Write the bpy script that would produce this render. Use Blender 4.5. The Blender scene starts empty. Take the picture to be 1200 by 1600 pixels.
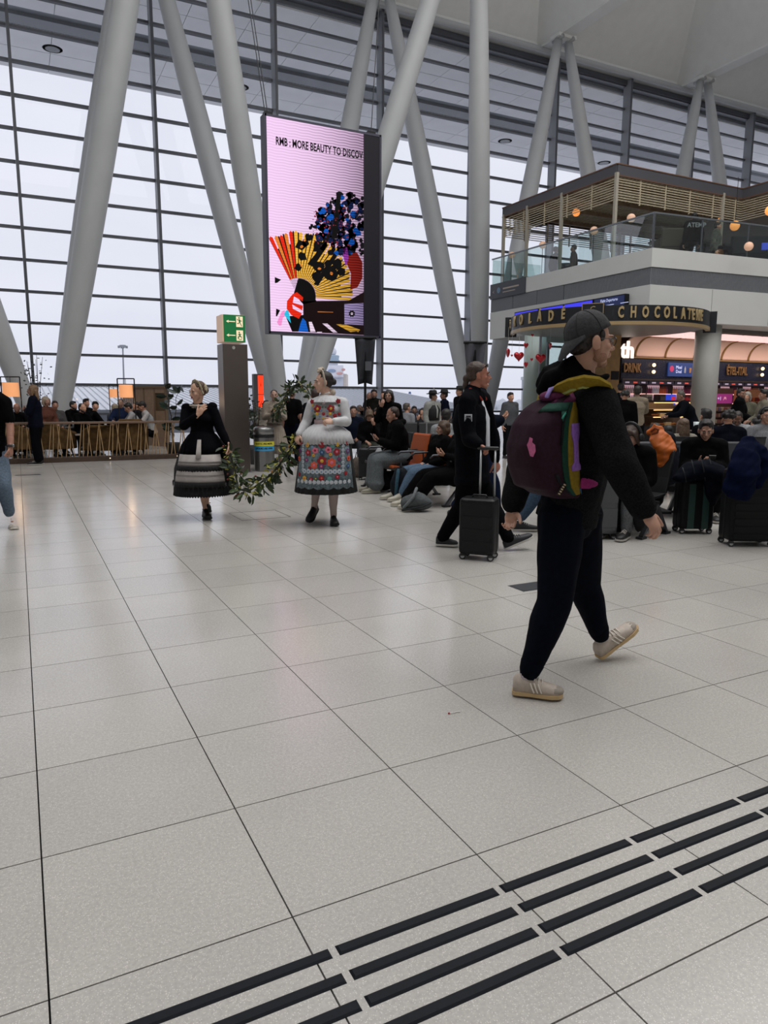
import bpy, bmesh, math, random
import numpy as np
from mathutils import Vector, Matrix, noise

# ------------------------------------------------------------------ camera, sky, exposure
C = bpy.context.scene
COL = C.collection
F = 1113.0; PITCH = math.radians(9.04); YAW = math.radians(27.0); ROLL = math.radians(0.2); EYE = 1.42
cam = bpy.data.cameras.new('camera'); cam_o = bpy.data.objects.new('camera', cam); COL.objects.link(cam_o)
cam.sensor_fit = 'VERTICAL'; cam.sensor_height = 36.0; cam.sensor_width = 27.0; cam.lens = F / 1600 * 36.0
cam.clip_start = 0.05; cam.clip_end = 2000
cam_o.matrix_world = Matrix.Translation((0, 0, EYE)) @ Matrix.Rotation(-YAW, 4, 'Z') @ Matrix.Rotation(math.pi/2 - PITCH, 4, 'X') @ Matrix.Rotation(ROLL, 4, 'Z')
C.camera = cam_o
C.view_settings.view_transform = 'Standard'; C.view_settings.look = 'None'
C.view_settings.gamma = 1.0; C.view_settings.use_curve_mapping = False
C.view_settings.exposure = 0.0
C.cycles.max_bounces = 8; C.cycles.diffuse_bounces = 4; C.cycles.glossy_bounces = 4
C.cycles.transparent_max_bounces = 24; C.cycles.transmission_bounces = 6
C.cycles.caustics_reflective = False; C.cycles.caustics_refractive = False
C.cycles.use_denoising = True; C.cycles.sample_clamp_indirect = 4.0

w = bpy.data.worlds.new('overcast_sky'); C.world = w; w.use_nodes = True
nt = w.node_tree; nt.nodes.clear()
wo = nt.nodes.new('ShaderNodeOutputWorld'); bg = nt.nodes.new('ShaderNodeBackground')
tc = nt.nodes.new('ShaderNodeTexCoord'); mp = nt.nodes.new('ShaderNodeMapping'); mp.inputs['Scale'].default_value = (1.2, 1.2, 3.5)
nz = nt.nodes.new('ShaderNodeTexNoise'); nz.inputs['Scale'].default_value = 1.6; nz.inputs['Detail'].default_value = 4
rp = nt.nodes.new('ShaderNodeValToRGB')
rp.color_ramp.elements[0].position = 0.3; rp.color_ramp.elements[0].color = (0.70, 0.72, 0.82, 1)
rp.color_ramp.elements[1].position = 0.72; rp.color_ramp.elements[1].color = (0.83, 0.84, 0.91, 1)
nt.links.new(tc.outputs['Generated'], mp.inputs[0]); nt.links.new(mp.outputs[0], nz.inputs['Vector'])
nt.links.new(nz.outputs['Fac'], rp.inputs[0]); nt.links.new(rp.outputs[0], bg.inputs[0]); nt.links.new(bg.outputs[0], wo.inputs[0])
bg.inputs['Strength'].default_value = 1.07

def area(name, loc, size, power, rot, col=(1, 1, 1)):
    l = bpy.data.lights.new(name, 'AREA'); l.shape = 'RECTANGLE'; l.size = size[0]; l.size_y = size[1]
    l.energy = power; l.color = col
    o = bpy.data.objects.new(name, l); COL.objects.link(o); o.location = loc; o.rotation_euler = rot
    return o
# roof lights over the hall, above and behind the camera
area('roof_light', (8, 5, 16.9), (26, 16), 3300, (0, 0, 0), (1.0, 0.985, 0.96))
# unseen area lamp added to brighten the white roof from below
area('roof_fill', (14, 6, 8.6), (22, 10), 1500, (math.pi, 0, 0), (1.0, 0.99, 0.97))

# ------------------------------------------------------------------ picture <-> place
CP, SP, CY, SY = math.cos(PITCH), math.sin(PITCH), math.cos(YAW), math.sin(YAW)
CR, SR = math.cos(ROLL), math.sin(ROLL)
FWD = Vector((SY, CY, 0)); RGT = Vector((CY, -SY, 0)); UP = Vector((0, 0, 1))
def ray(px, py):
    u = (px-600)/F; v = (py-800)/F
    u, v = u*CR - v*SR, u*SR + v*CR
    f = CP - v*SP; z = -SP - v*CP
    return Vector((u*CY + f*SY, -u*SY + f*CY, z))
def atZ(px, py, Z=0.0):
    d = ray(px, py); t = (Z-EYE)/d.z; return Vector((d.x*t, d.y*t, Z))
def atV(px, py, V):
    d = ray(px, py); t = V/d.y; return Vector((d.x*t, V, EYE + d.z*t))
def atU(px, py, U):
    d = ray(px, py); t = U/d.x; return Vector((U, d.y*t, EYE + d.z*t))
def atD(px, py, D):
    d = ray(px, py); t = D/(d.x*SY + d.y*CY); return Vector((d.x*t, d.y*t, EYE + d.z*t))
def facing(a):      # 0 = towards the viewer, 90 = to the picture's right side, 180 = away
    a = math.radians(a); return (-FWD*math.cos(a) + RGT*math.sin(a)).normalized()
# ------------------------------------------------------------------ materials
def lin(c):
    if isinstance(c, str):
        c = [int(c[i:i+2], 16)/255 for i in (0, 2, 4)]
        c = [x/12.92 if x <= 0.04045 else ((x+0.055)/1.055)**2.4 for x in c]
    return tuple(c[:3]) + (1.0,)
_M = {}
def mat(name, col, rough=0.6, metal=0.0, spec=0.5, noise_amt=0.0, nscale=40.0, bump=0.0, emit=None, estr=0.0, coat=0.0, sheen=0.0):
    key = name
    if key in _M: return _M[key]
    m = bpy.data.materials.new(name); m.use_nodes = True; n = m.node_tree; b = n.nodes['Principled BSDF']
    col = lin(col); b.inputs['Base Color'].default_value = col
    b.inputs['Roughness'].default_value = rough; b.inputs['Metallic'].default_value = metal
    b.inputs['Specular IOR Level'].default_value = spec; b.inputs['Coat Weight'].default_value = coat
    b.inputs['Sheen Weight'].default_value = sheen
    if emit is not None:
        b.inputs['Emission Color'].default_value = lin(emit); b.inputs['Emission Strength'].default_value = estr
    if noise_amt or bump:
        t = n.nodes.new('ShaderNodeTexCoord'); z = n.nodes.new('ShaderNodeTexNoise'); z.inputs['Scale'].default_value = nscale
        z.inputs['Detail'].default_value = 5
        n.links.new(t.outputs['Object'], z.inputs['Vector'])
        if noise_amt:
            r = n.nodes.new('ShaderNodeValToRGB')
            r.color_ramp.elements[0].color = tuple(max(0, c*(1-noise_amt)) for c in col[:3]) + (1,)
            r.color_ramp.elements[1].color = tuple(min(1, c*(1+noise_amt)) for c in col[:3]) + (1,)
            r.color_ramp.elements[0].position = .3; r.color_ramp.elements[1].position = .7
            n.links.new(z.outputs['Fac'], r.inputs[0]); n.links.new(r.outputs[0], b.inputs['Base Color'])
        if bump:
            bp = n.nodes.new('ShaderNodeBump'); bp.inputs['Strength'].default_value = bump; bp.inputs['Distance'].default_value = 0.01
            n.links.new(z.outputs['Fac'], bp.inputs['Height']); n.links.new(bp.outputs[0], b.inputs['Normal'])
    _M[key] = m; return m
def cloth(col, rough=0.85):
    c = lin(col); k = .6 if max(c[:3]) < .03 else 1.0
    return mat('cloth_'+col, tuple(x*k for x in c[:3]), rough, noise_amt=0.25, nscale=60, bump=0.15, spec=0.06)
def skin(col='b98a72'):
    return mat('skin_'+col, col, 0.5, noise_amt=0.06, nscale=25)
def glass_mat(name, tint=(0.93, 0.96, 0.96), refl=1.0, rough=0.0):
    if name in _M: return _M[name]
    m = bpy.data.materials.new(name); m.use_nodes = True; n = m.node_tree; n.nodes.clear()
    o = n.nodes.new('ShaderNodeOutputMaterial'); mx = n.nodes.new('ShaderNodeMixShader'); tr = n.nodes.new('ShaderNodeBsdfTransparent')
    gl = n.nodes.new('ShaderNodeBsdfGlossy'); fr = n.nodes.new('ShaderNodeFresnel'); fr.inputs['IOR'].default_value = 1.5
    mu = n.nodes.new('ShaderNodeMath'); mu.operation = 'MULTIPLY'; mu.inputs[1].default_value = refl; mu.use_clamp = True
    gl.inputs['Roughness'].default_value = rough; tr.inputs['Color'].default_value = tuple(tint)+(1,)
    ge = n.nodes.new('ShaderNodeNewGeometry'); sb = n.nodes.new('ShaderNodeMath'); sb.operation = 'SUBTRACT'; sb.inputs[0].default_value = 1.0; m3 = n.nodes.new('ShaderNodeMath'); m3.operation = 'MULTIPLY'
    n.links.new(ge.outputs['Backfacing'], sb.inputs[1]); n.links.new(fr.outputs[0], mu.inputs[0]); n.links.new(mu.outputs[0], m3.inputs[0]); n.links.new(sb.outputs[0], m3.inputs[1]); n.links.new(m3.outputs[0], mx.inputs[0])
    n.links.new(tr.outputs[0], mx.inputs[1]); n.links.new(gl.outputs[0], mx.inputs[2]); n.links.new(mx.outputs[0], o.inputs[0])
    _M[name] = m; return m

# ------------------------------------------------------------------ mesh building
class MB:
    def __init__(s): s.v = []; s.f = []
    def add(s, vs, fs):
        k = len(s.v); s.v += [tuple(v) for v in vs]; s.f += [tuple(i+k for i in f) for f in fs]; return s
    def box(s, a, b):           # axis aligned, corner to corner
        x0, x1 = sorted((a[0], b[0])); y0, y1 = sorted((a[1], b[1])); z0, z1 = sorted((a[2], b[2]))
        return s.add([(x0,y0,z0),(x1,y0,z0),(x1,y1,z0),(x0,y1,z0),(x0,y0,z1),(x1,y0,z1),(x1,y1,z1),(x0,y1,z1)],
                     [(3,2,1,0),(4,5,6,7),(0,1,5,4),(1,2,6,5),(2,3,7,6),(3,0,4,7)])
    def obox(s, c, ax, ay, az, hx, hy, hz):   # oriented box about c, half sizes
        c = Vector(c); ax, ay, az = Vector(ax)*hx, Vector(ay)*hy, Vector(az)*hz
        vs = [c-ax-ay-az, c+ax-ay-az, c+ax+ay-az, c-ax+ay-az, c-ax-ay+az, c+ax-ay+az, c+ax+ay+az, c-ax+ay+az]
        return s.add(vs, [(3,2,1,0),(4,5,6,7),(0,1,5,4),(1,2,6,5),(2,3,7,6),(3,0,4,7)])
    def bar(s, p, q, wd, hg, up=(0, 0, 1)):   # rectangular bar from p to q
        p, q = Vector(p), Vector(q); t = (q-p); L = t.length; t.normalize()
        up = Vector(up); a = t.cross(up)
        if a.length < 1e-4: a = t.cross(Vector((1, 0, 0)))
        a.normalize(); b = a.cross(t)
        return s.obox((p+q)/2, t, a, b, L/2, wd/2, hg/2)
    def loft(s, pts, rx, ry=None, right=None, n=12, caps=True, dome=True):
        pts = [Vector(p) for p in pts]; ry = ry or rx; m = len(pts); k = len(s.v)
        if not hasattr(rx, '__len__'): rx = [rx]*m
        if not hasattr(ry, '__len__'): ry = [ry]*m
        T = []
        for i in range(m):
            a = pts[max(0, i-1)]; b = pts[min(m-1, i+1)]; t = (b-a)
            T.append(t.normalized() if t.length > 1e-9 else Vector((0, 0, 1)))
        ref = Vector(right) if right is not None else (Vector((1, 0, 0)) if abs(T[0].x) < .8 else Vector((0, 1, 0)))
        rings = []
        def ring(c, t, a_, x, y):
            b_ = t.cross(a_)
            return [c + a_*x*math.cos(2*math.pi*j/n) + b_*y*math.sin(2*math.pi*j/n) for j in range(n)]
        A = []
        for i in range(m):
            a_ = ref - T[i]*ref.dot(T[i])
            if a_.length < 1e-5: a_ = T[i].orthogonal()
            a_.normalize(); A.append(a_)
            if right is None: ref = a_
        if dome:
            for q in (.35, .75):
                r_ = min(rx[0], ry[0]); rings.append(ring(pts[0]-T[0]*r_*math.sqrt(max(0, 1-q*q))*.9, T[0], A[0], rx[0]*q, ry[0]*q))
        for i in range(m): rings.append(ring(pts[i], T[i], A[i], rx[i], ry[i]))
        if dome:
            for q in (.75, .35):
                r_ = min(rx[-1], ry[-1]); rings.append(ring(pts[-1]+T[-1]*r_*math.sqrt(max(0, 1-q*q))*.9, T[-1], A[-1], rx[-1]*q, ry[-1]*q))
        vs = [v for r in rings for v in r]; fs = []
        for i in range(len(rings)-1):
            for j in range(n):
                j2 = (j+1) % n; fs.append((i*n+j, i*n+j2, (i+1)*n+j2, (i+1)*n+j))
        if caps: fs.append(tuple(range(n-1, -1, -1))); fs.append(tuple((len(rings)-1)*n+j for j in range(n)))
        return s.add(vs, fs)
    def tube(s, p, q, r, r2=None, n=12): return s.loft([p, q], [r, r if r2 is None else r2], n=n, dome=False)
    def path(s, pts, r, n=8): return s.loft(pts, r, n=n, dome=False)
    def ell(s, c, r, R=None, n=14, m=9):
        c = Vector(c); vs = []; fs = []
        if not hasattr(r, '__len__'): r = (r, r, r)
        for i in range(1, m):
            th = math.pi*i/m
            for j in range(n):
                ph = 2*math.pi*j/n; vs.append(Vector((r[0]*math.sin(th)*math.cos(ph), r[1]*math.sin(th)*math.sin(ph), r[2]*math.cos(th))))
        vs.append(Vector((0, 0, r[2]))); vs.append(Vector((0, 0, -r[2])))
        for i in range(m-2):
            for j in range(n):
                j2 = (j+1) % n; fs.append((i*n+j, (i+1)*n+j, (i+1)*n+j2, i*n+j2))
        T_, B_ = len(vs)-2, len(vs)-1
        for j in range(n):
            j2 = (j+1) % n; fs.append((T_, j, j2)); fs.append((B_, (m-2)*n+j2, (m-2)*n+j))
        if R is not None: vs = [R @ v for v in vs]
        return s.add([c+v for v in vs], fs)
    def prism(s, poly, o, ax, ay, th):        # polygon in the plane (ax, ay) at o, thickness th along ax x ay (outwards)
        o, ax, ay = Vector(o), Vector(ax), Vector(ay); nn = ax.cross(ay).normalized(); k = len(poly)
        A = [o+ax*x+ay*y for x, y in poly]; B = [p+nn*th for p in A]
        ar = sum(poly[i][0]*poly[(i+1) % k][1]-poly[(i+1) % k][0]*poly[i][1] for i in range(k))
        if ar < 0: A.reverse(); B.reverse()
        fs = [tuple(range(k-1, -1, -1)), tuple(range(k, 2*k))] + [(i, (i+1) % k, k+(i+1) % k, k+i) for i in range(k)]
        return s.add(A+B, fs)
    def lathe(s, prof, o=(0, 0, 0), n=24, ex=1.0, wave=None):   # prof: (radius, z); closed between first and last if radii are 0
        k = len(prof); vs = []; fs = []; o = Vector(o)
        for i, (r, z) in enumerate(prof):
            for j in range(n):
                a = 2*math.pi*j/n; rr = r*(1+(wave(a, i/(k-1)) if wave else 0)); vs.append(o+Vector((rr*math.cos(a)*ex, rr*math.sin(a), z)))
        for i in range(k-1):
            for j in range(n):
                j2 = (j+1) % n; fs.append((i*n+j, i*n+j2, (i+1)*n+j2, (i+1)*n+j))
        if prof[0][0] > 1e-6: fs.append(tuple(range(n-1, -1, -1)))
        if prof[-1][0] > 1e-6: fs.append(tuple((k-1)*n+j for j in range(n)))
        return s.add(vs, fs)
    def move(s, M): s.v = [tuple(M @ Vector(v)) for v in s.v]; return s
    def merge(s, o): return s.add(o.v, o.f)
    def mesh(s, name, org=None):
        me = bpy.data.meshes.new(name); vs = s.v
        if org is not None: vs = [(v[0]-org[0], v[1]-org[1], v[2]-org[2]) for v in vs]
        me.from_pydata(vs, [], s.f); me.validate(); me.update(); return me
def fix_normals(me):
    b = bmesh.new(); b.from_mesh(me); bmesh.ops.recalc_face_normals(b, faces=b.faces); b.to_mesh(me); b.free()
def worg(o):
    p = Vector((0, 0, 0))
    while o is not None: p += o.location; o = o.parent
    return p
def tag(o, label=None, cat=None, group=None, kind=None):
    if label: o['label'] = label
    if cat: o['category'] = cat
    if group: o['group'] = group
    if kind: o['kind'] = kind
    return o
def put(name, me, m, parent=None, loc=(0, 0, 0)):
    o = bpy.data.objects.new(name, me); COL.objects.link(o); o.location = loc
    if parent is not None: o.parent = parent
    if m is not None and not me.materials: me.materials.append(m)
    return o
def obj(name, mb, m, parent=None, smooth=False, org=None, bevel=0, **tags):
    """one mesh object from geometry given in place; its origin is its own foot"""
    P = worg(parent) if parent is not None else Vector((0, 0, 0))
    a = np.array(mb.v)
    if org is None: org = ((a[:, 0].min()+a[:, 0].max())/2, (a[:, 1].min()+a[:, 1].max())/2, a[:, 2].min())
    me = mb.mesh(name, org); fix_normals(me)
    if smooth: me.polygons.foreach_set('use_smooth', [True]*len(me.polygons))
    o = put(name, me, m, parent, Vector(org)-P)
    if bevel:
        b = o.modifiers.new('b', 'BEVEL'); b.width = bevel; b.segments = 2; b.limit_method = 'ANGLE'
    return tag(o, tags.get('label'), tags.get('cat'), tags.get('group'), tags.get('kind'))
def thing(name, label, cat, loc=(0, 0, 0), group=None, kind=None):
    o = bpy.data.objects.new(name, None); COL.objects.link(o); o.location = loc; o.empty_display_size = .1
    return tag(o, label, cat, group, kind)
def copy_tree(o, parent=None, loc=None, rz=None, label=None):
    c = o.copy(); COL.objects.link(c)
    if parent is not None: c.parent = parent
    if loc is not None: c.location = loc
    if rz is not None: c.rotation_euler = (0, 0, rz)
    if label: c['label'] = label
    for ch in [x for x in o.children]: copy_tree(ch, c)
    return c
WORK = bpy.data.scenes.new('workbench')      # shapes are grown in a scene of their own, emptied at the end
def workbench():
    with bpy.context.temp_override(scene=WORK, view_layer=WORK.view_layers[0]): dg = bpy.context.evaluated_depsgraph_get(); dg.update(); return dg
def evald(me, mods):
    """mesh after modifiers"""
    o = bpy.data.objects.new('tmp', me); WORK.collection.objects.link(o)
    for t, kw in mods:
        md = o.modifiers.new(t, t)
        for k, v in kw.items(): setattr(md, k, v)
    dg = workbench(); r = bpy.data.meshes.new_from_object(o.evaluated_get(dg))
    bpy.data.objects.remove(o); bpy.data.meshes.remove(me)
    return r
def blob(mb, vox, smooth=4, wr=0.0, wf=9.0, seed=0, wdir=None):
    """closed shapes grown together into one continuous surface, then softened; wr = folds"""
    me = evald(mb.mesh('m'), [('REMESH', dict(mode='VOXEL', voxel_size=vox, use_smooth_shade=True)), ('SMOOTH', dict(factor=.5, iterations=smooth))])
    if wr:
        n = len(me.vertices); co = np.empty(n*3); me.vertices.foreach_get('co', co); co = co.reshape(-1, 3)
        no = np.empty(n*3); me.vertices.foreach_get('normal', no); no = no.reshape(-1, 3)
        rs = np.random.RandomState(seed); d = np.zeros(n)
        for k in range(7):
            v = rs.normal(size=3); v /= np.linalg.norm(v); f = wf*(1.0+.5*k)
            ph = co@v*f*2 + 1.7*np.sin(co@rs.normal(size=3)*f*.7+rs.rand()*6) + rs.rand()*6
            d += np.sin(ph)/(1+.35*k)
        d = np.sign(d)*np.abs(d/3)**1.0
        co += no*(d*wr)[:, None]; me.vertices.foreach_set('co', co.ravel()); me.update()
    return me
_TX = {}
def text_mesh(s, size=1.0, depth=0.02, align='CENTER', bold=0.0, shear=0):
    key = (s, size, depth, align, bold)
    cu = bpy.data.curves.new('t', 'FONT'); cu.body = s; cu.size = size; cu.extrude = depth; cu.align_x = align; cu.align_y = 'CENTER'
    cu.offset = bold; cu.resolution_u = 2; cu.shear = shear
    o = bpy.data.objects.new('t', cu); WORK.collection.objects.link(o)
    dg = workbench(); me = bpy.data.meshes.new_from_object(o.evaluated_get(dg))
    bpy.data.objects.remove(o); return me
def text_on(name, s, m, parent, o, ax, ay, size, depth=.004, align='CENTER', bold=0.0, wscale=1.0, label=None):
    """lettering lying in the plane (ax, ay) with its middle at o"""
    me = text_mesh(s, size, depth, align, bold); ax = Vector(ax).normalized(); ay = Vector(ay).normalized(); nn = ax.cross(ay)
    me.transform(Matrix((ax*wscale, ay, nn)).transposed().to_4x4())
    me.materials.clear(); me.materials.append(m)
    ob = put(name, me, m, parent, Vector(o)-(worg(parent) if parent is not None else Vector((0, 0, 0))))
    if label: ob['label'] = label
    return ob
# ------------------------------------------------------------------ floor
X0, Y0, TX, TY = -0.0296, 1.6936, 0.6125, 0.5933
def terrazzo():
    m = bpy.data.materials.new('terrazzo'); m.use_nodes = True; n = m.node_tree; b = n.nodes['Principled BSDF']
    g = n.nodes.new('ShaderNodeNewGeometry')
    v = n.nodes.new('ShaderNodeTexVoronoi'); v.inputs['Scale'].default_value = 170; v.feature = 'F1'
    z = n.nodes.new('ShaderNodeTexNoise'); z.inputs['Scale'].default_value = 1.1; z.inputs['Detail'].default_value = 6
    z2 = n.nodes.new('ShaderNodeTexNoise'); z2.inputs['Scale'].default_value = 90; z2.inputs['Detail'].default_value = 4
    for q in (v, z, z2): n.links.new(g.outputs['Position'], q.inputs['Vector'])
    oi = n.nodes.new('ShaderNodeObjectInfo')
    r = n.nodes.new('ShaderNodeValToRGB'); e = r.color_ramp.elements
    e[0].position = .16; e[0].color = (.74, .71, .66, 1); e[1].position = .30; e[1].color = (.50, .478, .445, 1)
    n.links.new(v.outputs['Distance'], r.inputs[0])
    def mix(mode, fac, a, bb):
        x = n.nodes.new('ShaderNodeMix'); x.data_type = 'RGBA'; x.blend_type = mode; x.inputs[0].default_value = fac
        n.links.new(a, x.inputs[6]); n.links.new(bb, x.inputs[7]); return x.outputs[2]
    r2 = n.nodes.new('ShaderNodeValToRGB'); r2.color_ramp.elements[0].color = (.86, .86, .86, 1); r2.color_ramp.elements[1].color = (1, 1, 1, 1)
    r2.color_ramp.elements[0].position = .35; r2.color_ramp.elements[1].position = .65; n.links.new(z2.outputs['Fac'], r2.inputs[0])
    r3 = n.nodes.new('ShaderNodeValToRGB'); r3.color_ramp.elements[0].color = (.92, .92, .92, 1); r3.color_ramp.elements[1].color = (1, 1, 1, 1)
    r3.color_ramp.elements[0].position = .35; r3.color_ramp.elements[1].position = .65; n.links.new(z.outputs['Fac'], r3.inputs[0])
    r4 = n.nodes.new('ShaderNodeValToRGB'); r4.color_ramp.elements[0].color = (.94, .94, .95, 1); r4.color_ramp.elements[1].color = (1.0, 1.0, 1.0, 1)
    n.links.new(oi.outputs['Random'], r4.inputs[0])
    c = mix('MULTIPLY', 1, r.outputs[0], r2.outputs[0]); c = mix('MULTIPLY', 1, c, r3.outputs[0]); c = mix('MULTIPLY', 1, c, r4.outputs[0])
    n.links.new(c, b.inputs['Base Color']); b.inputs['Roughness'].default_value = .24; b.inputs['Specular IOR Level'].default_value = .5
    mr = n.nodes.new('ShaderNodeMapRange'); mr.inputs[3].default_value = .13; mr.inputs[4].default_value = .23
    n.links.new(z.outputs['Fac'], mr.inputs[0]); n.links.new(mr.outputs[0], b.inputs['Roughness'])
    return m
M_TERR = terrazzo()
M_GROUT = mat('dark_grout', '1c1b1d', .9, spec=.1)
floor = obj('floor', MB().box((-14, -10, -.16), (46, 30.2, -.012)), M_GROUT, kind='structure')
tiles = []
def projpx(X, Y, Z):
    r = X*CY-Y*SY; fw = X*SY+Y*CY; z = Z-EYE; d = fw*CP-z*SP; up = fw*SP+z*CP
    return (600+F*r/d, 800-F*up/d) if d > .05 else None
for i in range(-22, 75):
    for j in range(-19, 48):
        x = X0+i*TX; y = Y0+j*TY
        q = projpx(x+TX/2, y+TY/2, 0); fw = (x+TX/2)*SY+(y+TY/2)*CY
        vis = q is not None and -60 < q[0] < 1260 and 640 < q[1] < 1690 and fw > .5
        tiles.append((0 if vis else 1, fw if vis else abs(fw), x, y))
tiles.sort(key=lambda t: (t[0], t[1]))
def tile_mesh():
    g = .0024; h = .0; b = .0012; a, c = TX-2*g, TY-2*g
    vs = [(g, g, -.012), (g+a, g, -.012), (g+a, g+c, -.012), (g, g+c, -.012), (g, g, 0), (g+a, g, 0), (g+a, g+c, 0), (g, g+c, 0)]
    return vs, [(0,1,5,4),(1,2,6,5),(2,3,7,6),(3,0,4,7),(4,5,6,7)]
tv, tf = tile_mesh(); tme = bpy.data.meshes.new('floor_tile'); tme.from_pydata(tv, [], tf); tme.materials.append(M_TERR)
forg = floor.location
for _, _, x, y in tiles[:298]:
    put('floor_tile', tme, None, floor, Vector((x, y, 0))-forg)
mb = MB()
for _, _, x, y in tiles[298:]: mb.add([(a+x, b+y, c) for a, b, c in tv], tf)
obj('tile_field', mb, M_TERR, floor, kind='stuff')
# brushed service covers let into the floor
M_COVER = mat('cover_metal', '56575a', .4, metal=.7)
for (px, py, wx, wy, lb) in ((836, 914, .34, .17, 'dark metal slot cover in the floor behind the man with the backpack'),
                             (43, 746, .42, .14, 'small dark floor socket slot near the slatted railing')):
    p = atZ(px, py); t = thing('floor_cover', lb, 'floor cover', p)
    obj('plate', MB().box((p.x-wx/2, p.y-wy/2, .0005), (p.x+wx/2, p.y+wy/2, .004)), M_COVER, t)
    obj('rim', MB().box((p.x-wx/2-.012, p.y-wy/2-.012, .0002), (p.x+wx/2+.012, p.y+wy/2+.012, .002)), mat('rim_metal', '77797c', .35, metal=.8), t)
for k, (px, py) in enumerate(((740, 0), (405, 806))):
    if k == 0: continue
    p = atZ(px, py); t = thing('floor_hatch', 'thin metal outline of a service hatch in the floor between the two dancers', 'hatch', p)
    for a, b in (((-.3, -.3), (.3, -.3)), ((.3, -.3), (.3, .3)), ((.3, .3), (-.3, .3)), ((-.3, .3), (-.3, -.3))):
        obj('edge_strip', MB().bar((p.x+a[0], p.y+a[1], .001), (p.x+b[0], p.y+b[1], .001), .008, .002), M_COVER, t)
p = atZ(712, 1114); wr = MB()
wr.path([p+Vector((-.022, .004, .004)), p+Vector((-.005, -.002, .006)), p+Vector((.012, .003, .004)), p+Vector((.03, -.004, .004))], .0022, n=6)
wp = thing('candy_wrapper', 'tiny red and white twist of paper litter lying on the floor', 'litter', p)
obj('twist', wr, mat('paper_white', 'd8d4d0', .6), wp); obj('tip', MB().ell(p+Vector((-.026, .004, .005)), (.006, .004, .004), n=8, m=6), mat('paper_red', 'a8232c', .5), wp)

# tactile guide bars, four rows
M_RUB = mat('black_rubber', '0b0f16', .6, noise_amt=.2, nscale=80, spec=.2)
tp = thing('tactile_paving', 'four parallel rows of raised black guide bars glued across the floor tiles', 'tactile paving', (1.2, 1.4, 0))
L_ = .505; w_ = .036; hh = .005
bv = [(0, 0, 0), (L_, 0, 0), (L_, w_, 0), (0, w_, 0), (.006, .006, hh), (L_-.006, .006, hh), (L_-.006, w_-.006, hh), (.006, w_-.006, hh)]
bme = bpy.data.meshes.new('guide_bar'); bme.from_pydata(bv, [], [(0,1,5,4),(1,2,6,5),(2,3,7,6),(3,0,4,7),(4,5,6,7)]); bme.materials.append(M_RUB)
for r, y in enumerate((1.507, 1.418, 1.329, 1.240)):
    for k in range(-4, 9):
        put('guide_bar', bme, None, tp, Vector((.645+k*.5245, y, .0))-tp.location)

# ------------------------------------------------------------------ glass wall
WV = 29.0; GT = 17.15
M_FRAME = mat('anthracite_frame', '5e6066', .45, metal=.3)
M_FIN = mat('fin_grey', '94969c', .5, metal=.2)
M_GLASS = glass_mat('pane_glass', (.985, .99, 1.0), .4)
win = thing('window_1', None, None, (0, WV, 0)); tag(win, kind='structure')
MUL = [0.56+4.62*k for k in range(-3, 10)]
TRA = [-.2, .82] + [1.90+1.073*k for k in range(0, 15)]
tm = MB().box((-.03, -.06, -5), (.03, .06, 5))
for x in MUL:
    obj('mullion', MB().box((x-.04, WV-.46, 0), (x+.04, WV+.05, GT)), M_FIN, win)
    obj('mullion_cap', MB().box((x-.05, WV-.49, 0), (x+.05, WV-.46, GT)), M_FRAME, win)
for i in range(len(MUL)-1):
    a, b = MUL[i]+.045, MUL[i+1]-.045
    if b < -6 or a > 44: continue
    for j, z in enumerate(TRA):
        if z > .3: obj('transom', MB().box((a, WV-.10, z-.045), (b, WV+.06, z+.045)), M_FRAME, win)
    for j in range(len(TRA)-1):
        z0, z1 = max(0, TRA[j])+.045, TRA[j+1]-.045
        obj('pane', MB().box((a, WV-.01, z0), (b, WV+.008, z1)), M_GLASS, win)
obj('top_rail', MB().box((MUL[0], WV-.18, GT-.22), (MUL[-1], WV+.35, GT)), M_FRAME, win)
obj('top_tube', MB().loft([(MUL[0], WV-.62, GT+.06), (MUL[-1], WV-.62, GT+.06)], .13, n=16), mat('white_tube', 'b9bbbe', .5), win)

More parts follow.
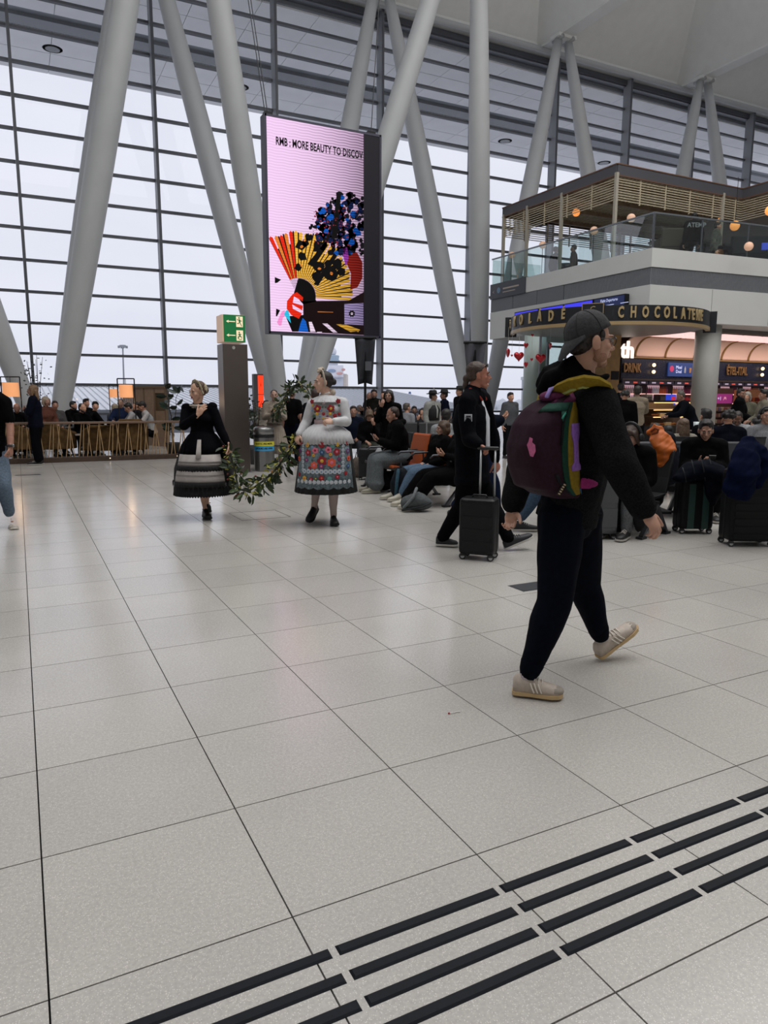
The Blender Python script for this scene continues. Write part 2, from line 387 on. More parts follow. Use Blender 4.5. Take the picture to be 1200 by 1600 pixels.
# ------------------------------------------------------------------ roof over the hall: folded white valleys
M_ROOF = mat('white_roof_panel', 'e4e5e3', .55, noise_amt=.03, nscale=2)
M_ROOFD = mat('roof_joint', '8b8d8f', .6)
HU = [4.6+9.06*k for k in range(-2, 5)]; VI = -10.0
roof = thing('ceiling', None, None, (13.6, 20, 17)); tag(roof, kind='structure')
ZR = 21.5
for k in range(len(HU)-1):
    a, b = HU[k]+.3, HU[k+1]-.3; m_ = (a+b)/2; z0 = GT+.18
    w2 = 1.1      # half the width of the glazed slot along the ridge
    A = (a, WV-.3, z0); B = (b, WV-.3, z0); A2 = (a, VI, z0+.35); B2 = (b, VI, z0+.35); R = (m_, WV-4.6, ZR); R2 = (m_, VI, ZR)
    RA, RB, RA2, RB2 = (m_-w2, WV-4.6, ZR), (m_+w2, WV-4.6, ZR), (m_-w2, VI, ZR), (m_+w2, VI, ZR)
    for nm, tri in (('roof_panel', (A, RA, RB, B)), ('roof_panel', (A, A2, RA2, RA)), ('roof_panel', (B, RB, RB2, B2))):
        up = Vector((0, 0, .06)); nn = len(tri)
        obj(nm, MB().add(list(tri)+[Vector(p)+up for p in tri], [tuple(range(nn)), tuple(range(2*nn-1, nn-1, -1))]+[(i, (i+1) % nn, nn+(i+1) % nn, nn+i) for i in range(nn)]), M_ROOF, roof)
    obj('skylight_pane', MB().box((m_-w2, VI, ZR+.02), (m_+w2, WV-4.6, ZR+.04)), M_GLASS, roof)
    for q in range(12): obj('skylight_bar', MB().box((m_-w2, VI+.5+q*2.9, ZR-.05), (m_+w2, VI+.58+q*2.9, ZR+.06)), M_FRAME, roof)
    for t in (.22, .42, .62, .82):                       # panel joints standing slightly proud
        p0 = Vector(A).lerp(Vector(A2), t); p1 = Vector(R).lerp(Vector(R2), max(0, (t-.25))/.75) if t > .27 else Vector(A).lerp(Vector(R), t*3.2)
        q0 = Vector(B).lerp(Vector(B2), t); q1 = Vector(R).lerp(Vector(R2), max(0, (t-.25))/.75) if t > .27 else Vector(B).lerp(Vector(R), t*3.2)
        for u_, v_ in ((p0, p1), (q0, q1)): obj('panel_joint', MB().bar(u_+Vector((0, 0, -.01)), v_+Vector((0, 0, -.01)), .03, .02), M_ROOFD, roof)
for h in HU:
    obj('valley_beam', MB().add([(h-.32, WV-.3, GT+.12), (h+.32, WV-.3, GT+.12), (h+.32, VI, GT+.47), (h-.32, VI, GT+.47), (h-.32, WV-.3, GT+.32), (h+.32, WV-.3, GT+.32), (h+.32, VI, GT+.67), (h-.32, VI, GT+.67)],
        [(0, 1, 2, 3), (7, 6, 5, 4), (0, 4, 5, 1), (1, 5, 6, 2), (2, 6, 7, 3), (3, 7, 4, 0)]), M_ROOF, roof)

M_WALL = mat('wall_paint', 'b4b4b4', .8)
obj('wall_head', MB().box((-14, WV-.5, GT+.05), (46, WV+.5, GT+.75)), M_ROOF, kind='structure')
obj('wall_back', MB().box((-14, -10.3, 0), (46, -10, 22)), M_WALL, kind='structure')
obj('wall_left', MB().box((-14.3, -10.3, 0), (-14, 29.3, 22)), M_WALL, kind='structure')
obj('wall_right', MB().box((46, -10.3, 0), (46.3, 29.3, 22)), M_WALL, kind='structure')
# ------------------------------------------------------------------ slanting spindle columns in clusters
M_COLM = mat('white_column', 'bdbfc1', .42, noise_amt=.03, nscale=1.5)
BU = [-7.6, .8, 8.9, 17.4, 26.2, 35.0]; VB = 25.3
def spindle(b, h, rmax, name='column'):
    b, h = Vector(b), Vector(h); N = 14; pts = [b.lerp(h, t/N) for t in range(N+1)]
    rr = [rmax*(.44+.56*math.sin(math.pi*min(1, max(0, (t/N*.92+.07))))**.8) for t in range(N+1)]
    o = thing(name, None, None, b); tag(o, kind='structure')
    obj('shaft', MB().loft(pts, rr, n=28, dome=False), M_COLM, o, smooth=True)
    t = (h-b).normalized()
    obj('foot_collar', MB().tube(b, b+t*.5, rr[0]*1.12), mat('steel_collar', '8c8f93', .35, metal=.7), o, smooth=True)
    obj('head_pin', MB().tube(h-t*.05, h+t*.3, rr[-1]*.7), mat('pin_white', 'a9abad', .4), o, smooth=True)
    return o
for k, bu in enumerate(BU):
    for s in (-1, 1):
        hi = k + (0 if s < 0 else 1)
        if not 0 <= hi < len(HU): continue
        hu = HU[hi]
        if k == 0 and s < 0: continue
        spindle((bu+s*.22, VB, 0), (hu-s*.28, 27.2, GT-.05), .385)
        if hi <= 3: spindle((bu+s*.2, VB-.35, 0), (hu-s*.22, 20.9, GT+.05), .385)
for hu in HU[1:6]:
    for v in ((27.2, 20.9) if hu < 15 else (27.2,)):
        c = thing('column_head', None, None, (hu, v, GT)); tag(c, kind='structure')
        obj('plate', MB().box((hu-.5, v-.3, GT+.02), (hu+.5, v+.3, GT+.16)), M_ROOF, c)
        for s in (-1, 1): obj('pin', MB().tube((hu+s*.3, v-.33, GT+.02), (hu+s*.3, v+.33, GT+.02), .09), mat('pin_white', 'a9abad', .4), c, smooth=True)

# ------------------------------------------------------------------ outside
M_SOF = mat('soffit_panel', 'f0f1f2', .6, noise_amt=.04, nscale=.8); M_SOFB = mat('soffit_beam', '85898e', .5)
sof = thing('roof_overhang', None, None, (14, 35, 17)); tag(sof, kind='structure')
SZ = 16.75
obj('slab', MB().box((-16, WV+.4, SZ+.05), (60, 40.3, SZ+.5)), M_SOFB, sof)
for i in range(-6, 24):
    for (v0, v1) in ((29.5, 31.9), (31.92, 34.3), (35.9, 38.0), (38.02, 40.3)):
        x = i*2.4
        obj('soffit_panel', MB().box((x+.012, v0+.012, SZ-.02), (x+2.388, v1-.012, SZ+.05)), M_SOF, sof)
obj('edge_beam', MB().box((-16, 34.8, SZ-.10), (60, 35.6, SZ+.05)), M_SOFB, sof)
for (px, py) in ((77, 80), (371, 138), (785, 219), (940, 252)):
    p = atZ(px, py, SZ-.02)
    dl = thing('downlight', None, None, p); tag(dl, 'round recessed lamp in the outer roof overhang '+{77: 'beside the thick slanting column', 371: 'above the left edge of the big screen', 785: 'between two slanting column pairs', 940: 'just above the terrace roof'}[px], 'downlight')
    obj('ring', MB().tube(p, p+Vector((0, 0, .03)), .42, n=24), mat('dark_ring', '3c3e42', .4), dl)
    obj('lens', MB().tube(p+Vector((0, 0, -.03)), p, .30, n=24), mat('lens_grey', '6d7074', .3), dl)
# apron
obj('ground_outside', MB().box((-200, 30.2, -2.2), (400, 600, -2.0)), mat('apron_concrete', 'dcdde0', .8, noise_amt=.08, nscale=.2), kind='structure')
obj('facade_plinth', MB().box((-16, 29.35, -2.0), (60, 30.3, -.02)), M_FRAME, kind='structure')
# low building with a standing-seam roof
M_SEAM = mat('seam_roof', 'e6e8ec', .5, noise_amt=.05, nscale=.5)
lb = thing('annex_building', 'low outbuilding with a pale standing seam metal roof outside the glass wall', 'building', (10, 55, -2))
def roofpt(px, py, V): return atV(px, py, V)
V0_, V1_ = 48.0, 66.0; z0_, z1_ = atV(300, 643, V0_).z, atV(300, 608, V1_).z
obj('wall', MB().box((-12, V0_+.5, -2), (33, V1_, z0_-.2)), mat('annex_wall', '9a9ca2', .7), lb)
obj('roof_sheet', MB().add([(-14, V0_, z0_), (34, V0_, z0_), (34, V1_, z1_), (-14, V1_, z1_), (-14, V0_, z0_-.15), (34, V0_, z0_-.15), (34, V1_, z1_-.15), (-14, V1_, z1_-.15)],
    [(0, 1, 2, 3), (7, 6, 5, 4), (0, 4, 5, 1), (1, 5, 6, 2), (2, 6, 7, 3), (3, 7, 4, 0)]), M_SEAM, lb)
seam = MB().bar((0, V0_, z0_+.03), (0, V1_, z1_+.03), .05, .06).mesh('seam', (0, V0_, z0_)); seam.materials.append(mat('seam_grey', 'b2b5bb', .5))
for k in range(104): put('seam', seam, None, lb, Vector((-13+.45*k, V0_, z0_))-lb.location)
obj('gutter', MB().box((-14, V0_-.2, z0_-.25), (34, V0_+.05, z0_+.05)), mat('gutter_grey', '8a8d92', .5), lb)
obj('ridge', MB().box((-14, V1_-.1, z1_-.1), (34, V1_+.3, z1_+.12)), mat('gutter_grey', '8a8d92', .5), lb)
# ------------------------------------------------------------------ hanging LED screen
U = Vector((1, 0, 0)); V = Vector((0, 1, 0)); Z = Vector((0, 0, 1)); SV = 16.0
sx0, sx1, sz0, sz1 = 5.21, 8.03, 2.90, 7.51
M_BLK = mat('black_metal', '101114', .45, metal=.4)
scr = thing('led_screen', 'tall hanging advertising screen with a pink picture of a hand fan', 'screen', ((sx0+sx1)/2, SV+.1, sz0))
obj('housing', MB().box((sx0, SV+.015, sz0), (sx1, SV+.24, sz1)), mat('housing_black', '17161c', .5), scr, bevel=.01)
for a, b in (((sx0-.02, SV-.01, sz0-.02), (sx0+.035, SV+.25, sz1+.02)), ((sx1-.03, SV-.01, sz0-.02), (sx1+.02, SV+.25, sz1+.02)), ((sx0, SV-.01, sz1-.03), (sx1, SV+.25, sz1+.02)), ((sx0, SV-.01, sz0-.02), (sx1, SV+.25, sz0+.03))):
    obj('edge_frame', MB().box(a, b), mat('frame_grey_blue', '3c3b4a', .4, metal=.3), scr)
def led(name, col, st=1.0, stripe=True):
    """light from a LED wall: fine dark rows across it"""
    m = bpy.data.materials.new(name); m.use_nodes = True; n = m.node_tree; n.nodes.clear()
    o = n.nodes.new('ShaderNodeOutputMaterial'); e = n.nodes.new('ShaderNodeEmission'); g = n.nodes.new('ShaderNodeNewGeometry')
    sp = n.nodes.new('ShaderNodeSeparateXYZ'); n.links.new(g.outputs['Position'], sp.inputs[0])
    def mth(op, a, b=None, **kw):
        x = n.nodes.new('ShaderNodeMath'); x.operation = op; x.use_clamp = kw.get('clamp', False)
        for i, q in enumerate((a, b)):
            if q is None: continue
            if isinstance(q, (int, float)): x.inputs[i].default_value = q
            else: n.links.new(q, x.inputs[i])
        return x.outputs[0]
    xx = mth('DIVIDE', mth('SUBTRACT', sp.outputs[0], sx0), sx1-sx0)
    wv = mth('SINE', mth('ADD', mth('MULTIPLY', sp.outputs[2], 2*math.pi/.058), mth('MULTIPLY', mth('SINE', mth('MULTIPLY', sp.outputs[0], 21.0)), .5)))
    amp = mth('ADD', mth('MULTIPLY', mth('POWER', mth('MAXIMUM', xx, 0.0), 1.5), .72), .16)
    k = mth('SUBTRACT', 1.0, mth('MULTIPLY', amp, mth('ADD', mth('MULTIPLY', wv, .5), .5)), clamp=True)
    fall = mth('SUBTRACT', 1.0, mth('MULTIPLY', mth('POWER', mth('MAXIMUM', xx, 0.0), 2.6), .75), clamp=True)
    k = mth('MULTIPLY', mth('MULTIPLY', k, fall), st)
    e.inputs[0].default_value = lin(col); n.links.new(k, e.inputs[1]); n.links.new(e.outputs[0], o.inputs[0]); return m
LB = led('led_pink', 'ffd9ff', 1.0)
lx1 = sx0+(sx1-sx0)*.842       # lit width; the last column of modules is dark
obj('display', MB().box((sx0+.035, SV-.002, sz0+.03), (lx1, SV+.02, sz1-.03)), LB, scr, label='glowing pink picture area')
obj('dark_module', MB().box((lx1, SV-.003, sz0+.03), (sx1-.03, SV+.02, sz1-.03)), mat('dark_led', '14101b', .6, spec=.3), scr, label='unlit dark strip of the screen')
# picture coordinates: u 0..1 across the lit area, v 0..1 from the top, read off the photo's zoomed crop
SWd = lx1-sx0; SHt = sz1-sz0
def sp_(x, y):      # crop pixels (960x1600 crop of the screen) -> u, v
    # edges of the face in the crop
    t = (x-118)/(745-118); top = 80+t*(195-80); bot = 1437+t*(1462-1437)
    return t, (y-top)/(bot-top)
def sq(x, y): u, v = sp_(x, y); return (sx0+.035+u*(SWd-.035), sz1-.03-v*(SHt-.06))
def flat(name, polys, m, lay, label=None):
    mb = MB()
    for p in polys:
        q = [sq(*a) for a in p]; q = [(min(max(x, sx0+.036), lx1), min(max(z, sz0+.031), sz1-.031)) for x, z in q]
        mb.prism(q, (0, SV-.002-.0015*lay, 0), U, Z, .0012)
    o = obj(name, mb, m, scr, kind='stuff' if len(polys) > 2 else None)
    if label: o['label'] = label
    return o
K_BLACK = mat('led_black', '060305', .7, spec=.15); K_YEL = led('led_yellow', 'ffc24a'); K_RED = led('led_red', 'f0301c'); K_ORG = led('led_orange', 'f08a3a')
K_BLU = led('led_blue', '1f6ad8', .9); K_CY = led('led_cyan', '35c8ee'); K_DB = led('led_darkblue', '24305e', .8); K_MAR = mat('led_maroon', '180408', .7, spec=.15); K_WHT = led('led_white', 'ffe8ff')
rs = random.Random(5)
# the fan: pivot and ribs
piv = (300, 1210)
def rad(a, r): return (piv[0]+r*math.cos(a)*.97, piv[1]-r*math.sin(a))
fan = []; blk = []; reds = []; org = []
a0, a1 = math.radians(-4), math.radians(118); NR = 26
for k in range(NR):
    a = a0+(a1-a0)*k/NR; b = a0+(a1-a0)*(k+.72)/NR; R_ = 372+46*math.sin(max(0, min(1, k/20))*math.pi/2)+8*math.sin(k*1.3)
    q = [rad(a, 120), rad(a, R_*.97), rad((a+b)/2, R_), rad(b, R_*.97), rad(b, 120)]
    (fan if k < 21 else (reds if k % 2 else org)).append(q)
    c = a0+(a1-a0)*(k+1)/NR
    blk.append([rad(b, 60), rad(b, R_*(.99 if k % 3 else .8)), rad(c, R_*(.99 if k % 3 else .8)), rad(c, 60)])
flat('fan_leaf', fan, K_YEL, 1); flat('fan_edge', reds, K_RED, 1); flat('fan_tint', org, K_ORG, 1); flat('fan_rib', blk, K_BLACK, 2)
def star(cx, cy, r, n=9, seed=0, j=.45):
    g = random.Random(seed); return [(cx+r*(1-j*g.random())*math.cos(2*math.pi*i/n), cy+r*(1-j*g.random())*math.sin(2*math.pi*i/n)) for i in range(n)]
flat('fan_guard', [[rad(math.radians(t), 118) for t in range(-10, 100, 10)]+[(270, 1190), (330, 1260), (420, 1240)]], K_BLACK, 3)
flat('blossom_black', [star(320, 880, 42, seed=1), star(330, 950, 38, seed=2), star(300, 1020, 30, seed=3), star(370, 830, 30, seed=4), star(430, 890, 48, seed=5), star(440, 1020, 50, seed=6),
    star(520, 1060, 60, seed=7), star(420, 1080, 42, seed=8), star(560, 1000, 40, seed=9), star(590, 1050, 36, seed=10), star(500, 1000, 30, seed=21), star(350, 860, 34, seed=22)], K_BLACK, 4)  # near-black shapes drawn in the picture round the blossoms
flat('blossom', [star(325, 890, 12, 6, 31), star(440, 1030, 14, 6, 32), star(520, 1060, 16, 6, 33), star(320, 1010, 10, 6, 34), star(345, 850, 12, 6, 35)], K_ORG, 5)
# the tree of flowers behind the fan
tr1 = []; tr2 = []; tr3 = []
for k in range(330):
    x = rs.uniform(430, 744); y = rs.uniform(510, 940)
    if y < 560+max(0, (560-x))*.9 or (x < 520 and y > 860): continue
    (tr1 if rs.random() < .74 else tr2 if rs.random() < .7 else tr3).append(star(x, y, rs.uniform(12, 30), 7, k))
for k in range(26): tr1.append(star(rs.uniform(385, 520), rs.uniform(700, 860), rs.uniform(12, 26), 7, 300+k))
flat('tree_dark', tr1, mat('led_plum', '0c0712', .7, spec=.15), 3); flat('tree_bloom', tr2, K_DB, 4); flat('tree_blue', tr3, K_BLU, 4)  # dark clumps belong to the drawn tree
flat('tree_red', [star(rs.uniform(400, 720), rs.uniform(640, 900), rs.uniform(4, 9), 5, 400+k) for k in range(90)], led('led_rose', 'b04050', .8), 5)
flat('branch', [[(440, 900), (500, 800), (520, 810), (470, 920)], [(360, 1000), (480, 860), (500, 880), (400, 1020)], [(400, 1130), (540, 930), (560, 950), (430, 1140)], [(560, 560), (590, 560), (560, 840), (520, 840)]], K_BLACK, 5)
flat('vase', [[(570, 920), (640, 900), (700, 930), (735, 990), (735, 1090), (700, 1150), (650, 1165), (655, 1060), (610, 960)]], led('led_brick', 'b8342c', .8), 2)
flat('vase_light', [[(575, 905), (630, 895), (640, 960), (620, 1020), (600, 940)]], led('led_magenta', 'c04fd0', .9), 3)
flat('lower_maroon', [[(330, 1240), (640, 1235), (745, 1180), (745, 1460), (300, 1440), (330, 1330)]], K_MAR, 3)  # maroon lower part of the picture
flat('info_panel', [[(608, 1258), (742, 1250), (742, 1395), (608, 1388)]], led('led_lilac', 'c9b4ee', .85), 4)
flat('caption_line', [[(425, 1307), (530, 1309), (530, 1313), (425, 1311)]], K_ORG, 5)
flat('emblem', [[(660+r*math.cos(a), 1320+r*math.sin(a)) for r, a in [((26 if i % 2 else 18), i*math.pi/8) for i in range(16)]]], K_BLACK, 5)
flat('emblem_core', [[(660+9*math.cos(i*math.pi/5), 1320+9*math.sin(i*math.pi/5)) for i in range(10)]], K_WHT, 6)
flat('pale_stripe', [[(365, 1375), (385, 1375), (410, 1440), (375, 1440)], [(455, 1385), (490, 1385), (560, 1445), (530, 1445)], [(420, 1440), (455, 1440), (450, 1445), (420, 1445)]], K_WHT, 5)
flat('gold_stripe', [[(550, 1390), (585, 1390), (690, 1435), (650, 1440)], [(590, 1392), (620, 1392), (718, 1425), (705, 1440)]], K_YEL, 5)
# the hand holding the fan
flat('cuff_black', [[(215, 1340), (330, 1330), (350, 1440), (255, 1440)]], K_BLACK, 4)  # black part of the drawn cuff
flat('sleeve', [[(212, 1310), (232, 1290), (248, 1385), (205, 1330)]], K_CY, 5)
flat('sleeve_blue', [[(325, 1350), (345, 1370), (362, 1440), (295, 1440), (312, 1380)]], K_BLU, 5)
flat('hand', [[(225, 1240), (262, 1195), (290, 1182), (330, 1215), (326, 1240), (270, 1210), (262, 1250), (328, 1270), (322, 1300), (258, 1262), (262, 1290), (320, 1320), (300, 1355), (250, 1330), (222, 1290)]], K_RED, 6)
flat('ribbon', [[(158, 1380), (190, 1310), (208, 1300), (214, 1335), (196, 1350), (186, 1400), (172, 1402)]], led('led_hotpink', 'ff9ad8', 1), 4)
flat('leaf_black', [[(150, 1085), (190, 1102), (165, 1122), (150, 1125)]], K_BLACK, 4); flat('leaf_black', [[(155, 1290), (180, 1300), (160, 1340), (152, 1340)]], K_BLACK, 4)  # small black leaf shapes of the picture
a = Vector((sq(172, 232)[0], 0, sq(172, 232)[1])); tm_ = text_mesh('RMB : MORE BEAUTY TO DISCOV', .235, .0008, 'LEFT', .006)
wd = max(v.co.x for v in tm_.vertices); sc_ = (lx1-.02-a.x)/wd
tm_.transform(Matrix.Diagonal((sc_, 1.0, 1, 1))); tm_.transform(Matrix((U, Z, -V)).transposed().to_4x4()); tm_.materials.clear()
put('lettering', tm_, K_BLACK, scr, Vector((a.x, SV-.006, a.z))-scr.location)
# suspension
for x in (sx0+.06, sx0+.12, sx1-.2):
    obj('hanging_cable', MB().tube((x, SV+.12, sz1), (x-(.9 if x < 6 else -1.4), SV+1.6, GT+.4), .011, n=6), mat('cable_dark', '2d2e30', .4, metal=.6), scr)
obj('bracket', MB().box((sx0+.02, SV+.05, sz1), (sx0+.2, SV+.2, sz1+.09)), M_BLK, scr); obj('bracket', MB().box((sx1-.3, SV+.05, sz1), (sx1-.1, SV+.2, sz1+.09)), M_BLK, scr)
# second screen back to back is not seen; two mounting posts behind
# ------------------------------------------------------------------ exit pylon
M_STEEL = mat('brushed_steel', '6f6661', .3, metal=.9, noise_amt=.05, nscale=3)
pc = Vector((3.70, 13.62, 0)); pw, pd, ph = .47, .42, 2.42
pyl = thing('sign_pylon', 'tall brushed steel pillar carrying the green emergency exit sign box', 'sign pillar', pc)
obj('shaft', MB().box((pc.x-pw/2, pc.y-pd/2, 0), (pc.x+pw/2, pc.y+pd/2, ph)), M_STEEL, pyl, bevel=.006)
obj('base_plate', MB().box((pc.x-pw/2-.02, pc.y-pd/2-.02, 0), (pc.x+pw/2+.02, pc.y+pd/2+.02, .02)), mat('steel_collar', '8c8f93', .35, metal=.7), pyl)
yf = pc.y-pd/2
obj('sign_box', MB().box((pc.x-pw/2+.0, pc.y-pd/2+.01, ph+.03), (pc.x+pw/2-.03, pc.y+pd/2, ph+.53)), mat('sign_box_pale', 'd9b9a0', .4, emit='d9b9a0', estr=.25), pyl, bevel=.01)
obj('sign_face', MB().box((pc.x-pw/2+.03, yf-.004, ph+.035), (pc.x+pw/2-.035, yf+.012, ph+.525)), mat('exit_green', '0f6a37', .4, emit='10703a', estr=.35), pyl, label='green face of the exit sign')
obj('badge', MB().tube((pc.x-.03, yf-.004, ph-.07), (pc.x-.03, yf, ph-.07), .03, n=16), mat('badge_grey', 'a9a6a2', .4), pyl)
M_PIC = mat('exit_cream', 'f2dcb8', .4, emit='f2dcb8', estr=.55); M_GRN = mat('exit_green2', '0f6a37', .4, emit='10703a', estr=.3)
for zc, tp_ in ((ph+.405, 0), (ph+.155, 1)):
    arr = [(0, 0), (.05, .028), (.042, .008), (.17, .008), (.17, -.008), (.042, -.008), (.05, -.028)]
    obj('arrow', MB().prism(arr, (pc.x-pw/2+.075, yf-.004, zc), U, Z, .003), M_PIC, pyl)
    bx = pc.x+pw/2-.205
    pg = obj('pictogram', MB().box((bx, yf-.008, zc-.095), (bx+.125, yf-.004, zc+.095)), M_PIC, pyl)
    mn = MB(); c = Vector((bx+.06, yf-.008, zc)); th = .003
    def limb(a, b, w_=.012): mn.bar(c+Vector((a[0], -.001, a[1])), c+Vector((b[0], -.001, b[1])), .003, w_, up=(0, 1, 0)) if False else mn.prism([(a[0]-(b[1]-a[1])*w_/2/max(1e-6, math.dist(a, b)), a[1]+(b[0]-a[0])*w_/2/max(1e-6, math.dist(a, b))), (b[0]-(b[1]-a[1])*w_/2/math.dist(a, b), b[1]+(b[0]-a[0])*w_/2/math.dist(a, b)), (b[0]+(b[1]-a[1])*w_/2/math.dist(a, b), b[1]-(b[0]-a[0])*w_/2/math.dist(a, b)), (a[0]+(b[1]-a[1])*w_/2/math.dist(a, b), a[1]-(b[0]-a[0])*w_/2/math.dist(a, b))], c, U, Z, .003)
    if tp_ == 0:
        for a, b, w_ in (((0, .045), (.005, -.01), .03), ((0, .035), (-.035, .03), .011), ((-.035, .03), (-.045, .05), .011), ((.005, .035), (.03, .01), .011), ((.03, .01), (.05, .02), .011), ((.005, -.01), (-.02, -.035), .013), ((-.02, -.035), (-.045, -.03), .012), ((.008, -.01), (.025, -.045), .013), ((.025, -.045), (.045, -.08), .012)): limb(a, b, w_)
        mn.prism([(-.005+.016*math.cos(t*.6), .068+.016*math.sin(t*.6)) for t in range(10)], c, U, Z, .003)
    else:
        for a, b, w_ in (((-.005, .035), (.005, -.015), .026), ((-.005, .025), (-.035, .01), .011), ((.0, .025), (.035, .02), .011), ((.005, -.015), (-.03, -.02), .013), ((-.03, -.02), (-.03, -.06), .012), ((.005, -.015), (.04, -.03), .012)): limb(a, b, w_)
        mn.prism([(-.008+.014*math.cos(t*.6), .055+.014*math.sin(t*.6)) for t in range(10)], c, U, Z, .003)
        mn.prism([(.008+.036*math.cos(t*.32), -.045+.036*math.sin(t*.32)) for t in range(20)]+[(.008+.026*math.cos(t*.32), -.045+.026*math.sin(t*.32)) for t in range(19, -1, -1)], c, U, Z, .003)
    obj('running_figure', mn, M_GRN, pg)
# ------------------------------------------------------------------ litter bin
bp = Vector((4.28, 13.62, 0))
bn = thing('litter_bin', 'round steel recycling bin with yellow and blue stickers beside the exit pillar', 'bin', bp)
M_BIN = mat('bin_steel', '8f8f8f', .3, metal=.85)
obj('body', MB().lathe([(.19, .0), (.2, .02), (.2, .66)], bp, n=32), M_BIN, bn, smooth=False)
obj('inner_ring', MB().lathe([(.185, .66), (.185, .72)], bp, n=32), mat('bin_black', '121214', .5), bn)
obj('opening_band', MB().lathe([(.205, .665), (.205, .715)], bp, n=32), mat('bin_black', '121214', .5), bn)
obj('lid', MB().lathe([(.203, .715), (.205, .80), (.195, .845), (.16, .87), (.05, .855), (0, .85)], bp, n=32), M_BIN, bn, smooth=True)
def band(z0, z1, r, a0, a1, n=20):
    mb = MB(); vs = []
    for k in range(n+1):
        a = a0+(a1-a0)*k/n
        for rr, zz in ((r, z0), (r+.002, z0), (r+.002, z1), (r, z1)): vs.append((bp.x+rr*math.cos(a), bp.y+rr*math.sin(a), zz))
    fs = [(4*k+i, 4*k+(i+1) % 4, 4*k+4+(i+1) % 4, 4*k+4+i) for k in range(n) for i in range(4)]+[(3, 2, 1, 0), tuple(4*n+i for i in range(4))]
    return mb.add(vs, fs)
am = math.atan2(-bp.y, -bp.x)
for z0, z1, cn, tx in ((.50, .585, 'd9d23a', 'PLASTIC AND METAL'), (.405, .495, '3b9fd4', 'CARDBOARD AND PAPER')):
    sk = obj('sticker', band(z0, z1, .2005, am-1.35, am+1.35), mat('sticker_'+cn, cn, .5), bn, label='yellow sticker' if z0 > .45 else 'blue sticker')
    L = len(tx)
    for k, ch in enumerate(tx):
        if ch == ' ': continue
        a = am-.9+1.8*(k+.5)/L if L > 12 else am-.25+1.1*(k+.5)/L
        nr = Vector((math.cos(a), math.sin(a), 0)); tg = Vector((-math.sin(a), math.cos(a), 0))
        text_on('letter', ch, mat('ink_black', '101010', .6), sk, bp+nr*.2035+Vector((0, 0, (z0+z1)/2)), tg, Z, .05, .0005, bold=.001)
# ------------------------------------------------------------------ red lit pillar far behind
q = atD(404, 640, 17.5)
rp_ = thing('lit_totem', 'narrow totem with a glowing orange red face behind the litter bin', 'totem', (q.x, q.y, 0))
obj('case', MB().box((q.x-.12, q.y+.0, 0), (q.x+.12, q.y+.16, 2.0)), mat('totem_grey', '5c5c60', .4, metal=.5), rp_, bevel=.01)
for k in range(4):
    obj('light_panel', MB().box((q.x-.02, q.y-.006, .14+.46*k), (q.x+.115, q.y, .585+.46*k)), mat('totem_red', 'e8401c', .4, emit='ff3a18', estr=.9), rp_)
text_on('symbol', 'i', mat('totem_dark', '8a1c0c', .4), rp_, Vector((q.x+.05, q.y-.008, 1.75)), U, Z, .16, .001)
# ------------------------------------------------------------------ dark cloth banners on poles
M_BAN = mat('dark_banner', '23252c', .8, noise_amt=.2, nscale=6)
def banner(px0, px1, pyt, pyb, D, label, taper=.7, col=M_BAN, pole=True):
    a = atD(px0, pyt, D); b = atD(px1, pyt, D); c = atD((px0+px1)/2, pyb, D); g = (a+b)/2
    t = thing('hanging_banner', label, 'banner', (g.x, g.y, 0)); ht = a.z-c.z; wdt = (b-a).length
    n = 10; vs = []
    for i in range(n+1):
        for j in range(9):
            s_ = j/8-.5; f = i/n; wv = .05*math.sin(s_*9+f*2)*(0.4+f)
            vs.append(g+RGT*(s_*wdt*(1-(1-taper)*f))+Vector((0, 0, -ht*f+(-.10*abs(s_) if i == n else 0)))+FWD*wv)
    k = len(vs); vs += [v+FWD*.012 for v in vs]; fs = []
    for i in range(n):
        for j in range(8):
            q_ = (i*9+j, i*9+j+1, (i+1)*9+j+1, (i+1)*9+j); fs.append(q_); fs.append(tuple(x+k for x in reversed(q_)))
    rim = [j for j in range(9)]+[i*9+8 for i in range(1, n+1)]+[n*9+j for j in range(7, -1, -1)]+[i*9 for i in range(n-1, 0, -1)]
    fs += [(rim[i], rim[(i+1) % len(rim)], rim[(i+1) % len(rim)]+k, rim[i]+k) for i in range(len(rim))]
    obj('cloth', MB().add(vs, fs), col, t, smooth=True)
    obj('crossbar', MB().tube(g-RGT*wdt*.55, g+RGT*wdt*.55, .025), M_BLK, t)
    if pole:
        obj('pole', MB().tube(Vector((g.x, g.y, 0.02))+FWD*.05, g+FWD*.05+Vector((0, 0, .02)), .03), M_BLK, t)
        obj('pole_base', MB().tube((g.x, g.y, 0), (g.x, g.y, .03), .25, n=24), M_BLK, t)
    return t
for nm in (): pass
b1 = banner(552, 585, 528, 598, 16.4, 'narrow dark cloth banner on a pole right of the white dressed dancer', .68)
obj('print_patch', MB().obox(atD(574, 572, 16.28), RGT, FWD, Z, .07, .01, .10), mat('banner_grey', '4f5158', .7), b1)
b2 = banner(724, 757, 534, 572, 11.5, 'grey and black cloth banner rising behind the head of the man with the suitcase', .8, mat('grey_banner', '4a4a52', .8, noise_amt=.3, nscale=2))
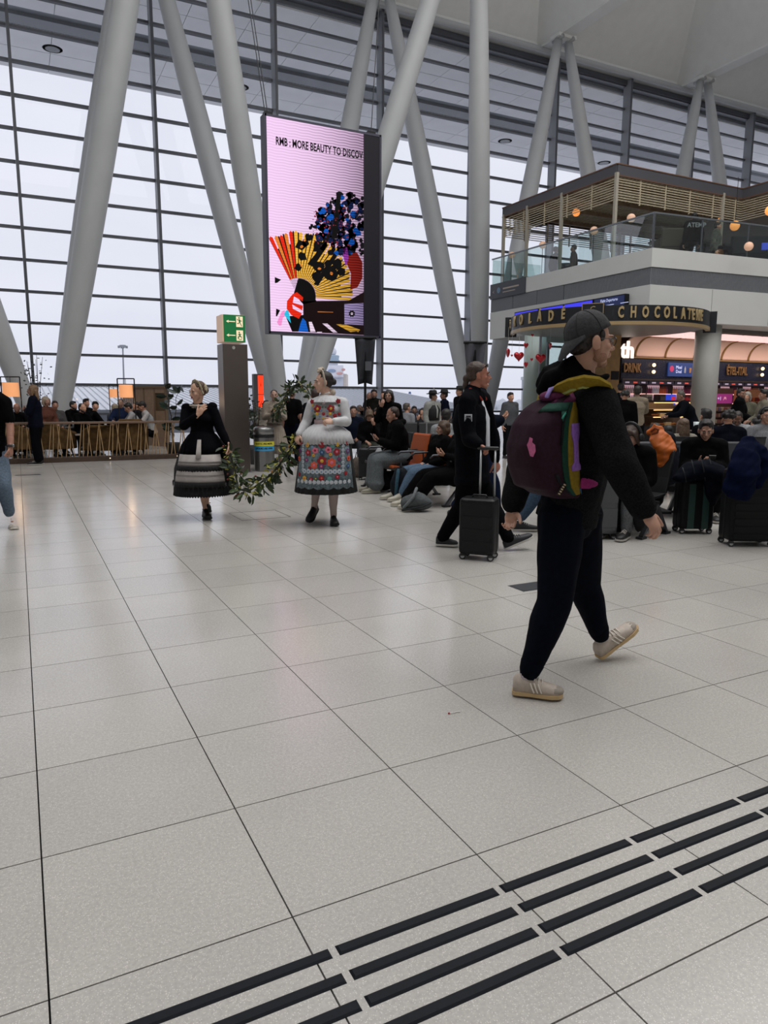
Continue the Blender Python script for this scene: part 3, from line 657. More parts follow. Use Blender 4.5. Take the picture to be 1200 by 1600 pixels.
# ------------------------------------------------------------------ beyond the glass: tower, mast, aircraft, trees
def hz(c, k=.5): # haze between is put into the pale colours of far things
    return c
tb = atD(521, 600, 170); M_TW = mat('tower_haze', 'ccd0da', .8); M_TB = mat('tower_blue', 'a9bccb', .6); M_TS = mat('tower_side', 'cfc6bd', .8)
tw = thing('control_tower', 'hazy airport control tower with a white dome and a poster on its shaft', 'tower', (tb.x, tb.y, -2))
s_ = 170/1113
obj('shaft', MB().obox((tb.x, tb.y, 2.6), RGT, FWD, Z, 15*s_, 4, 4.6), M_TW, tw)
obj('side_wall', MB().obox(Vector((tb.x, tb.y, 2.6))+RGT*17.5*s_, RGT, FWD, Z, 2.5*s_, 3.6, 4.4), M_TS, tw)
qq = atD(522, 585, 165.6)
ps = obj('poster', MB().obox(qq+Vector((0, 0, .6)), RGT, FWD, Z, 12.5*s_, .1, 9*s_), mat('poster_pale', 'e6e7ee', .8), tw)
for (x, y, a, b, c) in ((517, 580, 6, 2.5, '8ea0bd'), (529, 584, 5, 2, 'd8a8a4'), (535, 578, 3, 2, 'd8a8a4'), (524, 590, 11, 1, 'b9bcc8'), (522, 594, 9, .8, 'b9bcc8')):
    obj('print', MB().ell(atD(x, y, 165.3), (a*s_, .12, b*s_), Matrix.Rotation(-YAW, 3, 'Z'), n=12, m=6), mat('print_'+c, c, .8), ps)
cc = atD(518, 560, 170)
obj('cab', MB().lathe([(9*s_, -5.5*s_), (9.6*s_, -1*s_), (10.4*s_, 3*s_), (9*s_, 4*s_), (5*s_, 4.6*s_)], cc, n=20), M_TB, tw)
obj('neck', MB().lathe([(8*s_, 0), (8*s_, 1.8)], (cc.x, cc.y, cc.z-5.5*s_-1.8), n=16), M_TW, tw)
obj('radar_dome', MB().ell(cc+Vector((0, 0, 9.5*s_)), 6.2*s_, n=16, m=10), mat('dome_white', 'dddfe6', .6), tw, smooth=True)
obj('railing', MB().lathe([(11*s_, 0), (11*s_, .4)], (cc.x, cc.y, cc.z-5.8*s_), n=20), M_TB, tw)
# mast
mq = atD(190, 592, 75); ms = thing('floodlight_mast', 'thin floodlight mast outside the glass above the outbuilding roof', 'mast', (mq.x, mq.y, -2)); hq = atD(190, 545, 75)
M_MAST = mat('mast_grey', '9fa3aa', .6)
obj('pole', MB().tube((mq.x, mq.y, -2), hq, .12, .07), M_MAST, ms)
obj('lamp_ring', MB().lathe([(.30, 0), (.36, .1), (.30, .2)], hq, n=14), M_MAST, ms)
for k in range(4):
    a = k*math.pi/2; obj('floodlight', MB().obox(hq+Vector((.38*math.cos(a), .38*math.sin(a), 0)), (math.cos(a), math.sin(a), 0), (-math.sin(a), math.cos(a), 0), Z, .1, .16, .12), M_MAST, ms)
# tails of parked aircraft
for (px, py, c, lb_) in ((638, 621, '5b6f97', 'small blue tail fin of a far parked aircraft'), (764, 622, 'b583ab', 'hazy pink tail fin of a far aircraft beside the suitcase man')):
    q = atD(px, py, 140); sc_ = 140/1113
    t = thing('aircraft_tail', lb_, 'aircraft tail', (q.x, q.y, -2))
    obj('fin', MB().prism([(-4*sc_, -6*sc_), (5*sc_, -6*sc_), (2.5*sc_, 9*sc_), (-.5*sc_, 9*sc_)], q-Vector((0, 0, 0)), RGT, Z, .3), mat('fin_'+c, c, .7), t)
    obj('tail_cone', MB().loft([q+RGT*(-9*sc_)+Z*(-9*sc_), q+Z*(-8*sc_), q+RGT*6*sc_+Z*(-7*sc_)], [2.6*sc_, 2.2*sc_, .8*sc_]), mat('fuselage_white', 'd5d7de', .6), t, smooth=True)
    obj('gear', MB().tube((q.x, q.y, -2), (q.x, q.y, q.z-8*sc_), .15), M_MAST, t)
# tree line
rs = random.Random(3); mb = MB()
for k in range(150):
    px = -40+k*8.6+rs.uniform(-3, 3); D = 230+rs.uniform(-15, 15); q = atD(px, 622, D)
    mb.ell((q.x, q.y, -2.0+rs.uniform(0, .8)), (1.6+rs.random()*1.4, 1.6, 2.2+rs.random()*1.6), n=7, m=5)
obj('tree_line', mb, mat('far_trees', 'd3d6db', .9), kind='stuff', label='pale band of far trees along the horizon outside', cat='trees')  # haze of distance put into the pale tree colour
# neighbouring pier with upright louvres
pq0, pq1 = atD(816, 592, 57), atD(905, 574, 46)
pr = thing('pier_building', 'pale terminal pier with upright louvres seen under the sign with the hearts', 'building', ((pq0.x+pq1.x)/2, (pq0.y+pq1.y)/2, -2))
dx = (pq1-pq0); dx.z = 0; Lp = dx.length; dx.normalize(); dn = dx.cross(Z)
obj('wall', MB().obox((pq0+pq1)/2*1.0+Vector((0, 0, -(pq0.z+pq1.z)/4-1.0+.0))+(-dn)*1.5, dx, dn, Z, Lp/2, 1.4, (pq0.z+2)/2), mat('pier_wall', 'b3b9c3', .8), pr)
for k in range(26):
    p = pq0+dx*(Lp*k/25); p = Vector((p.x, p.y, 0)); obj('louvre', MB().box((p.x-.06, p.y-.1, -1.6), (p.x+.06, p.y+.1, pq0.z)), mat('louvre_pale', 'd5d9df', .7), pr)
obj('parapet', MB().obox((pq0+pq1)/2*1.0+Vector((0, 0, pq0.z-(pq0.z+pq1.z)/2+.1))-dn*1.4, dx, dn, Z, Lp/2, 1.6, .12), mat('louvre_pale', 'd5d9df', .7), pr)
# ------------------------------------------------------------------ figures
def basis(f, up=(0, 0, 1)):
    """columns: right, forward, up for a forward direction"""
    f = Vector(f).normalized(); r = f.cross(Vector(up)).normalized(); u = r.cross(f); return Matrix((r, f, u)).transposed()
class Fig:
    """one person: joints are given in place (world), the root stands at the feet"""
    def __init__(s, label, foot, group=None, lod=1, seed=1, hs=1.0, name='person', cat='person'):
        s.root = thing(name, label, cat, foot, group); s.P = Vector(foot); s.lod = lod; s.seed = seed; s.hs = hs; s.J = {}
        s.vox = {0: .010, 1: .016, 2: .023, 3: .03}[lod]
    def part(s, name, me, m, parent=None, label=None):
        P = s.P; me.transform(Matrix.Translation(-P)); me.materials.clear(); me.materials.append(m)
        me.polygons.foreach_set('use_smooth', [True]*len(me.polygons))
        o = bpy.data.objects.new(name, me); COL.objects.link(o); o.parent = parent or s.root
        if label: o['label'] = label
        return o
    def solid(s, name, mb, m, vox=None, smooth=4, wr=0.0, wf=9, parent=None, label=None):
        return s.part(name, blob(mb, vox or s.vox, smooth, wr, wf, s.seed+len(name)), m, parent, label)
    def raw(s, name, mb, m, parent=None, label=None, smooth=True):
        me = mb.mesh(name); fix_normals(me); o = s.part(name, me, m, parent, label)
        if not smooth: me.polygons.foreach_set('use_smooth', [False]*len(me.polygons))
        return o

def finger(mb, p, d, nrm, L, r, curl, seg=3):
    """a jointed finger from p along d, bending towards nrm"""
    pts = [Vector(p)]; d = Vector(d).normalized(); nrm = Vector(nrm).normalized(); ax = d.cross(nrm).normalized()
    for k, fr in enumerate((.45, .32, .23)[:seg]):
        R = Matrix.Rotation(curl*(.7 if k == 0 else 1.0), 3, ax); d = R @ d; pts.append(pts[-1]+d*L*fr)
    mb.loft(pts, [r*1.05, r, r*.92, r*.8][:len(pts)], n=8)
def hand(mb, wrist, d, palm, side, curl=.55, s=1.0, spread=.10, thumb=.6):
    """wrist, pointing d, palm facing 'palm', thumb on 'side' (+1: along d x palm)"""
    wrist = Vector(wrist); d = Vector(d).normalized(); palm = Vector(palm); palm = (palm-d*palm.dot(d)).normalized(); sd = d.cross(palm)*side
    c = wrist+d*.045*s
    R = Matrix((sd, d, palm)).transposed()
    mb.ell(c, (.040*s, .052*s, .016*s), R, n=12, m=8); mb.ell(c+sd*.018*s+palm*.006*s-d*.012*s, (.018*s, .03*s, .014*s), R, n=8, m=6)
    mb.loft([wrist-d*.03*s, wrist+d*.02*s], [.026*s, .030*s], [.021*s, .018*s], right=sd, n=12)
    for k, (o, L, r) in enumerate(((.027, .074, .0082), (.009, .082, .0085), (-.009, .076, .0082), (-.026, .060, .0072))):
        b = wrist+d*.088*s+sd*o*s-d*abs(o-.005)*.25*s
        finger(mb, b-d*.012*s, (d+sd*o*spread*18*.3/.09*.1).normalized(), palm, L*s, r*s, curl*(1+.08*k))
    td = (d*.62+sd*.75+palm*.25).normalized()
    p0 = wrist+d*.018*s+sd*.022*s; p1 = p0+td*.038*s; t2 = (td*(1-thumb*.5)+(d*.8+palm*.5)*thumb).normalized(); p2 = p1+t2*.032*s; p3 = p2+(t2+palm*.25*thumb).normalized()*.024*s
    mb.loft([p0, p1, p2, p3], [.014*s, .0115*s, .0098*s, .008*s], n=8)
def head_shape(mb, c, R, k=1.0, fem=False):
    def E(x, y, z, a, b, d, n=14, m=9): mb.ell(c+R@Vector((x, y, z))*k, (a*k, b*k, d*k), R, n, m)
    E(0, -.018, .030, .076, .096, .086); E(0, .026, -.022, .061 if not fem else .058, .064, .082); E(0, .0, -.045, .057 if not fem else .052, .062, .052)
    E(0, .052, -.094, .030 if not fem else .024, .028, .022); E(0, .040, -.078, .042, .036, .026)
    for s_ in (-1, 1):
        E(s_*.037, .058, -.026, .022, .022, .022, 10, 7); E(s_*.079, -.008, -.012, .008, .019, .031, 10, 7); E(s_*.074, .004, -.03, .008, .01, .012, 8, 6)
        E(s_*.030, .079, .022, .024, .011, .008, 8, 6); E(s_*.011, .093, -.034, .009, .009, .008, 8, 6)
    mb.loft([c+R@Vector((0, .082, .016))*k, c+R@Vector((0, .096, -.010))*k, c+R@Vector((0, .107, -.030))*k], [.007*k, .009*k, .011*k], n=8)
    E(0, .088, -.0545, .023, .010, .0065, 10, 6); E(0, .086, -.0655, .020, .010, .0072, 10, 6)
def add_face(f, c, R, k, sk, brow='2a1d16', eye='3b2a20', lips=None):
    for s_ in (-1, 1):
        p = c+R@Vector((s_*.031, .0825, .002))*k; mb = MB(); mb.ell(p, (.0125*k, .010*k, .0075*k), R, 12, 8)
        e = f.raw('eye', mb, mat('eye_white', '8f8680', .3)); mb = MB(); mb.ell(p+R@Vector((0, .0075, 0))*k, (.0058*k, .004*k, .0058*k), R, 10, 6)
        f.raw('iris', mb, mat('iris_'+eye, eye, .2), e)
        mb = MB(); mb.loft([c+R@Vector((s_*.014, .0905, .020))*k, c+R@Vector((s_*.032, .0905, .026))*k, c+R@Vector((s_*.050, .078, .020))*k], [.0035*k, .0042*k, .002*k], n=6)
        f.raw('eyebrow', mb, mat('brow_'+brow, brow, .8))
    if lips:
        mb = MB(); mb.ell(c+R@Vector((0, .0915, -.0545))*k, (.021*k, .0085*k, .0055*k), R, 12, 6); mb.ell(c+R@Vector((0, .090, -.065))*k, (.018*k, .0085*k, .006*k), R, 12, 6)
        f.raw('lips', mb, mat('lips_'+lips, lips, .4))
def hair_shape(mb, c, R, k, style):
    def E(x, y, z, a, b, d): mb.ell(c+R@Vector((x, y, z))*k, (a*k, b*k, d*k), R, 16, 10)
    def T(pts, rx, ry=None): mb.loft([c+R@Vector(p)*k for p in pts], [r*k for r in rx], [r*k for r in (ry or rx)], right=R@Vector((1, 0, 0)), n=12)
    if style == 'bald': return False
    if style == 'crop': E(0, -.030, .040, .081, .092, .084); E(0, -.05, -.0, .074, .066, .062)
    elif style == 'short': E(0, -.026, .046, .085, .096, .085); E(0, -.052, .0, .080, .068, .068); E(0, .04, .098, .055, .035, .024)
    elif style == 'quiff': E(0, -.026, .05, .086, .098, .086); E(0, -.052, .0, .079, .066, .066); E(0, .045, .108, .058, .04, .03); E(.03, .03, .105, .04, .05, .028)
    elif style == 'curly':
        rs_ = random.Random(4)
        for i in range(38):
            a = rs_.uniform(0, 6.28); z = rs_.uniform(-.2, 1); r = math.sqrt(max(0, 1-z*z))
            y = r*math.sin(a)
            if y > .55 and z < .55: continue
            E(.082*r*math.cos(a), -.022+.095*y, .04+.085*z, .027, .027, .025)
        E(0, -.03, .04, .08, .09, .082)
    elif style in ('long', 'longfront'):
        E(0, -.026, .042, .088, .100, .088); E(0, -.055, -.01, .086, .066, .085)
        T([(0, -.07, 0), (0, -.085, -.12), (0, -.085, -.24), (0, -.075, -.33)], [.085, .092, .085, .05], [.05, .045, .04, .02])
        for s_ in (-1, 1): T([(s_*.07, .01, .06), (s_*.086, -.005, -.03), (s_*.085, -.0, -.15), (s_*.075, .02, -.25)], [.022, .022, .024, .012], [.04, .035, .035, .02])
    elif style == 'bob':
        E(0, -.024, .044, .090, .100, .090); E(0, -.05, -.03, .094, .072, .09)
        for s_ in (-1, 1): T([(s_*.072, .015, .06), (s_*.09, .0, -.03), (s_*.082, .01, -.11)], [.02, .022, .012], [.045, .04, .03])
    elif style == 'bun': E(0, -.030, .042, .081, .094, .084); E(0, -.055, .0, .077, .062, .066); E(0, -.125, .0, .038, .036, .038)
    elif style == 'tied': E(0, -.030, .042, .081, .094, .084); E(0, -.055, .0, .077, .062, .066); E(0, -.115, -.03, .03, .035, .035); T([(0, -.11, -.03), (0, -.125, -.10), (0, -.11, -.16)], [.022, .026, .01])
    elif style == 'fringe':
        E(0, -.026, .044, .088, .100, .090); E(0, -.052, -.02, .086, .07, .085); E(0, .062, .060, .062, .030, .042)
        for s_ in (-1, 1): T([(s_*.066, .045, .06), (s_*.082, .02, -.02), (s_*.08, .01, -.09)], [.016, .018, .01], [.04, .035, .02])
    return True
def beard(f, c, R, k, m, full=True):
    mb = MB()
    def E(x, y, z, a, b, d): mb.ell(c+R@Vector((x, y, z))*k, (a*k, b*k, d*k), R, 12, 8)
    E(0, .058, -.096, .036, .032, .024)
    for s_ in (-1, 1): E(s_*.040, .030, -.078, .022, .042, .030); E(s_*.060, .004, -.05, .012, .02, .035)
    E(0, .089, -.042, .026, .008, .006)
    f.solid('beard', mb, m, vox=max(.004, f.vox*.5), smooth=2)
def lerp(a, b, t): return Vector(a).lerp(Vector(b), t)
def body_parts(f, o):
    """skin body as one surface, then clothes over it"""
    J = f.J; k = o.get('k', 1.0); fem = o.get('fem', False); face = o['face']; R = basis(face, o.get('hup', (0, 0, 1))); c = J['head']
    shr = (J['shR']-J['shL']).normalized(); hpr = (J['hipR']-J['hipL']).normalized(); bulk = o.get('bulk', 1.0)
    neck = J['neck']; pel = J['pelvis']; chest = J['chest']; top = lerp(chest, neck, .55)
    def torso(mb, e, lo=0.0, sc=1.0, hi=True, hem=None):
        a = pel if hem is None else pel+(pel-chest).normalized()*hem
        pts = [a, lerp(pel, chest, .15), lerp(pel, chest, .55), chest, top]; w = (J['shR']-J['shL']).length/2
        fw = .86 if fem else 1.0
        rx = [.165*k*(1.04 if fem else .97), .158*k, .138*k*(.88 if fem else 1.0), min(.17*k*fw, w*.98), w*.80]; ry = [.112*k, .112*k, .102*k, .118*k, .085*k]
        rr = (shr+hpr).normalized()
        if hem is not None and hem > 0:
            mb.loft([a, lerp(a, pel, .6)], [rx[0]*bulk+e*1.2]*2, [ry[0]*bulk+e*1.3]*2, right=rr, n=20, dome=False)
        mb.loft(pts, [x*bulk+e for x in rx], [y*bulk+e for y in ry], right=rr, n=18, dome=hem is None)
        mb.loft([top, neck], [.075*k+e, .052*k+e], n=12)
        for s_ in ('L', 'R'): mb.loft([lerp(neck, J['sh'+s_], .25)-Vector((0, 0, .02)), J['sh'+s_]], [.052*k+e, .056*k+e], n=10)
        if fem and o.get('bust', True):
            fd = rr.cross((neck-pel).normalized())*-1
            if fd.dot(face if abs(Vector(face).normalized().dot(fd)) > .2 else Vector(face)) < 0 and not o.get('twist'): fd = fd*1
            fd = (neck-pel).normalized().cross(rr)
            for s_ in (-1, 1): mb.ell(chest+rr*s_*.065*k+fd*.062*k-Vector((0, 0, .01)), .058*k+e)
    def arm(mb, s_, e, upto=1.0, taper=1.0):
        a, b, c_ = J['sh'+s_], J['el'+s_], J['wr'+s_]
        if upto <= .5: mb.loft([a, lerp(a, b, upto*2)], [.053*k+e, .048*k+e], n=12); return
        e2 = lerp(b, c_, (upto-.5)*2)
        mb.loft([a, lerp(a, b, .5), b], [.054*k+e, .048*k+e, .043*k+e], n=12); mb.loft([b, lerp(b, e2, .35), e2], [.043*k+e, .042*k+e, .029*k+e*taper], n=12)
    def leg(mb, s_, e, upto=1.0, taper=1.0):
        a, b, c_ = J['hip'+s_], J['kn'+s_], J['an'+s_]
        t0 = a
        if upto <= .5: mb.loft([t0, lerp(a, b, upto*2)], [.088*k+e, .065*k+e], n=14); return
        e2 = lerp(b, c_, (upto-.5)*2)
        mb.loft([t0, lerp(a, b, .45), b], [.090*k+e, .078*k+e, .056*k+e], n=14); back = Vector((0, 0, 0))
        mb.loft([b, lerp(b, e2, .35), lerp(b, e2, .8), e2], [.055*k+e, .056*k+e, .040*k+e*(.5+.5*taper), .036*k+e*taper], n=14)
    # --- skin
    sk = skin(o.get('skin', 'b98a72'))
    mb = MB(); torso(mb, -.012)
    for s_ in ('L', 'R'): arm(mb, s_, 0 if o.get('bare_arms') else -.006); leg(mb, s_, -.006); mb.ell(lerp(J['an'+s_], J['toe'+s_], .35)-Vector((0, 0, .022)), (.026*k, .05*k, .018*k), basis(J['toe'+s_]-J['an'+s_]))
    if True:
        vb, vh, vq = {0: (.024, .0052, .0038), 1: (.025, .0075, .0055), 2: (.027, .0115, .0075)}[min(2, f.lod)]
        me = blob(mb, vb, 2); hd = MB(); head_shape(hd, c, R, k*f.hs, fem); hd.loft([lerp(neck, c, -.25), lerp(neck, c, .3), c+R@Vector((0, -.022, -.05))*k], [.060*k, .054*k, .050*k], n=14)
        hm = blob(hd, vh, 4 if f.lod < 2 else 2); bm = bmesh.new(); bm.from_mesh(me); bm.from_mesh(hm)
        for s_ in ('L', 'R'):
            h = o.get('hand'+s_, {}); d = J.get('hd'+s_, J['wr'+s_]-J['el'+s_]); q = MB(); hand(q, J['wr'+s_], d, J.get('pm'+s_, Vector((0, 0, -1))), -1 if s_ == 'L' else 1, **h)
            q.loft([lerp(J['wr'+s_], J['el'+s_], .45), J['wr'+s_]], [.036*k, .027*k], n=12)
            qm = blob(q, vq, 2); bm.from_mesh(qm); bpy.data.meshes.remove(qm)
        m2 = bpy.data.meshes.new('body'); bm.to_mesh(m2); bm.free(); body = f.part('body', m2, sk)
        if f.lod < 2: add_face(f, c, R, k*f.hs, sk, o.get('haircol', '2a1d16'), lips=o.get('lips'))
    # --- hair
    st = o.get('hair', 'short')
    if st != 'bald':
        mb = MB(); hair_shape(mb, c, R, k*f.hs, st)
        f.solid('hair', mb, mat('hair_'+o.get('haircol', '2a1d16'), o.get('haircol', '2a1d16'), .55, noise_amt=.4, nscale=90, bump=.4), vox={0: .007, 1: .010, 2: .014, 3: .018}[f.lod], smooth=2, wr=.004, wf=30)
    if o.get('beard'): beard(f, c, R, k*f.hs, mat('hair_'+o['beard'], o['beard'], .7))
    # --- clothes
    wr = o.get('wr', .006); tc_ = o.get('top', '17181c'); tn = o.get('topname', 'jacket')
    if tc_:
        mb = MB(); e = o.get('te', .02); torso(mb, e, hem=o.get('hem', .06)); sl = o.get('sleeve', .97)
        for s_ in ('L', 'R'): arm(mb, s_, e*o.get('se', .8), sl, o.get('cuff', .6))
        mb.loft([lerp(top, neck, .5), lerp(neck, c, .12)], [.075*k, .062*k], n=14)
        if o.get('hood'): mb.loft([neck+R@Vector((-.09, -.02, -.02)), neck+R@Vector((-.06, -.10, .0)), neck+R@Vector((0, -.13, .0)), neck+R@Vector((.06, -.10, .0)), neck+R@Vector((.09, -.02, -.02))], [.03, .045, .055, .045, .03], n=10)
        f.solid(tn, mb, o.get('topmat') or cloth(tc_), smooth=4, wr=wr, wf=9)
    bc = o.get('bottom', '16181d')
    if bc:
        mb = MB(); e = o.get('be', .018); up_ = (chest-pel).normalized()
        mb.loft([pel+up_*.10, pel, lerp(J['hipL'], J['hipR'], .5)-up_*.03], [.145*k*bulk+e, .16*k*bulk+e, .14*k+e], [.105*k*bulk+e, .112*k*bulk+e, .10*k+e], right=hpr, n=16)
        for s_ in ('L', 'R'): leg(mb, s_, e, o.get('leg', .96), o.get('flare', 1.0))
        f.solid(o.get('botname', 'trousers'), mb, o.get('botmat') or cloth(bc), smooth=4, wr=wr, wf=8)
    sc = o.get('shoes', '1b1b1d')
    if sc:
        for s_ in ('L', 'R'): shoe(f, J['an'+s_], J['toe'+s_], sc, o.get('sole', 'a8a49c'), o, up=o.get('shoeup'+s_))
    return body
def shoe(f, an, toe, col, solecol, o, up=None):
    """an = ankle joint, toe = tip of the shoe; sole lies below the ankle"""
    an, toe = Vector(an), Vector(toe); up = Vector(up or (0, 0, 1)).normalized()
    d = toe-an; d = d-up*d.dot(up); d.normalize(); r = d.cross(up)
    ah = (an-toe).dot(up)            # ankle height over the sole plane at the tip
    heel = an-d*.065-up*ah; L = (toe-heel).dot(d); P = lambda x, y, z: heel+d*(x*L)+r*y+up*z
    st = ((0, .024, .062), (.05, .033, .082), (.2, .037, .092), (.32, .037, .090), (.45, .040, .072), (.6, .046, .056), (.78, .049, .044), (.92, .040, .036), (1.0, .018, .020))
    def shell(sc, z0, hmax=None):
        vs = []; n = 12; fs = []
        for x, w_, h in st:
            for j in range(n):
                a = math.pi*2*j/n; yy = w_*sc*math.cos(a); hh_ = (h if hmax is None else hmax); zz = z0+max(0, math.sin(a))**.7*(hh_-0) if math.sin(a) > 0 else z0
                vs.append(P(x*(1.0) if hmax is None else (x*1.02-.01), yy, zz))
        for i in range(len(st)-1):
            for j in range(n): fs.append((i*n+j, i*n+(j+1) % n, (i+1)*n+(j+1) % n, (i+1)*n+j))
        fs.append(tuple(range(n-1, -1, -1))); fs.append(tuple((len(st)-1)*n+j for j in range(n))); return MB().add(vs, fs)
    s = f.raw('shoe', shell(1.0, .014), mat('shoe_'+col, col, .55, noise_amt=.1, nscale=50))
    n = 12; k = len(st); vs = []
    for x, w_, h in st:
        for q in (-1, 1): vs.append((x*1.03-.012, q*w_*1.08))
    out = [vs[2*i] for i in range(k)]+[vs[2*i+1] for i in range(k-1, -1, -1)]
    o_ = [P(x, y, 0) for x, y in out]; t_ = [P(x, y, .018) for x, y in out]; m_ = len(out)
    f.raw('sole', MB().add(o_+t_, [tuple(range(m_-1, -1, -1)), tuple(range(m_, 2*m_))]+[(i, (i+1) % m_, m_+(i+1) % m_, m_+i) for i in range(m_)]), mat('sole_'+solecol, solecol, .6), s, smooth=False)
    if f.lod <= 1 or o.get('laces'):
        mb = MB()
        for i in range(4):
            x = .36+.075*i; h = (.092, .083, .073, .066)[i]+.012; mb.loft([P(x, -.026, h-.016), P(x+.01, 0, h+.001), P(x, .026, h-.016)], .0034, n=6)
        f.raw('laces', mb, mat('lace_'+o.get('lace', 'c9c4bb'), o.get('lace', 'c9c4bb'), .8), s)
    if o.get('stripes') and f.lod == 0:
        for i in range(3):
            x = .36+.075*i
            for q in (-1, 1):
                f.raw('side_stripe', MB().loft([P(x+.07, q*.0455, .026), P(x+.03, q*.0425, .045), P(x-.005, q*.036, .066)], .0042, n=6), mat('stripe_white', 'd9d2c6', .6), s)
        f.raw('toe_cap', MB().ell(P(.85, 0, .03), (.043, .045, .022), Matrix((r, d, up)).transposed(), 14, 8), mat('suede_toe', '9b9389', .9), s)
        mb = MB(); mb.loft([P(.27, 0, .085), P(.30, 0, .150)], .034, .031, n=14); f.raw('sock', mb, mat('sock', 'b9aeb4', .9), None)
    return s

def pose(foot, yawdir, kind='stand', h=1.72, arms='down', lean=0.0, head=None, over=None, spread=.09, seat=.45, knee=0.0):
    """joints in place for a common pose; yawdir is the way the chest faces"""
    k = h/1.75; B = basis(Vector(yawdir)); foot = Vector(foot)
    def W(x, y, z): return foot+B@Vector((x, y, z))
    J = {}
    if kind in ('stand', 'walk'):
        pz = .95*k; J['pelvis'] = W(0, 0, pz); ln = lean
        J['chest'] = W(0, ln*.5, 1.28*k); J['neck'] = W(0, ln, 1.48*k); J['head'] = W(0, ln*1.15+.02, 1.625*k)
        for s_, x in (('L', -1), ('R', 1)):
            J['hip'+s_] = W(x*.09*k, 0, .92*k)
            if kind == 'stand':
                J['kn'+s_] = W(x*.10*k, .02, .50*k); J['an'+s_] = W(x*spread*1.1, -.02, .09); J['toe'+s_] = W(x*spread*1.4, .20, .012)
            else:
                t = x; J['kn'+s_] = W(x*.09*k, .10+.10*t, .50*k); J['an'+s_] = W(x*.08*k, .26*t, .10 if t > 0 else .14); J['toe'+s_] = W(x*.08*k, .26*t+.22, .03 if t > 0 else .012)
            J['sh'+s_] = W(x*.175*k, ln*.9, 1.42*k)
        hz_ = 1.0*k; ssz = 0
    else:
        pz = seat+.09; J['pelvis'] = W(0, 0, pz); ln = lean
        J['chest'] = W(0, ln*.6, pz+.33*k); J['neck'] = W(0, ln, pz+.53*k-abs(ln)*.15); J['head'] = W(0, ln*1.2+.03, pz+.68*k-abs(ln)*.25)
        for s_, x in (('L', -1), ('R', 1)):
            J['hip'+s_] = W(x*.09*k, .02, pz-.02); J['kn'+s_] = W(x*.13*k, .42*k, seat+.05); J['an'+s_] = W(x*.12*k, .42*k+.02+knee, .09); J['toe'+s_] = W(x*.13*k, .42*k+.24+knee, .012)
            J['sh'+s_] = W(x*.175*k, ln*.9, pz+.47*k-abs(ln)*.12)
    for s_, x in (('L', -1), ('R', 1)):
        S = J['sh'+s_]; w = lambda a, b, c: S+B@Vector((a*x, b, c))*k
        a_ = arms if isinstance(arms, str) else arms[0 if s_ == 'L' else 1]
        if a_ == 'down': J['el'+s_] = w(.05, -.04, -.30); J['wr'+s_] = w(.06, .05, -.55); pm = B@Vector((-x, 0, 0))
        elif a_ == 'swingf': J['el'+s_] = w(.05, .08, -.28); J['wr'+s_] = w(.04, .27, -.45); pm = B@Vector((-x, 0, 0))
        elif a_ == 'swingb': J['el'+s_] = w(.06, -.16, -.26); J['wr'+s_] = w(.05, -.12, -.51); pm = B@Vector((-x, 0, 0))
        elif a_ == 'lap': J['el'+s_] = w(.06, .05, -.28); J['wr'+s_] = w(-.07, .27, -.36); pm = Vector((0, 0, -1))
        elif a_ == 'phone': J['el'+s_] = w(.04, .06, -.28); J['wr'+s_] = w(-.11, .28, -.20); pm = B@Vector((-x*.5, -.3, .8))
        elif a_ == 'cross': J['el'+s_] = w(.05, .08, -.28); J['wr'+s_] = w(-.17, .19, -.22); pm = B@Vector((0, -1, 0))
        elif a_ == 'chin': J['el'+s_] = w(.0, .16, -.24); J['wr'+s_] = w(-.10, .20, .01); pm = B@Vector((0, -1, .2))
        elif a_ == 'table': J['el'+s_] = w(.08, .16, -.22); J['wr'+s_] = w(-.05, .38, -.26); pm = Vector((0, 0, -1))
        elif a_ == 'hip': J['el'+s_] = w(.16, -.08, -.24); J['wr'+s_] = w(-.0, .06, -.38); pm = B@Vector((-x, 0, 0))
        J['pm'+s_] = pm
    if head is not None:       # shift the upper body so that the head stands where wanted
        hd = Vector(head); dl = hd-J['head']
        for n_, fr in (('head', 1), ('neck', .85), ('chest', .45), ('shL', .8), ('shR', .8), ('elL', .6), ('elR', .6), ('wrL', .5), ('wrR', .5)): J[n_] = J[n_]+dl*fr
    if over: J.update({a: Vector(b) for a, b in over.items()})
    return J
def someone(label, px, py, D, kind='stand', face=0, turn=None, h=None, arms='down', lean=0.0, lod=2, group=None, seat=.45, nod=0.0, z=0.0, seed=None, knee=0.0, **o):
    """a person whose head centre is seen at (px, py) at distance D, standing or sitting on the floor below"""
    hd = atD(px, py, D); fd = facing(face); fc = facing(turn if turn is not None else face)
    k0 = (h or 1.72)/1.75
    if kind == 'sit':
        k0 = (h or 1.70)/1.75; seat = min(.62, max(.34, hd.z-z-.09-.68*k0+abs(lean)*.25)) if o.get('fitseat', True) else seat
        foot = Vector((hd.x, hd.y, z))-fd*(lean*1.2+.03)
    else:
        h = h or max(1.45, min(1.95, (hd.z-z)/1.625*1.75)); foot = Vector((hd.x, hd.y, z))-fd*(lean*1.15+.02)
    hh_ = h or 1.70
    J = pose(foot, fd, kind, hh_, arms, lean, hd, seat=seat, knee=knee)
    f = Fig(label, foot, group, lod, seed if seed is not None else int(px*7+py) % 991, o.pop('hs', 1.0)); f.J = J
    o.setdefault('k', hh_/1.75); o['face'] = (fc+Vector((0, 0, -nod))); body_parts(f, o); f.B = basis(fd); f.R = basis(o['face']); return f
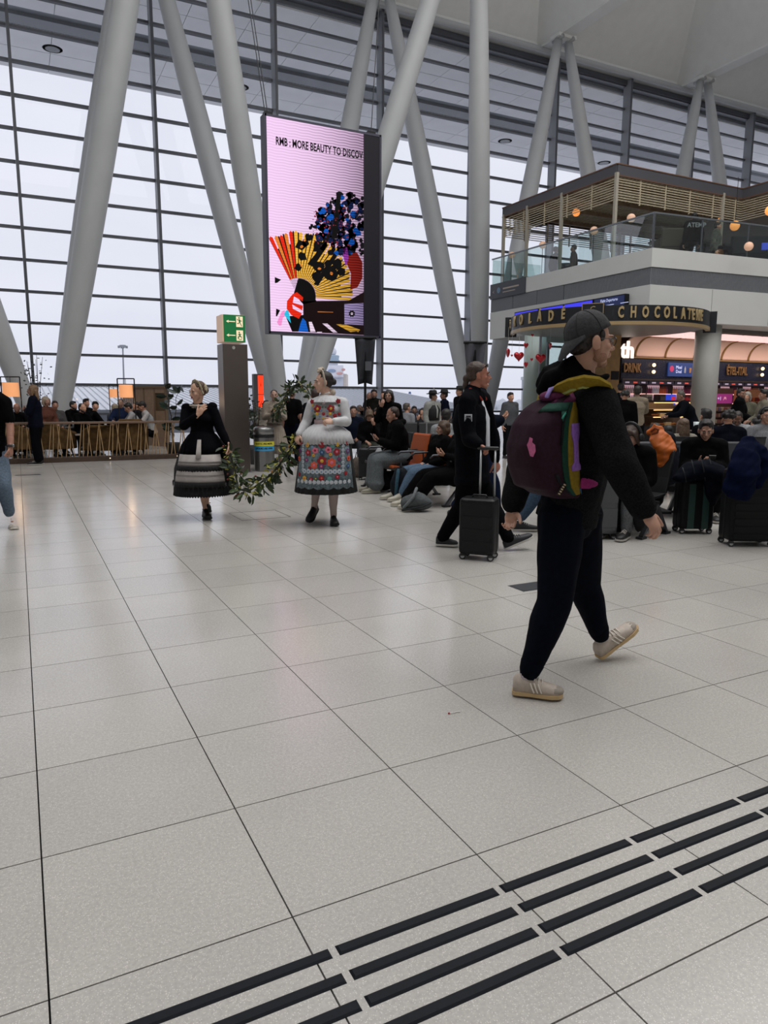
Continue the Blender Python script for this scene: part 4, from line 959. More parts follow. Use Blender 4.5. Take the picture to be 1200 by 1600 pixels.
# ------------------------------------------------------------------ the man with the backpack
def backpacker():
    A = atD
    head = A(922, 531, 3.47)
    J = dict(head=head, neck=A(905, 598, 3.5), chest=A(922, 664, 3.5), pelvis=A(891, 782, 3.5),
        shR=A(930, 622, 3.32), shL=A(898, 624, 3.69), elR=A(968, 724, 3.17), elL=A(818, 716, 3.86),
        wrR=A(1008, 797, 3.16), wrL=A(800, 794, 3.78),
        hipR=A(878, 802, 3.42), hipL=A(905, 800, 3.60), knR=A(868, 938, 3.30), knL=A(913, 912, 3.72),
        anR=A(825, 1058, 3.27), anL=A(943, 1010, 3.745), toeR=A(880, 1086, 3.235), toeL=A(991, 999, 3.70))
    J['toeR'].z = .012; J['anR'].z = .09
    f = Fig('man in backwards grey cap striding past with a multicoloured backpack', (2.45, 2.68, 0), lod=0, seed=3); f.J = J; f.vox = .0105
    ud = (J['toeL']-J['anL']).normalized(); upL = RGT.cross(Z).cross(ud) if False else (Z-ud*0)
    # the leading shoe lands on its heel, toe up
    hx = (RGT*.85+FWD*.35).normalized()
    upL = (Z*math.cos(.55)-hx*math.sin(.55)); J['anL'] = A(944, 1012, 3.745); 
    dL = (hx*math.cos(.55)+Z*math.sin(.55)); heel = A(935, 1041, 3.74); heel.z = max(.01, heel.z)
    J['anL'] = heel+dL*.075+upL*.085; J['toeL'] = heel+dL*.295
    J['hdR'] = A(1028, 826, 3.12)-J['wrR']; J['hdL'] = A(797, 828, 3.74)-J['wrL']
    J['pmR'] = FWD*.8-RGT*.5; J['pmL'] = -RGT*.7-FWD*.9+Z*.1
    walk = (RGT*.88+FWD*.42).normalized()
    o = dict(k=1.04, face=(RGT*.985+FWD*.14-Z*.02), hair='crop', haircol='1d1511', skin='b58a74', top='1b1b1c', topname='jacket', te=.028, se=1.35, hem=.10, cuff=.9, sleeve=.95, wr=.007,
        bottom='0c1019', be=.026, leg=.905, flare=.75, shoes='b9aca0', sole='c2a578', lace='d9d2c6', stripes=True, shoeupL=upL, handR=dict(curl=.62, spread=.2, thumb=.5), handL=dict(curl=.62, thumb=.6), beard=None,
        topmat=mat('fleece_charcoal', '171718', .95, noise_amt=.5, nscale=130, bump=.5, spec=.05), botmat=mat('navy_twill', '070a14', .85, noise_amt=.2, nscale=50, spec=.06))
    body_parts(f, o); R = basis(o['face']); c = J['head']; k = 1.04
    def hp(x, y, z): return c+R@Vector((x, y, z))*k
    # sparse beard
    mb = MB()
    for s_ in (-1, 1): mb.ell(hp(s_*.042, .028, -.072), (.018, .038, .026), R, 12, 8); mb.ell(hp(s_*.058, .004, -.048), (.009, .016, .030), R, 12, 8)
    mb.ell(hp(0, .054, -.095), (.0305, .0285, .0225), R, 12, 8); mb.ell(hp(0, .088, -.043), (.024, .008, .005), R, 12, 6)
    f.solid('stubble', mb, mat('stubble', '98705c', .9, noise_amt=.25, nscale=300), vox=.004, smooth=3)
    # ear stands out of the hair
    mb = MB(); mb.ell(hp(.083, -.012, -.012), (.010, .021, .034), R, 14, 10); f.raw('ear', mb, skin('b58a74'))
    # sideburn hair below the cap
    mb = MB(); mb.ell(hp(.068, .018, .022), (.014, .018, .03), R, 12, 8); mb.ell(hp(0, -.06, -.02), (.076, .05, .05), R, 14, 8); f.solid('hair', mb, mat('hair_1d1511', '1d1511', .55), vox=.005, smooth=2)
    # cap worn backwards
    M_CAP = mat('cap_grey', '323235', .9, noise_amt=.25, nscale=90, bump=.3); t = math.radians(-24)
    Rc = R@Matrix.Rotation(t, 3, 'X').inverted()
    Rc = R@Matrix.Rotation(math.radians(24), 3, 'X')
    mb = MB(); pf = []
    for i in range(12):
        a = i/11*math.pi/2; pf.append((max(.0001, math.cos(a)), math.sin(a)))
    vs = []; n = 36
    for r_, z_ in pf:
        for j in range(n):
            a = 2*math.pi*j/n; bulge = 1+.015*math.cos(6*a)
            vs.append(hp(0, -.018, .030)+Rc@Vector((.0895*r_*math.cos(a)*bulge, .112*r_*math.sin(a), .115*z_**.9 if z_ > 0 else 0)))
    fs = [(i*n+j, i*n+(j+1) % n, (i+1)*n+(j+1) % n, (i+1)*n+j) for i in range(11) for j in range(n)]
    fs.append(tuple(range(n-1, -1, -1)))
    mb.add(vs, fs); cap = f.raw('cap', mb, M_CAP, label='dark grey cap worn backwards')
    mb = MB(); c0 = hp(0, -.018, .030); m_ = 12; top_ = []; bot_ = []
    for i in range(m_+1):
        a = math.radians(-152+i*124/m_)
        inn = Vector((.088*math.cos(a), .110*math.sin(a), .012)); ou = Vector((.094*math.cos(a)*1.05, .110*math.sin(a)-.066*math.sin((i/m_)*math.pi)**.6, -.062*math.sin((i/m_)*math.pi)))
        top_ += [c0+Rc@inn, c0+Rc@((inn+ou)/2+Vector((0, 0, .006))), c0+Rc@ou]
    bot_ = [v-Rc@Vector((0, 0, .004)) for v in top_]; q = len(top_); fs = []
    for i in range(m_):
        for j in range(2):
            a = 3*i+j; fs.append((a, a+1, a+4, a+3)); fs.append((q+a+3, q+a+4, q+a+1, q+a))
    rim = [3*i for i in range(m_+1)]+[3*m_+1]+[3*i+2 for i in range(m_, -1, -1)]+[1]
    fs += [(rim[i], q+rim[i], q+rim[(i+1) % len(rim)], rim[(i+1) % len(rim)]) for i in range(len(rim))]
    mb.add(top_+bot_, fs); f.raw('brim', mb, M_CAP, cap)
    mb = MB(); mb.ell(c0+Rc@Vector((0, 0, .104)), (.009, .009, .005), Rc, 10, 6); f.raw('button', mb, M_CAP, cap)
    for j in range(6):
        a = j*math.pi/3+.3; pts = [c0+Rc@Vector((.0905*math.cos(t_)*math.cos(a)*1.0, .1132*math.cos(t_)*math.sin(a), .116*math.sin(t_)**.9)) for t_ in [x*math.pi/16+.01 for x in range(8)]]
        mb = MB(); mb.loft(pts, .0016, n=5); f.raw('seam', mb, mat('cap_seam', '2a2a2c', .9), cap)
    # glasses
    M_GL = mat('glasses_black', '15110f', .25); mb = MB(); g = MB()
    for s_ in (-1, 1):
        cc = hp(s_*.033, .098, .001); pts = []
        for i in range(17):
            a = 2*math.pi*i/16; pts.append(cc+R@Vector((.0245*math.cos(a)*(1+.08*math.cos(2*a)), -.006*abs(math.cos(a)) if math.cos(a)*s_ > 0 else 0, .020*math.sin(a))))
        mb.loft(pts, .0021, n=6, caps=False, dome=False)
        mb.loft([hp(s_*.057, .093, .008), hp(s_*.080, .05, .008), hp(s_*.084, -.008, .006), hp(s_*.084, -.03, -.014)], .0020, n=6)
        g.ell(cc, (.023, .0012, .019), R, 14, 6)
    mb.loft([hp(-.01, .101, .006), hp(0, .103, .009), hp(.01, .101, .006)], .0020, n=6)
    gl = f.raw('glasses', mb, M_GL, label='thin dark framed glasses'); f.raw('lens', g, glass_mat('lens_glass', (.97, .97, .97), 1.0), gl)
    # jacket collar and bunched hood
    M_H = mat('hood_black', '0a0a0c', .9, noise_amt=.3, nscale=60, spec=.06)
    mb = MB()
    pts = [A(848, 608, 3.58), A(860, 594, 3.56), A(880, 586, 3.53), A(905, 592, 3.45), A(930, 600, 3.38), A(946, 610, 3.38)]
    mb.loft(pts, [.040, .058, .066, .056, .042, .026], n=14); mb.loft([A(846, 598, 3.64), A(856, 584, 3.62), A(876, 577, 3.58), A(900, 578, 3.50), A(916, 584, 3.44)], [.035, .055, .058, .05, .03], n=12)
    mb.loft([A(905, 600, 3.62), A(925, 596, 3.58), A(942, 602, 3.5)], [.04, .035, .025], n=10)
    f.solid('hood', mb, M_H, vox=.009, smooth=4, wr=.008, wf=14)
    mb = MB(); mb.loft([A(893, 575, 3.50), A(905, 596, 3.49)], [.078, .088], [.07, .075], n=16); mb.loft([A(912, 582, 3.44), A(935, 592, 3.40), A(948, 585, 3.42)], [.022, .022, .014], n=10); f.solid('collar', mb, M_H, vox=.008, smooth=3, wr=.004, wf=14)
    # hem and cuffs
    for nm, pts, r in (('hem_band', [A(842, 799, 3.5), A(870, 806, 3.42), A(905, 808, 3.42), A(938, 802, 3.5)], .012),):
        mb = MB(); mb.loft(pts, r, n=8); f.raw(nm, mb, mat('hem_dark', '141216', .9, spec=.05))
    for s_ in ('R', 'L'):
        mb = MB(); w_ = J['wr'+s_]; e_ = J['el'+s_]; mb.loft([lerp(w_, e_, .17), lerp(w_, e_, .06)], [.045, .038], n=14); f.raw('cuff', mb, mat('hem_dark', '141216', .9, spec=.05))
    for s_, q in (('R', (825, 1047, 3.27)), ('L', (938, 1004, 3.74))):
        mb = MB(); an = J['an'+s_]; kn = J['kn'+s_]; mb.loft([lerp(kn, an, .80), lerp(kn, an, .91)], [.058, .050], n=14); f.raw('trouser_cuff', mb, mat('navy_twill', '05070e', .85))
    mb = MB(); mb.bar(A(921, 870, 3.60), A(923, 898, 3.60), .12, .14, up=FWD); f.raw('cargo_pocket', mb, mat('navy_twill', '080b13', .85)) if False else None
    # ring on the left hand
    return f, J
bpk, BJ = backpacker()
def backpack():
    A = atD; t = thing('backpack', 'plum coloured backpack with mustard, green, purple and pink panels', 'backpack', atD(840, 785, 3.45))
    f = Fig.__new__(Fig); f.root = t; f.P = Vector(t.location); f.lod = 0; f.seed = 9; f.vox = .009
    def m_(n, c): return mat('pack_'+n, c, .8, spec=.15, noise_amt=.15, nscale=70, bump=.15)
    # back plane of the pack lies on the back; axis from the bottom to the top
    bot = A(884, 774, 3.47); top = A(880, 616, 3.47); ax = (top-bot).normalized(); out = (-RGT*.93-FWD*.36); out = (out-ax*out.dot(ax)).normalized(); sd = ax.cross(out)   # sd: towards the camera or away
    if sd.dot(FWD) > 0: sd = -sd
    H_ = (top-bot).length
    def P(u, d, s_): return bot+ax*(u*H_)+out*(d-.0)+sd*(s_+.015)         # u up 0..1, d depth from the back, s side (+ to the camera)
    prof = [(.0, .05, .10), (.04, .14, .145), (.15, .25, .158), (.35, .285, .162), (.55, .285, .160), (.75, .25, .152), (.88, .19, .140), (.97, .11, .115), (1.03, .05, .07)]
    mb = MB(); n = 24; vs = []
    for u, d, w_ in prof:
        for j in range(n):
            a = 2*math.pi*j/n; x = math.cos(a); y = math.sin(a); x = math.copysign(abs(x)**.62, x); y = math.copysign(abs(y)**.62, y)
            vs.append(P(u, d/2+d/2*x, w_*y))
    k = len(prof); fs = [(i*n+j, i*n+(j+1) % n, (i+1)*n+(j+1) % n, (i+1)*n+j) for i in range(k-1) for j in range(n)]+[tuple(range(n-1, -1, -1)), tuple((k-1)*n+j for j in range(n))]
    mb.add(vs, fs); f.solid('body', mb, m_('plum', '291520'), vox=.008, smooth=5, wr=.005, wf=9, label='dark plum main bag')
    def surf(u, fr):           # a point on the camera side of the bag: fr 0 at the back panel, 1 at the outside
        for i in range(k-1):
            if prof[i][0] <= u <= prof[i+1][0]:
                q = (u-prof[i][0])/(prof[i+1][0]-prof[i][0]); d = prof[i][1]*(1-q)+prof[i+1][1]*q; w_ = prof[i][2]*(1-q)+prof[i+1][2]*q; break
        else: d, w_ = prof[-1][1:]
        x = 2*fr-1; y = max(0, 1-abs(x)**3.2)**(1/3.2)
        return P(u, d/2+d/2*x, w_*y), w_
    def strip(name, us, f0, f1, off, m, label=None, th=.008):
        mb = MB(); vs = []; N = 5
        for u in us:
            a_ = f0(u) if callable(f0) else f0; b_ = f1(u) if callable(f1) else f1
            for i in range(N):
                p, w_ = surf(u, a_+(b_-a_)*i/(N-1)); c_, _ = surf(u, .5); nrm = (p-P(u, .12, 0)); nrm = nrm-ax*nrm.dot(ax); nrm.normalize()
                nrm = (nrm+sd).normalized(); vs.append(p+nrm*off); 
        vs2 = [v-sd*th for v in vs]; q = len(vs); fs = []
        for i in range(len(us)-1):
            for j in range(N-1): a = i*N+j; fs.append((a, a+1, a+N+1, a+N)); fs.append((q+a+N, q+a+N+1, q+a+1, q+a))
        rim = list(range(N))+[i*N+N-1 for i in range(1, len(us))]+[(len(us)-1)*N+j for j in range(N-2, -1, -1)]+[i*N for i in range(len(us)-2, 0, -1)]
        fs += [(rim[i], q+rim[i], q+rim[(i+1) % len(rim)], rim[(i+1) % len(rim)]) for i in range(len(rim))]
        mb.add(vs+vs2, fs); return f.raw(name, mb, m, label=label)
    us = [x/14 for x in range(0, 15)]
    strip('side_panel', us, .03, .40, .006, m_('mustard', '7f6a1e'), 'mustard side panel')
    strip('green_gusset', us, .40, .50, .008, m_('green', '173a2e'), 'dark green gusset')
    strip('green_cap', [.74, .8, .86], .50, lambda u: .5+(u-.74)*1.2, .010, m_('teal', '2f5348'), 'green top corner panel')
    strip('purple_handle', [.30, .34, .38, .45, .55, .65, .70, .74], lambda u: .12 if (u < .36 or u > .64) else .18, lambda u: .34 if (u < .36 or u > .64) else .28, .013, m_('violet', '8a5fae'), 'violet grab handle')
    strip('blue_tab', [.06, .09, .12], .06, .16, .010, m_('blue', '3f7fae'), 'small blue tab')
    strip('compression_strap', [.02, .10, .20, .28], lambda u: .44+u*.6, lambda u: .50+u*.6, .007, m_('black', '1c1a1e'))
    # top: pink and teal lid with grab loop
    strip('lid_panel', [.94, .97, 1.0, 1.03], .05, .97, .008, m_('magenta', '5d2a48'), 'magenta lid panel')
    strip('lid_band', [.865, .90, .94], .50, .99, .010, m_('teal2', '27493f'), 'teal lid band')
    mb = MB(); mb.ell(P(1.0, .07, .01), (.075, .085, .03), Matrix((out, sd, ax)).transposed()); f.solid('lid_top', mb, m_('magenta', '5d2a48'), vox=.008, smooth=4)
    mb = MB(); mb.loft([P(1.0, .14, .05), P(1.07, .12, .05), P(1.09, .07, .05), P(1.05, .02, .05), P(1.0, .0, .05)], .008, .014, n=8); f.raw('grab_loop', mb, m_('lavender', '8c7ab5'), label='lavender grab loop')
    mb = MB(); mb.loft([P(.17, .03, .15), P(.16, -.01, .165), P(.15, -.05, .165)], [.008, .008, .006], [.030, .026, .012], n=12); f.solid('hip_wing', mb, m_('pink', '8a2a62'), vox=.007, label='pink hip wing')
    # zip
    strip('zip', [.55, .65, .75, .85, .92], lambda u: .50, lambda u: .53, .012, m_('zip', '16161a')); mb = MB(); mb.loft([surf(.84, .55)[0]+sd*.012, surf(.80, .60)[0]+sd*.016], .005, n=6); f.raw('zip_pull', mb, m_('teal3', '3f8a76'))
    # animal mark and maker's patch
    p = A(791, 687, 3.33); q = [(-.004, .045), (.010, .038), (.006, .022), (.020, .010), (.022, -.018), (.010, -.044), (-.004, -.040), (-.012, -.010), (-.018, .012), (-.010, .026)]
    c_, _ = surf(.55, .93); mk = MB(); xa = (RGT*.8-FWD*.3).normalized(); oo = c_+sd*.0+out*.012; nn = (sd*.6+out*.8).normalized(); xx = ax.cross(nn).normalized()
    mk.prism(q, oo, xx, ax, .004); f.raw('mark', mk, m_('rose', 'c0688f'), smooth=False, label='small rose animal mark')
    c_, _ = surf(.14, .62); nn = (sd*.95+out*.3).normalized(); xx = ax.cross(nn).normalized(); mk = MB(); mk.obox(c_+sd*.006, (xx*.55+ax*.83).normalized(), (ax*.55-xx*.83).normalized(), nn, .032, .009, .004); f.raw('patch', mk, m_('patch', '2a2220'), smooth=False)
    mk = MB()
    for i in range(5): mk.obox(c_+sd*.011+(xx*.55+ax*.83).normalized()*(-.024+.012*i), (xx*.55+ax*.83).normalized(), (ax*.55-xx*.83).normalized(), nn, .003, .005, .001)
    f.raw('patch_print', mk, m_('print', 'b9a98c'), smooth=False).__setitem__('kind', 'stuff')
    # shoulder strap over the near shoulder
    pts = [A(866, 616, 3.40), A(878, 606, 3.34), A(894, 598, 3.28), A(912, 593, 3.25), A(928, 595, 3.25), A(941, 602, 3.27), A(947, 614, 3.31)]
    def ribbon(pts, w_, th, wd):
        vs = []; fs = []; n_ = len(pts)
        for i, p in enumerate(pts):
            tt = (pts[min(n_-1, i+1)]-pts[max(0, i-1)]).normalized(); a_ = (wd-tt*wd.dot(tt)).normalized(); b_ = tt.cross(a_)
            for x, y in ((-1, -1), (1, -1), (1, 1), (-1, 1)): vs.append(p+a_*w_*x+b_*th*y)
        fs = [(4*i+j, 4*i+(j+1) % 4, 4*i+4+(j+1) % 4, 4*i+4+j) for i in range(n_-1) for j in range(4)]+[(3, 2, 1, 0), tuple(4*n_-4+j for j in range(4))]
        return MB().add(vs, fs)
    wdv = (Z*.55-FWD*.8).normalized()
    f.raw('shoulder_strap', ribbon(pts, .036, .008, wdv), m_('mustard', '7f6a1e'), smooth=False, label='mustard shoulder strap')
    f.raw('strap_edge', ribbon([p-wdv*.036*1.0-Z*.002 for p in pts], .006, .009, wdv), m_('lime', 'a9b06a'), smooth=False, label='pale lime strap edge')
    f.raw('shoulder_strap', ribbon([p+FWD*.36-Z*.01 for p in pts], .034, .008, (Z*.3+FWD*.95).normalized()), m_('mustard', '7f6a1e'), smooth=False)
    f.raw('sternum_strap', ribbon([A(953, 618, 3.31), A(950, 690, 3.30), A(900, 770, 3.28)], .010, .004, FWD), m_('black', '1c1a1e'), smooth=False) if False else None
    return t
backpack()
# ------------------------------------------------------------------ man pulling the suitcase
def caseman():
    A = atD; D = 6.75
    J = dict(head=A(747, 585, D), neck=A(737, 612, D), chest=A(733, 656, D), pelvis=A(737, 735, D), shR=A(728, 628, D-.17), shL=A(752, 624, D+.17),
        elR=A(731, 685, D-.25), wrR=A(749, 694, 6.36), elL=A(768, 680, D+.25), wrL=A(774, 720, D+.2), hipR=A(733, 745, D-.08), hipL=A(742, 743, D+.09),
        knR=A(722, 790, D-.08), anR=A(692, 838, 6.80), toeR=A(716, 851, 6.78), knL=A(768, 788, D+.05), anL=A(793, 838, 6.72), toeL=A(833, 831, 6.70))
    J['toeR'].z = .012; J['anR'].z = .095
    hx = (RGT*.95+FWD*.2).normalized(); dL = hx*math.cos(.38)+Z*math.sin(.38); upL = Z*math.cos(.38)-hx*math.sin(.38); heel = A(789, 855, 6.62); heel.z = .012
    J['anL'] = heel+dL*.07+upL*.09; J['toeL'] = heel+dL*.30
    J['hdR'] = RGT*.75-Z*.45-FWD*.1; J['pmR'] = -Z*.8-RGT*.5; J['hdL'] = -Z+RGT*.3; J['pmL'] = -RGT*.5+FWD*.8
    f = Fig('man in navy tracksuit jacket with sunglasses on his head pulling a suitcase', (J['pelvis'].x, J['pelvis'].y, 0), lod=0, seed=5); f.J = J; f.vox = .0125
    o = dict(k=1.02, face=RGT*.96-FWD*.10, hair='tied', haircol='3b2c22', skin='a36a56', top='090b12', topname='track_jacket', te=.034, hem=.12, bulk=1.06, bottom='08090e', be=.024, flare=1.1, leg=1.0,
        shoes='191b22', sole='b9b6b0', shoeupL=upL, handR=dict(curl=1.15, thumb=1.0), handL=dict(curl=.8), lace='2b2c33')
    body_parts(f, o); R = basis(o['face']); c = J['head']; k = 1.02; hp = lambda x, y, z: c+R@Vector((x, y, z))*k
    B = (J['shR']-J['shL']).normalized(); fd = RGT*.96-FWD*.1; fd.normalize()
    # white shirt front, red collar, shoulder flash, sleeve badge, zip
    mb = MB(); mb.loft([J['neck']+fd*.05-Z*.03, J['chest']+fd*.16+Z*.02, lerp(J['chest'], J['pelvis'], .5)+fd*.155], [.035, .05, .045], [.03, .02, .02], right=B, n=12); f.raw('shirt', mb, mat('shirt_white', 'c9cdd4', .8))
    for s_ in (-1, 1):
        mb = MB(); mb.loft([J['neck']+B*s_*.075+fd*.0+Z*.03, J['neck']+B*s_*.07+fd*.06-Z*.01, J['neck']+B*s_*.055+fd*.11-Z*.07], [.012, .012, .008], [.026, .024, .012], n=8); f.raw('collar', mb, mat('collar_red', '8f2a22', .8), label='red jacket collar')
    mb = MB(); mb.ell(J['shR']+Z*.062+B*.01-fd*.01, (.035, .028, .014), basis(fd)); f.raw('shoulder_flash', mb, mat('collar_red', '8f2a22', .8))
    p = lerp(J['shR'], J['elR'], .42)-FWD*.070+RGT*.0; bd = f.raw('sleeve_badge', MB().obox(p, RGT, FWD, Z, .034, .006, .034), mat('badge_white', 'b9bcc4', .7), smooth=False, label='white sleeve badge')
    f.raw('badge_print', MB().obox(p-FWD*.008+Z*.014, RGT, FWD, Z, .022, .003, .007), mat('badge_ink', '23242c', .7), bd, smooth=False)
    text_on('lettering', 'ZKS', mat('badge_ink', '23242c', .7), bd, p-FWD*.0075-Z*.010, RGT, Z, .034, .0008, bold=.001)
    # sunglasses pushed up
    mb = MB()
    for s_ in (-1, 1): mb.ell(hp(s_*.034, .066, .085), (.030, .012, .020), R@Matrix.Rotation(-.7, 3, 'X'), 14, 8); mb.loft([hp(s_*.066, .055, .08), hp(s_*.09, .0, .04), hp(s_*.085, -.04, .015)], .0035, n=6)
    mb.loft([hp(-.012, .077, .088), hp(.012, .077, .088)], .004, n=6); f.raw('sunglasses', mb, mat('glasses_black', '15110f', .25), label='black sunglasses pushed up on the hair')
    return f
cm = caseman()
def wheel_case(t, c, w, d, h, m, ax, ridges=5, wheels=True, handle=None, hx=0.0, M_W=None, lift=.055, vert=False):
    """hard shell suitcase standing at c; ax = direction of its wide side"""
    ax = Vector(ax).normalized(); ay = Z.cross(ax).normalized(); c = Vector(c); M_W = M_W or mat('wheel_black', '17181a', .4)
    mb = MB(); N = 28; vs = []
    def ring(z, sx, sy):
        out = []
        for j in range(N):
            a = 2*math.pi*(j+.5)/N; x = math.copysign(abs(math.cos(a))**.28, math.cos(a)); y = math.copysign(abs(math.sin(a))**.28, math.sin(a)); out.append(c+ax*x*sx+ay*y*sy+Z*z)
        return out
    zs = [(lift, .86), (lift+.012, .97), (lift+.04, 1.0), (lift+h-.05, 1.0), (lift+h-.015, .97), (lift+h, .86)]
    for z, s_ in zs: vs += ring(z, w/2*s_, d/2*s_)
    fs = [(i*N+j, i*N+(j+1) % N, (i+1)*N+(j+1) % N, (i+1)*N+j) for i in range(len(zs)-1) for j in range(N)]+[tuple(range(N-1, -1, -1)), tuple((len(zs)-1)*N+j for j in range(N))]
    shell = obj('shell', mb.add(vs, fs), m, t, smooth=False, bevel=0)
    for k in range(ridges):
        if vert:
            x = (-.5+(k+.5)/ridges)*w*.86
            for s_ in (-1, 1): obj('ridge', MB().obox(c+ax*x+ay*s_*(d/2)+Z*(lift+h/2), ax, ay, Z, w*.86/ridges*.30, .004, h*.42), m, shell)
        else:
            z = lift+h*(k+.7)/(ridges+.4)
            for s_ in (-1, 1): obj('ridge', MB().obox(c+ay*s_*(d/2)+Z*z, ax, ay, Z, w*.42, .004, h/ridges*.32), m, shell)
    obj('zip_seam', MB().obox(c+Z*(lift+h/2), ax, ay, Z, w/2+.002, .008, h/2-.012), mat('seam_black', '0c0c0e', .6), shell)
    obj('top_handle', MB().path([c-ax*.07+Z*(lift+h-.005), c-ax*.055+Z*(lift+h+.022), c+ax*.055+Z*(lift+h+.022), c+ax*.07+Z*(lift+h-.005)], .009), mat('wheel_black', '17181a', .4), t, smooth=True)
    for sx in (-1, 1):
        for sy in (-1, 1):
            q = c+ax*sx*(w/2-.035)+ay*sy*(d/2-.035)
            if sx*sy == 2: continue
            wl = obj('wheel', MB().tube(q-FWD*.011+Z*.030, q+FWD*.011+Z*.030, .030, n=18), M_W, t, smooth=False)
            obj('hub', MB().tube(q-FWD*.013+Z*.030, q+FWD*.013+Z*.030, .018, n=12), mat('hub_silver', 'a6a8aa', .35, metal=.6), wl)
            obj('wheel_fork', MB().obox(q+Z*.047, RGT, FWD, Z, .018, .018, .012), mat('wheel_black', '17181a', .4), wl)
    if handle:
        for s_ in (-1, 1): obj('pull_rod', MB().tube(c+ax*(hx+s_*.065)+ay*handle[1]+Z*(lift+h-.02), c+ax*(hx+s_*.065)+ay*handle[1]+Z*handle[0], .0095, n=10), mat('rod_silver', 'b4b6b8', .35, metal=.7), t, smooth=True, label='silver pull rod')
        obj('grip', MB().loft([c+ax*(hx-.085)+ay*handle[1]+Z*handle[0], c+ax*(hx+.085)+ay*handle[1]+Z*handle[0]], .016, n=12), mat('wheel_black', '17181a', .4), t, smooth=True)
q = atD(748, 868, 6.28)
t = thing('suitcase', 'black hard shell cabin suitcase on four wheels with silver pull rods', 'suitcase', (q.x, q.y, 0))
wheel_case(t, (q.x, q.y, 0), .325, .235, .50, mat('case_black', '0a0c0f', .45, spec=.3), RGT*.93-FWD*.37, 4, handle=(.99, .06), hx=.05, vert=False)

# ------------------------------------------------------------------ dancer in black
M_LACE = mat('lace_black', '0b0a0d', .9, noise_amt=.5, nscale=200)
def skirt(f, name, c, prof, m, n=96, pleats=32, amp=.03, ex=1.0, th=.004, a_rng=None, label=None, parent=None, scallop=0, off=0.0, right=RGT, front=FWD):
    """cloth hanging round c: prof of (radius, z); a_rng limits it to a sector measured from the front of the viewer's side"""
    c = Vector(c); k = len(prof); a0, a1 = a_rng or (0, 2*math.pi); full = a_rng is None; cols = n if full else n+1; vs = []; fs = []
    for lay in (0, 1):
        for i, (r, z) in enumerate(prof):
            for j in range(cols):
                a = a0+(a1-a0)*j/n; t_ = i/(k-1); rr = (r+off)*(1+amp*t_*math.sin(a*pleats))-lay*th
                zz = z+(scallop*abs(math.sin(a*pleats*.5)) if i == k-1 else 0)
                vs.append(c+right*(rr*math.sin(a)*ex)-front*(rr*math.cos(a))+Z*zz)
    q = k*cols
    for i in range(k-1):
        for j in range(n):
            j2 = (j+1) % cols if full else j+1; a_, b_, c_, d_ = i*cols+j, i*cols+j2, (i+1)*cols+j2, (i+1)*cols+j; fs.append((a_, b_, c_, d_)); fs.append((q+d_, q+c_, q+b_, q+a_))
    for i in (0, k-1):
        for j in range(n):
            j2 = (j+1) % cols if full else j+1; fs.append((i*cols+j, i*cols+j2, q+i*cols+j2, q+i*cols+j))
    if not full:
        for i in range(k-1):
            for j in (0, n): fs.append((i*cols+j, (i+1)*cols+j, q+(i+1)*cols+j, q+i*cols+j))
    return f.raw(name, MB().add(vs, fs), m, parent, label)
def surf_pt(c, prof, a, z, ex=1.0, off=0.0):
    for (r0, z0), (r1, z1) in zip(prof, prof[1:]):
        if min(z0, z1) <= z <= max(z0, z1): t_ = (z-z0)/(z1-z0) if z1 != z0 else 0; r = r0+(r1-r0)*t_; break
    else: r = prof[-1][0] if z < prof[-1][1] else prof[0][0]
    n = (RGT*math.sin(a)-FWD*math.cos(a)); return Vector(c)+RGT*((r+off)*math.sin(a)*ex)-FWD*((r+off)*math.cos(a))+Z*z, n
def bloom(f, name, p, n, r, m, petals=6, parent=None, th=.003, core=None, tilt=0.0, lb=None):
    """an embroidered flower: petals round a core, lying on the cloth"""
    n = Vector(n).normalized(); x = n.cross(Z).normalized()*-1; y = Z-n*n.z; y.normalize(); mb = MB(); N = petals*4; o = [p+x*(r*(.74+.26*abs(math.sin(petals*i*math.pi/N)))*math.cos(2*math.pi*i/N))+y*(r*(.74+.26*abs(math.sin(petals*i*math.pi/N)))*math.sin(2*math.pi*i/N)) for i in range(N)]
    k = len(o); mb.add([v for v in o]+[v+n*th for v in o]+[p+n*th*1.6], [tuple(range(k-1, -1, -1))]+[(i, (i+1) % k, k+(i+1) % k, k+i) for i in range(k)]+[(k+i, k+(i+1) % k, 2*k) for i in range(k)])
    b = f.raw(name, mb, m, parent, lb, smooth=False)
    if core:
        mb = MB(); mb.ell(p+n*th*1.3, (r*.36, r*.36, th*.9), Matrix((x, y, n)).transposed(), 10, 6); f.raw('core', mb, core, b if parent is None else parent)
    return b
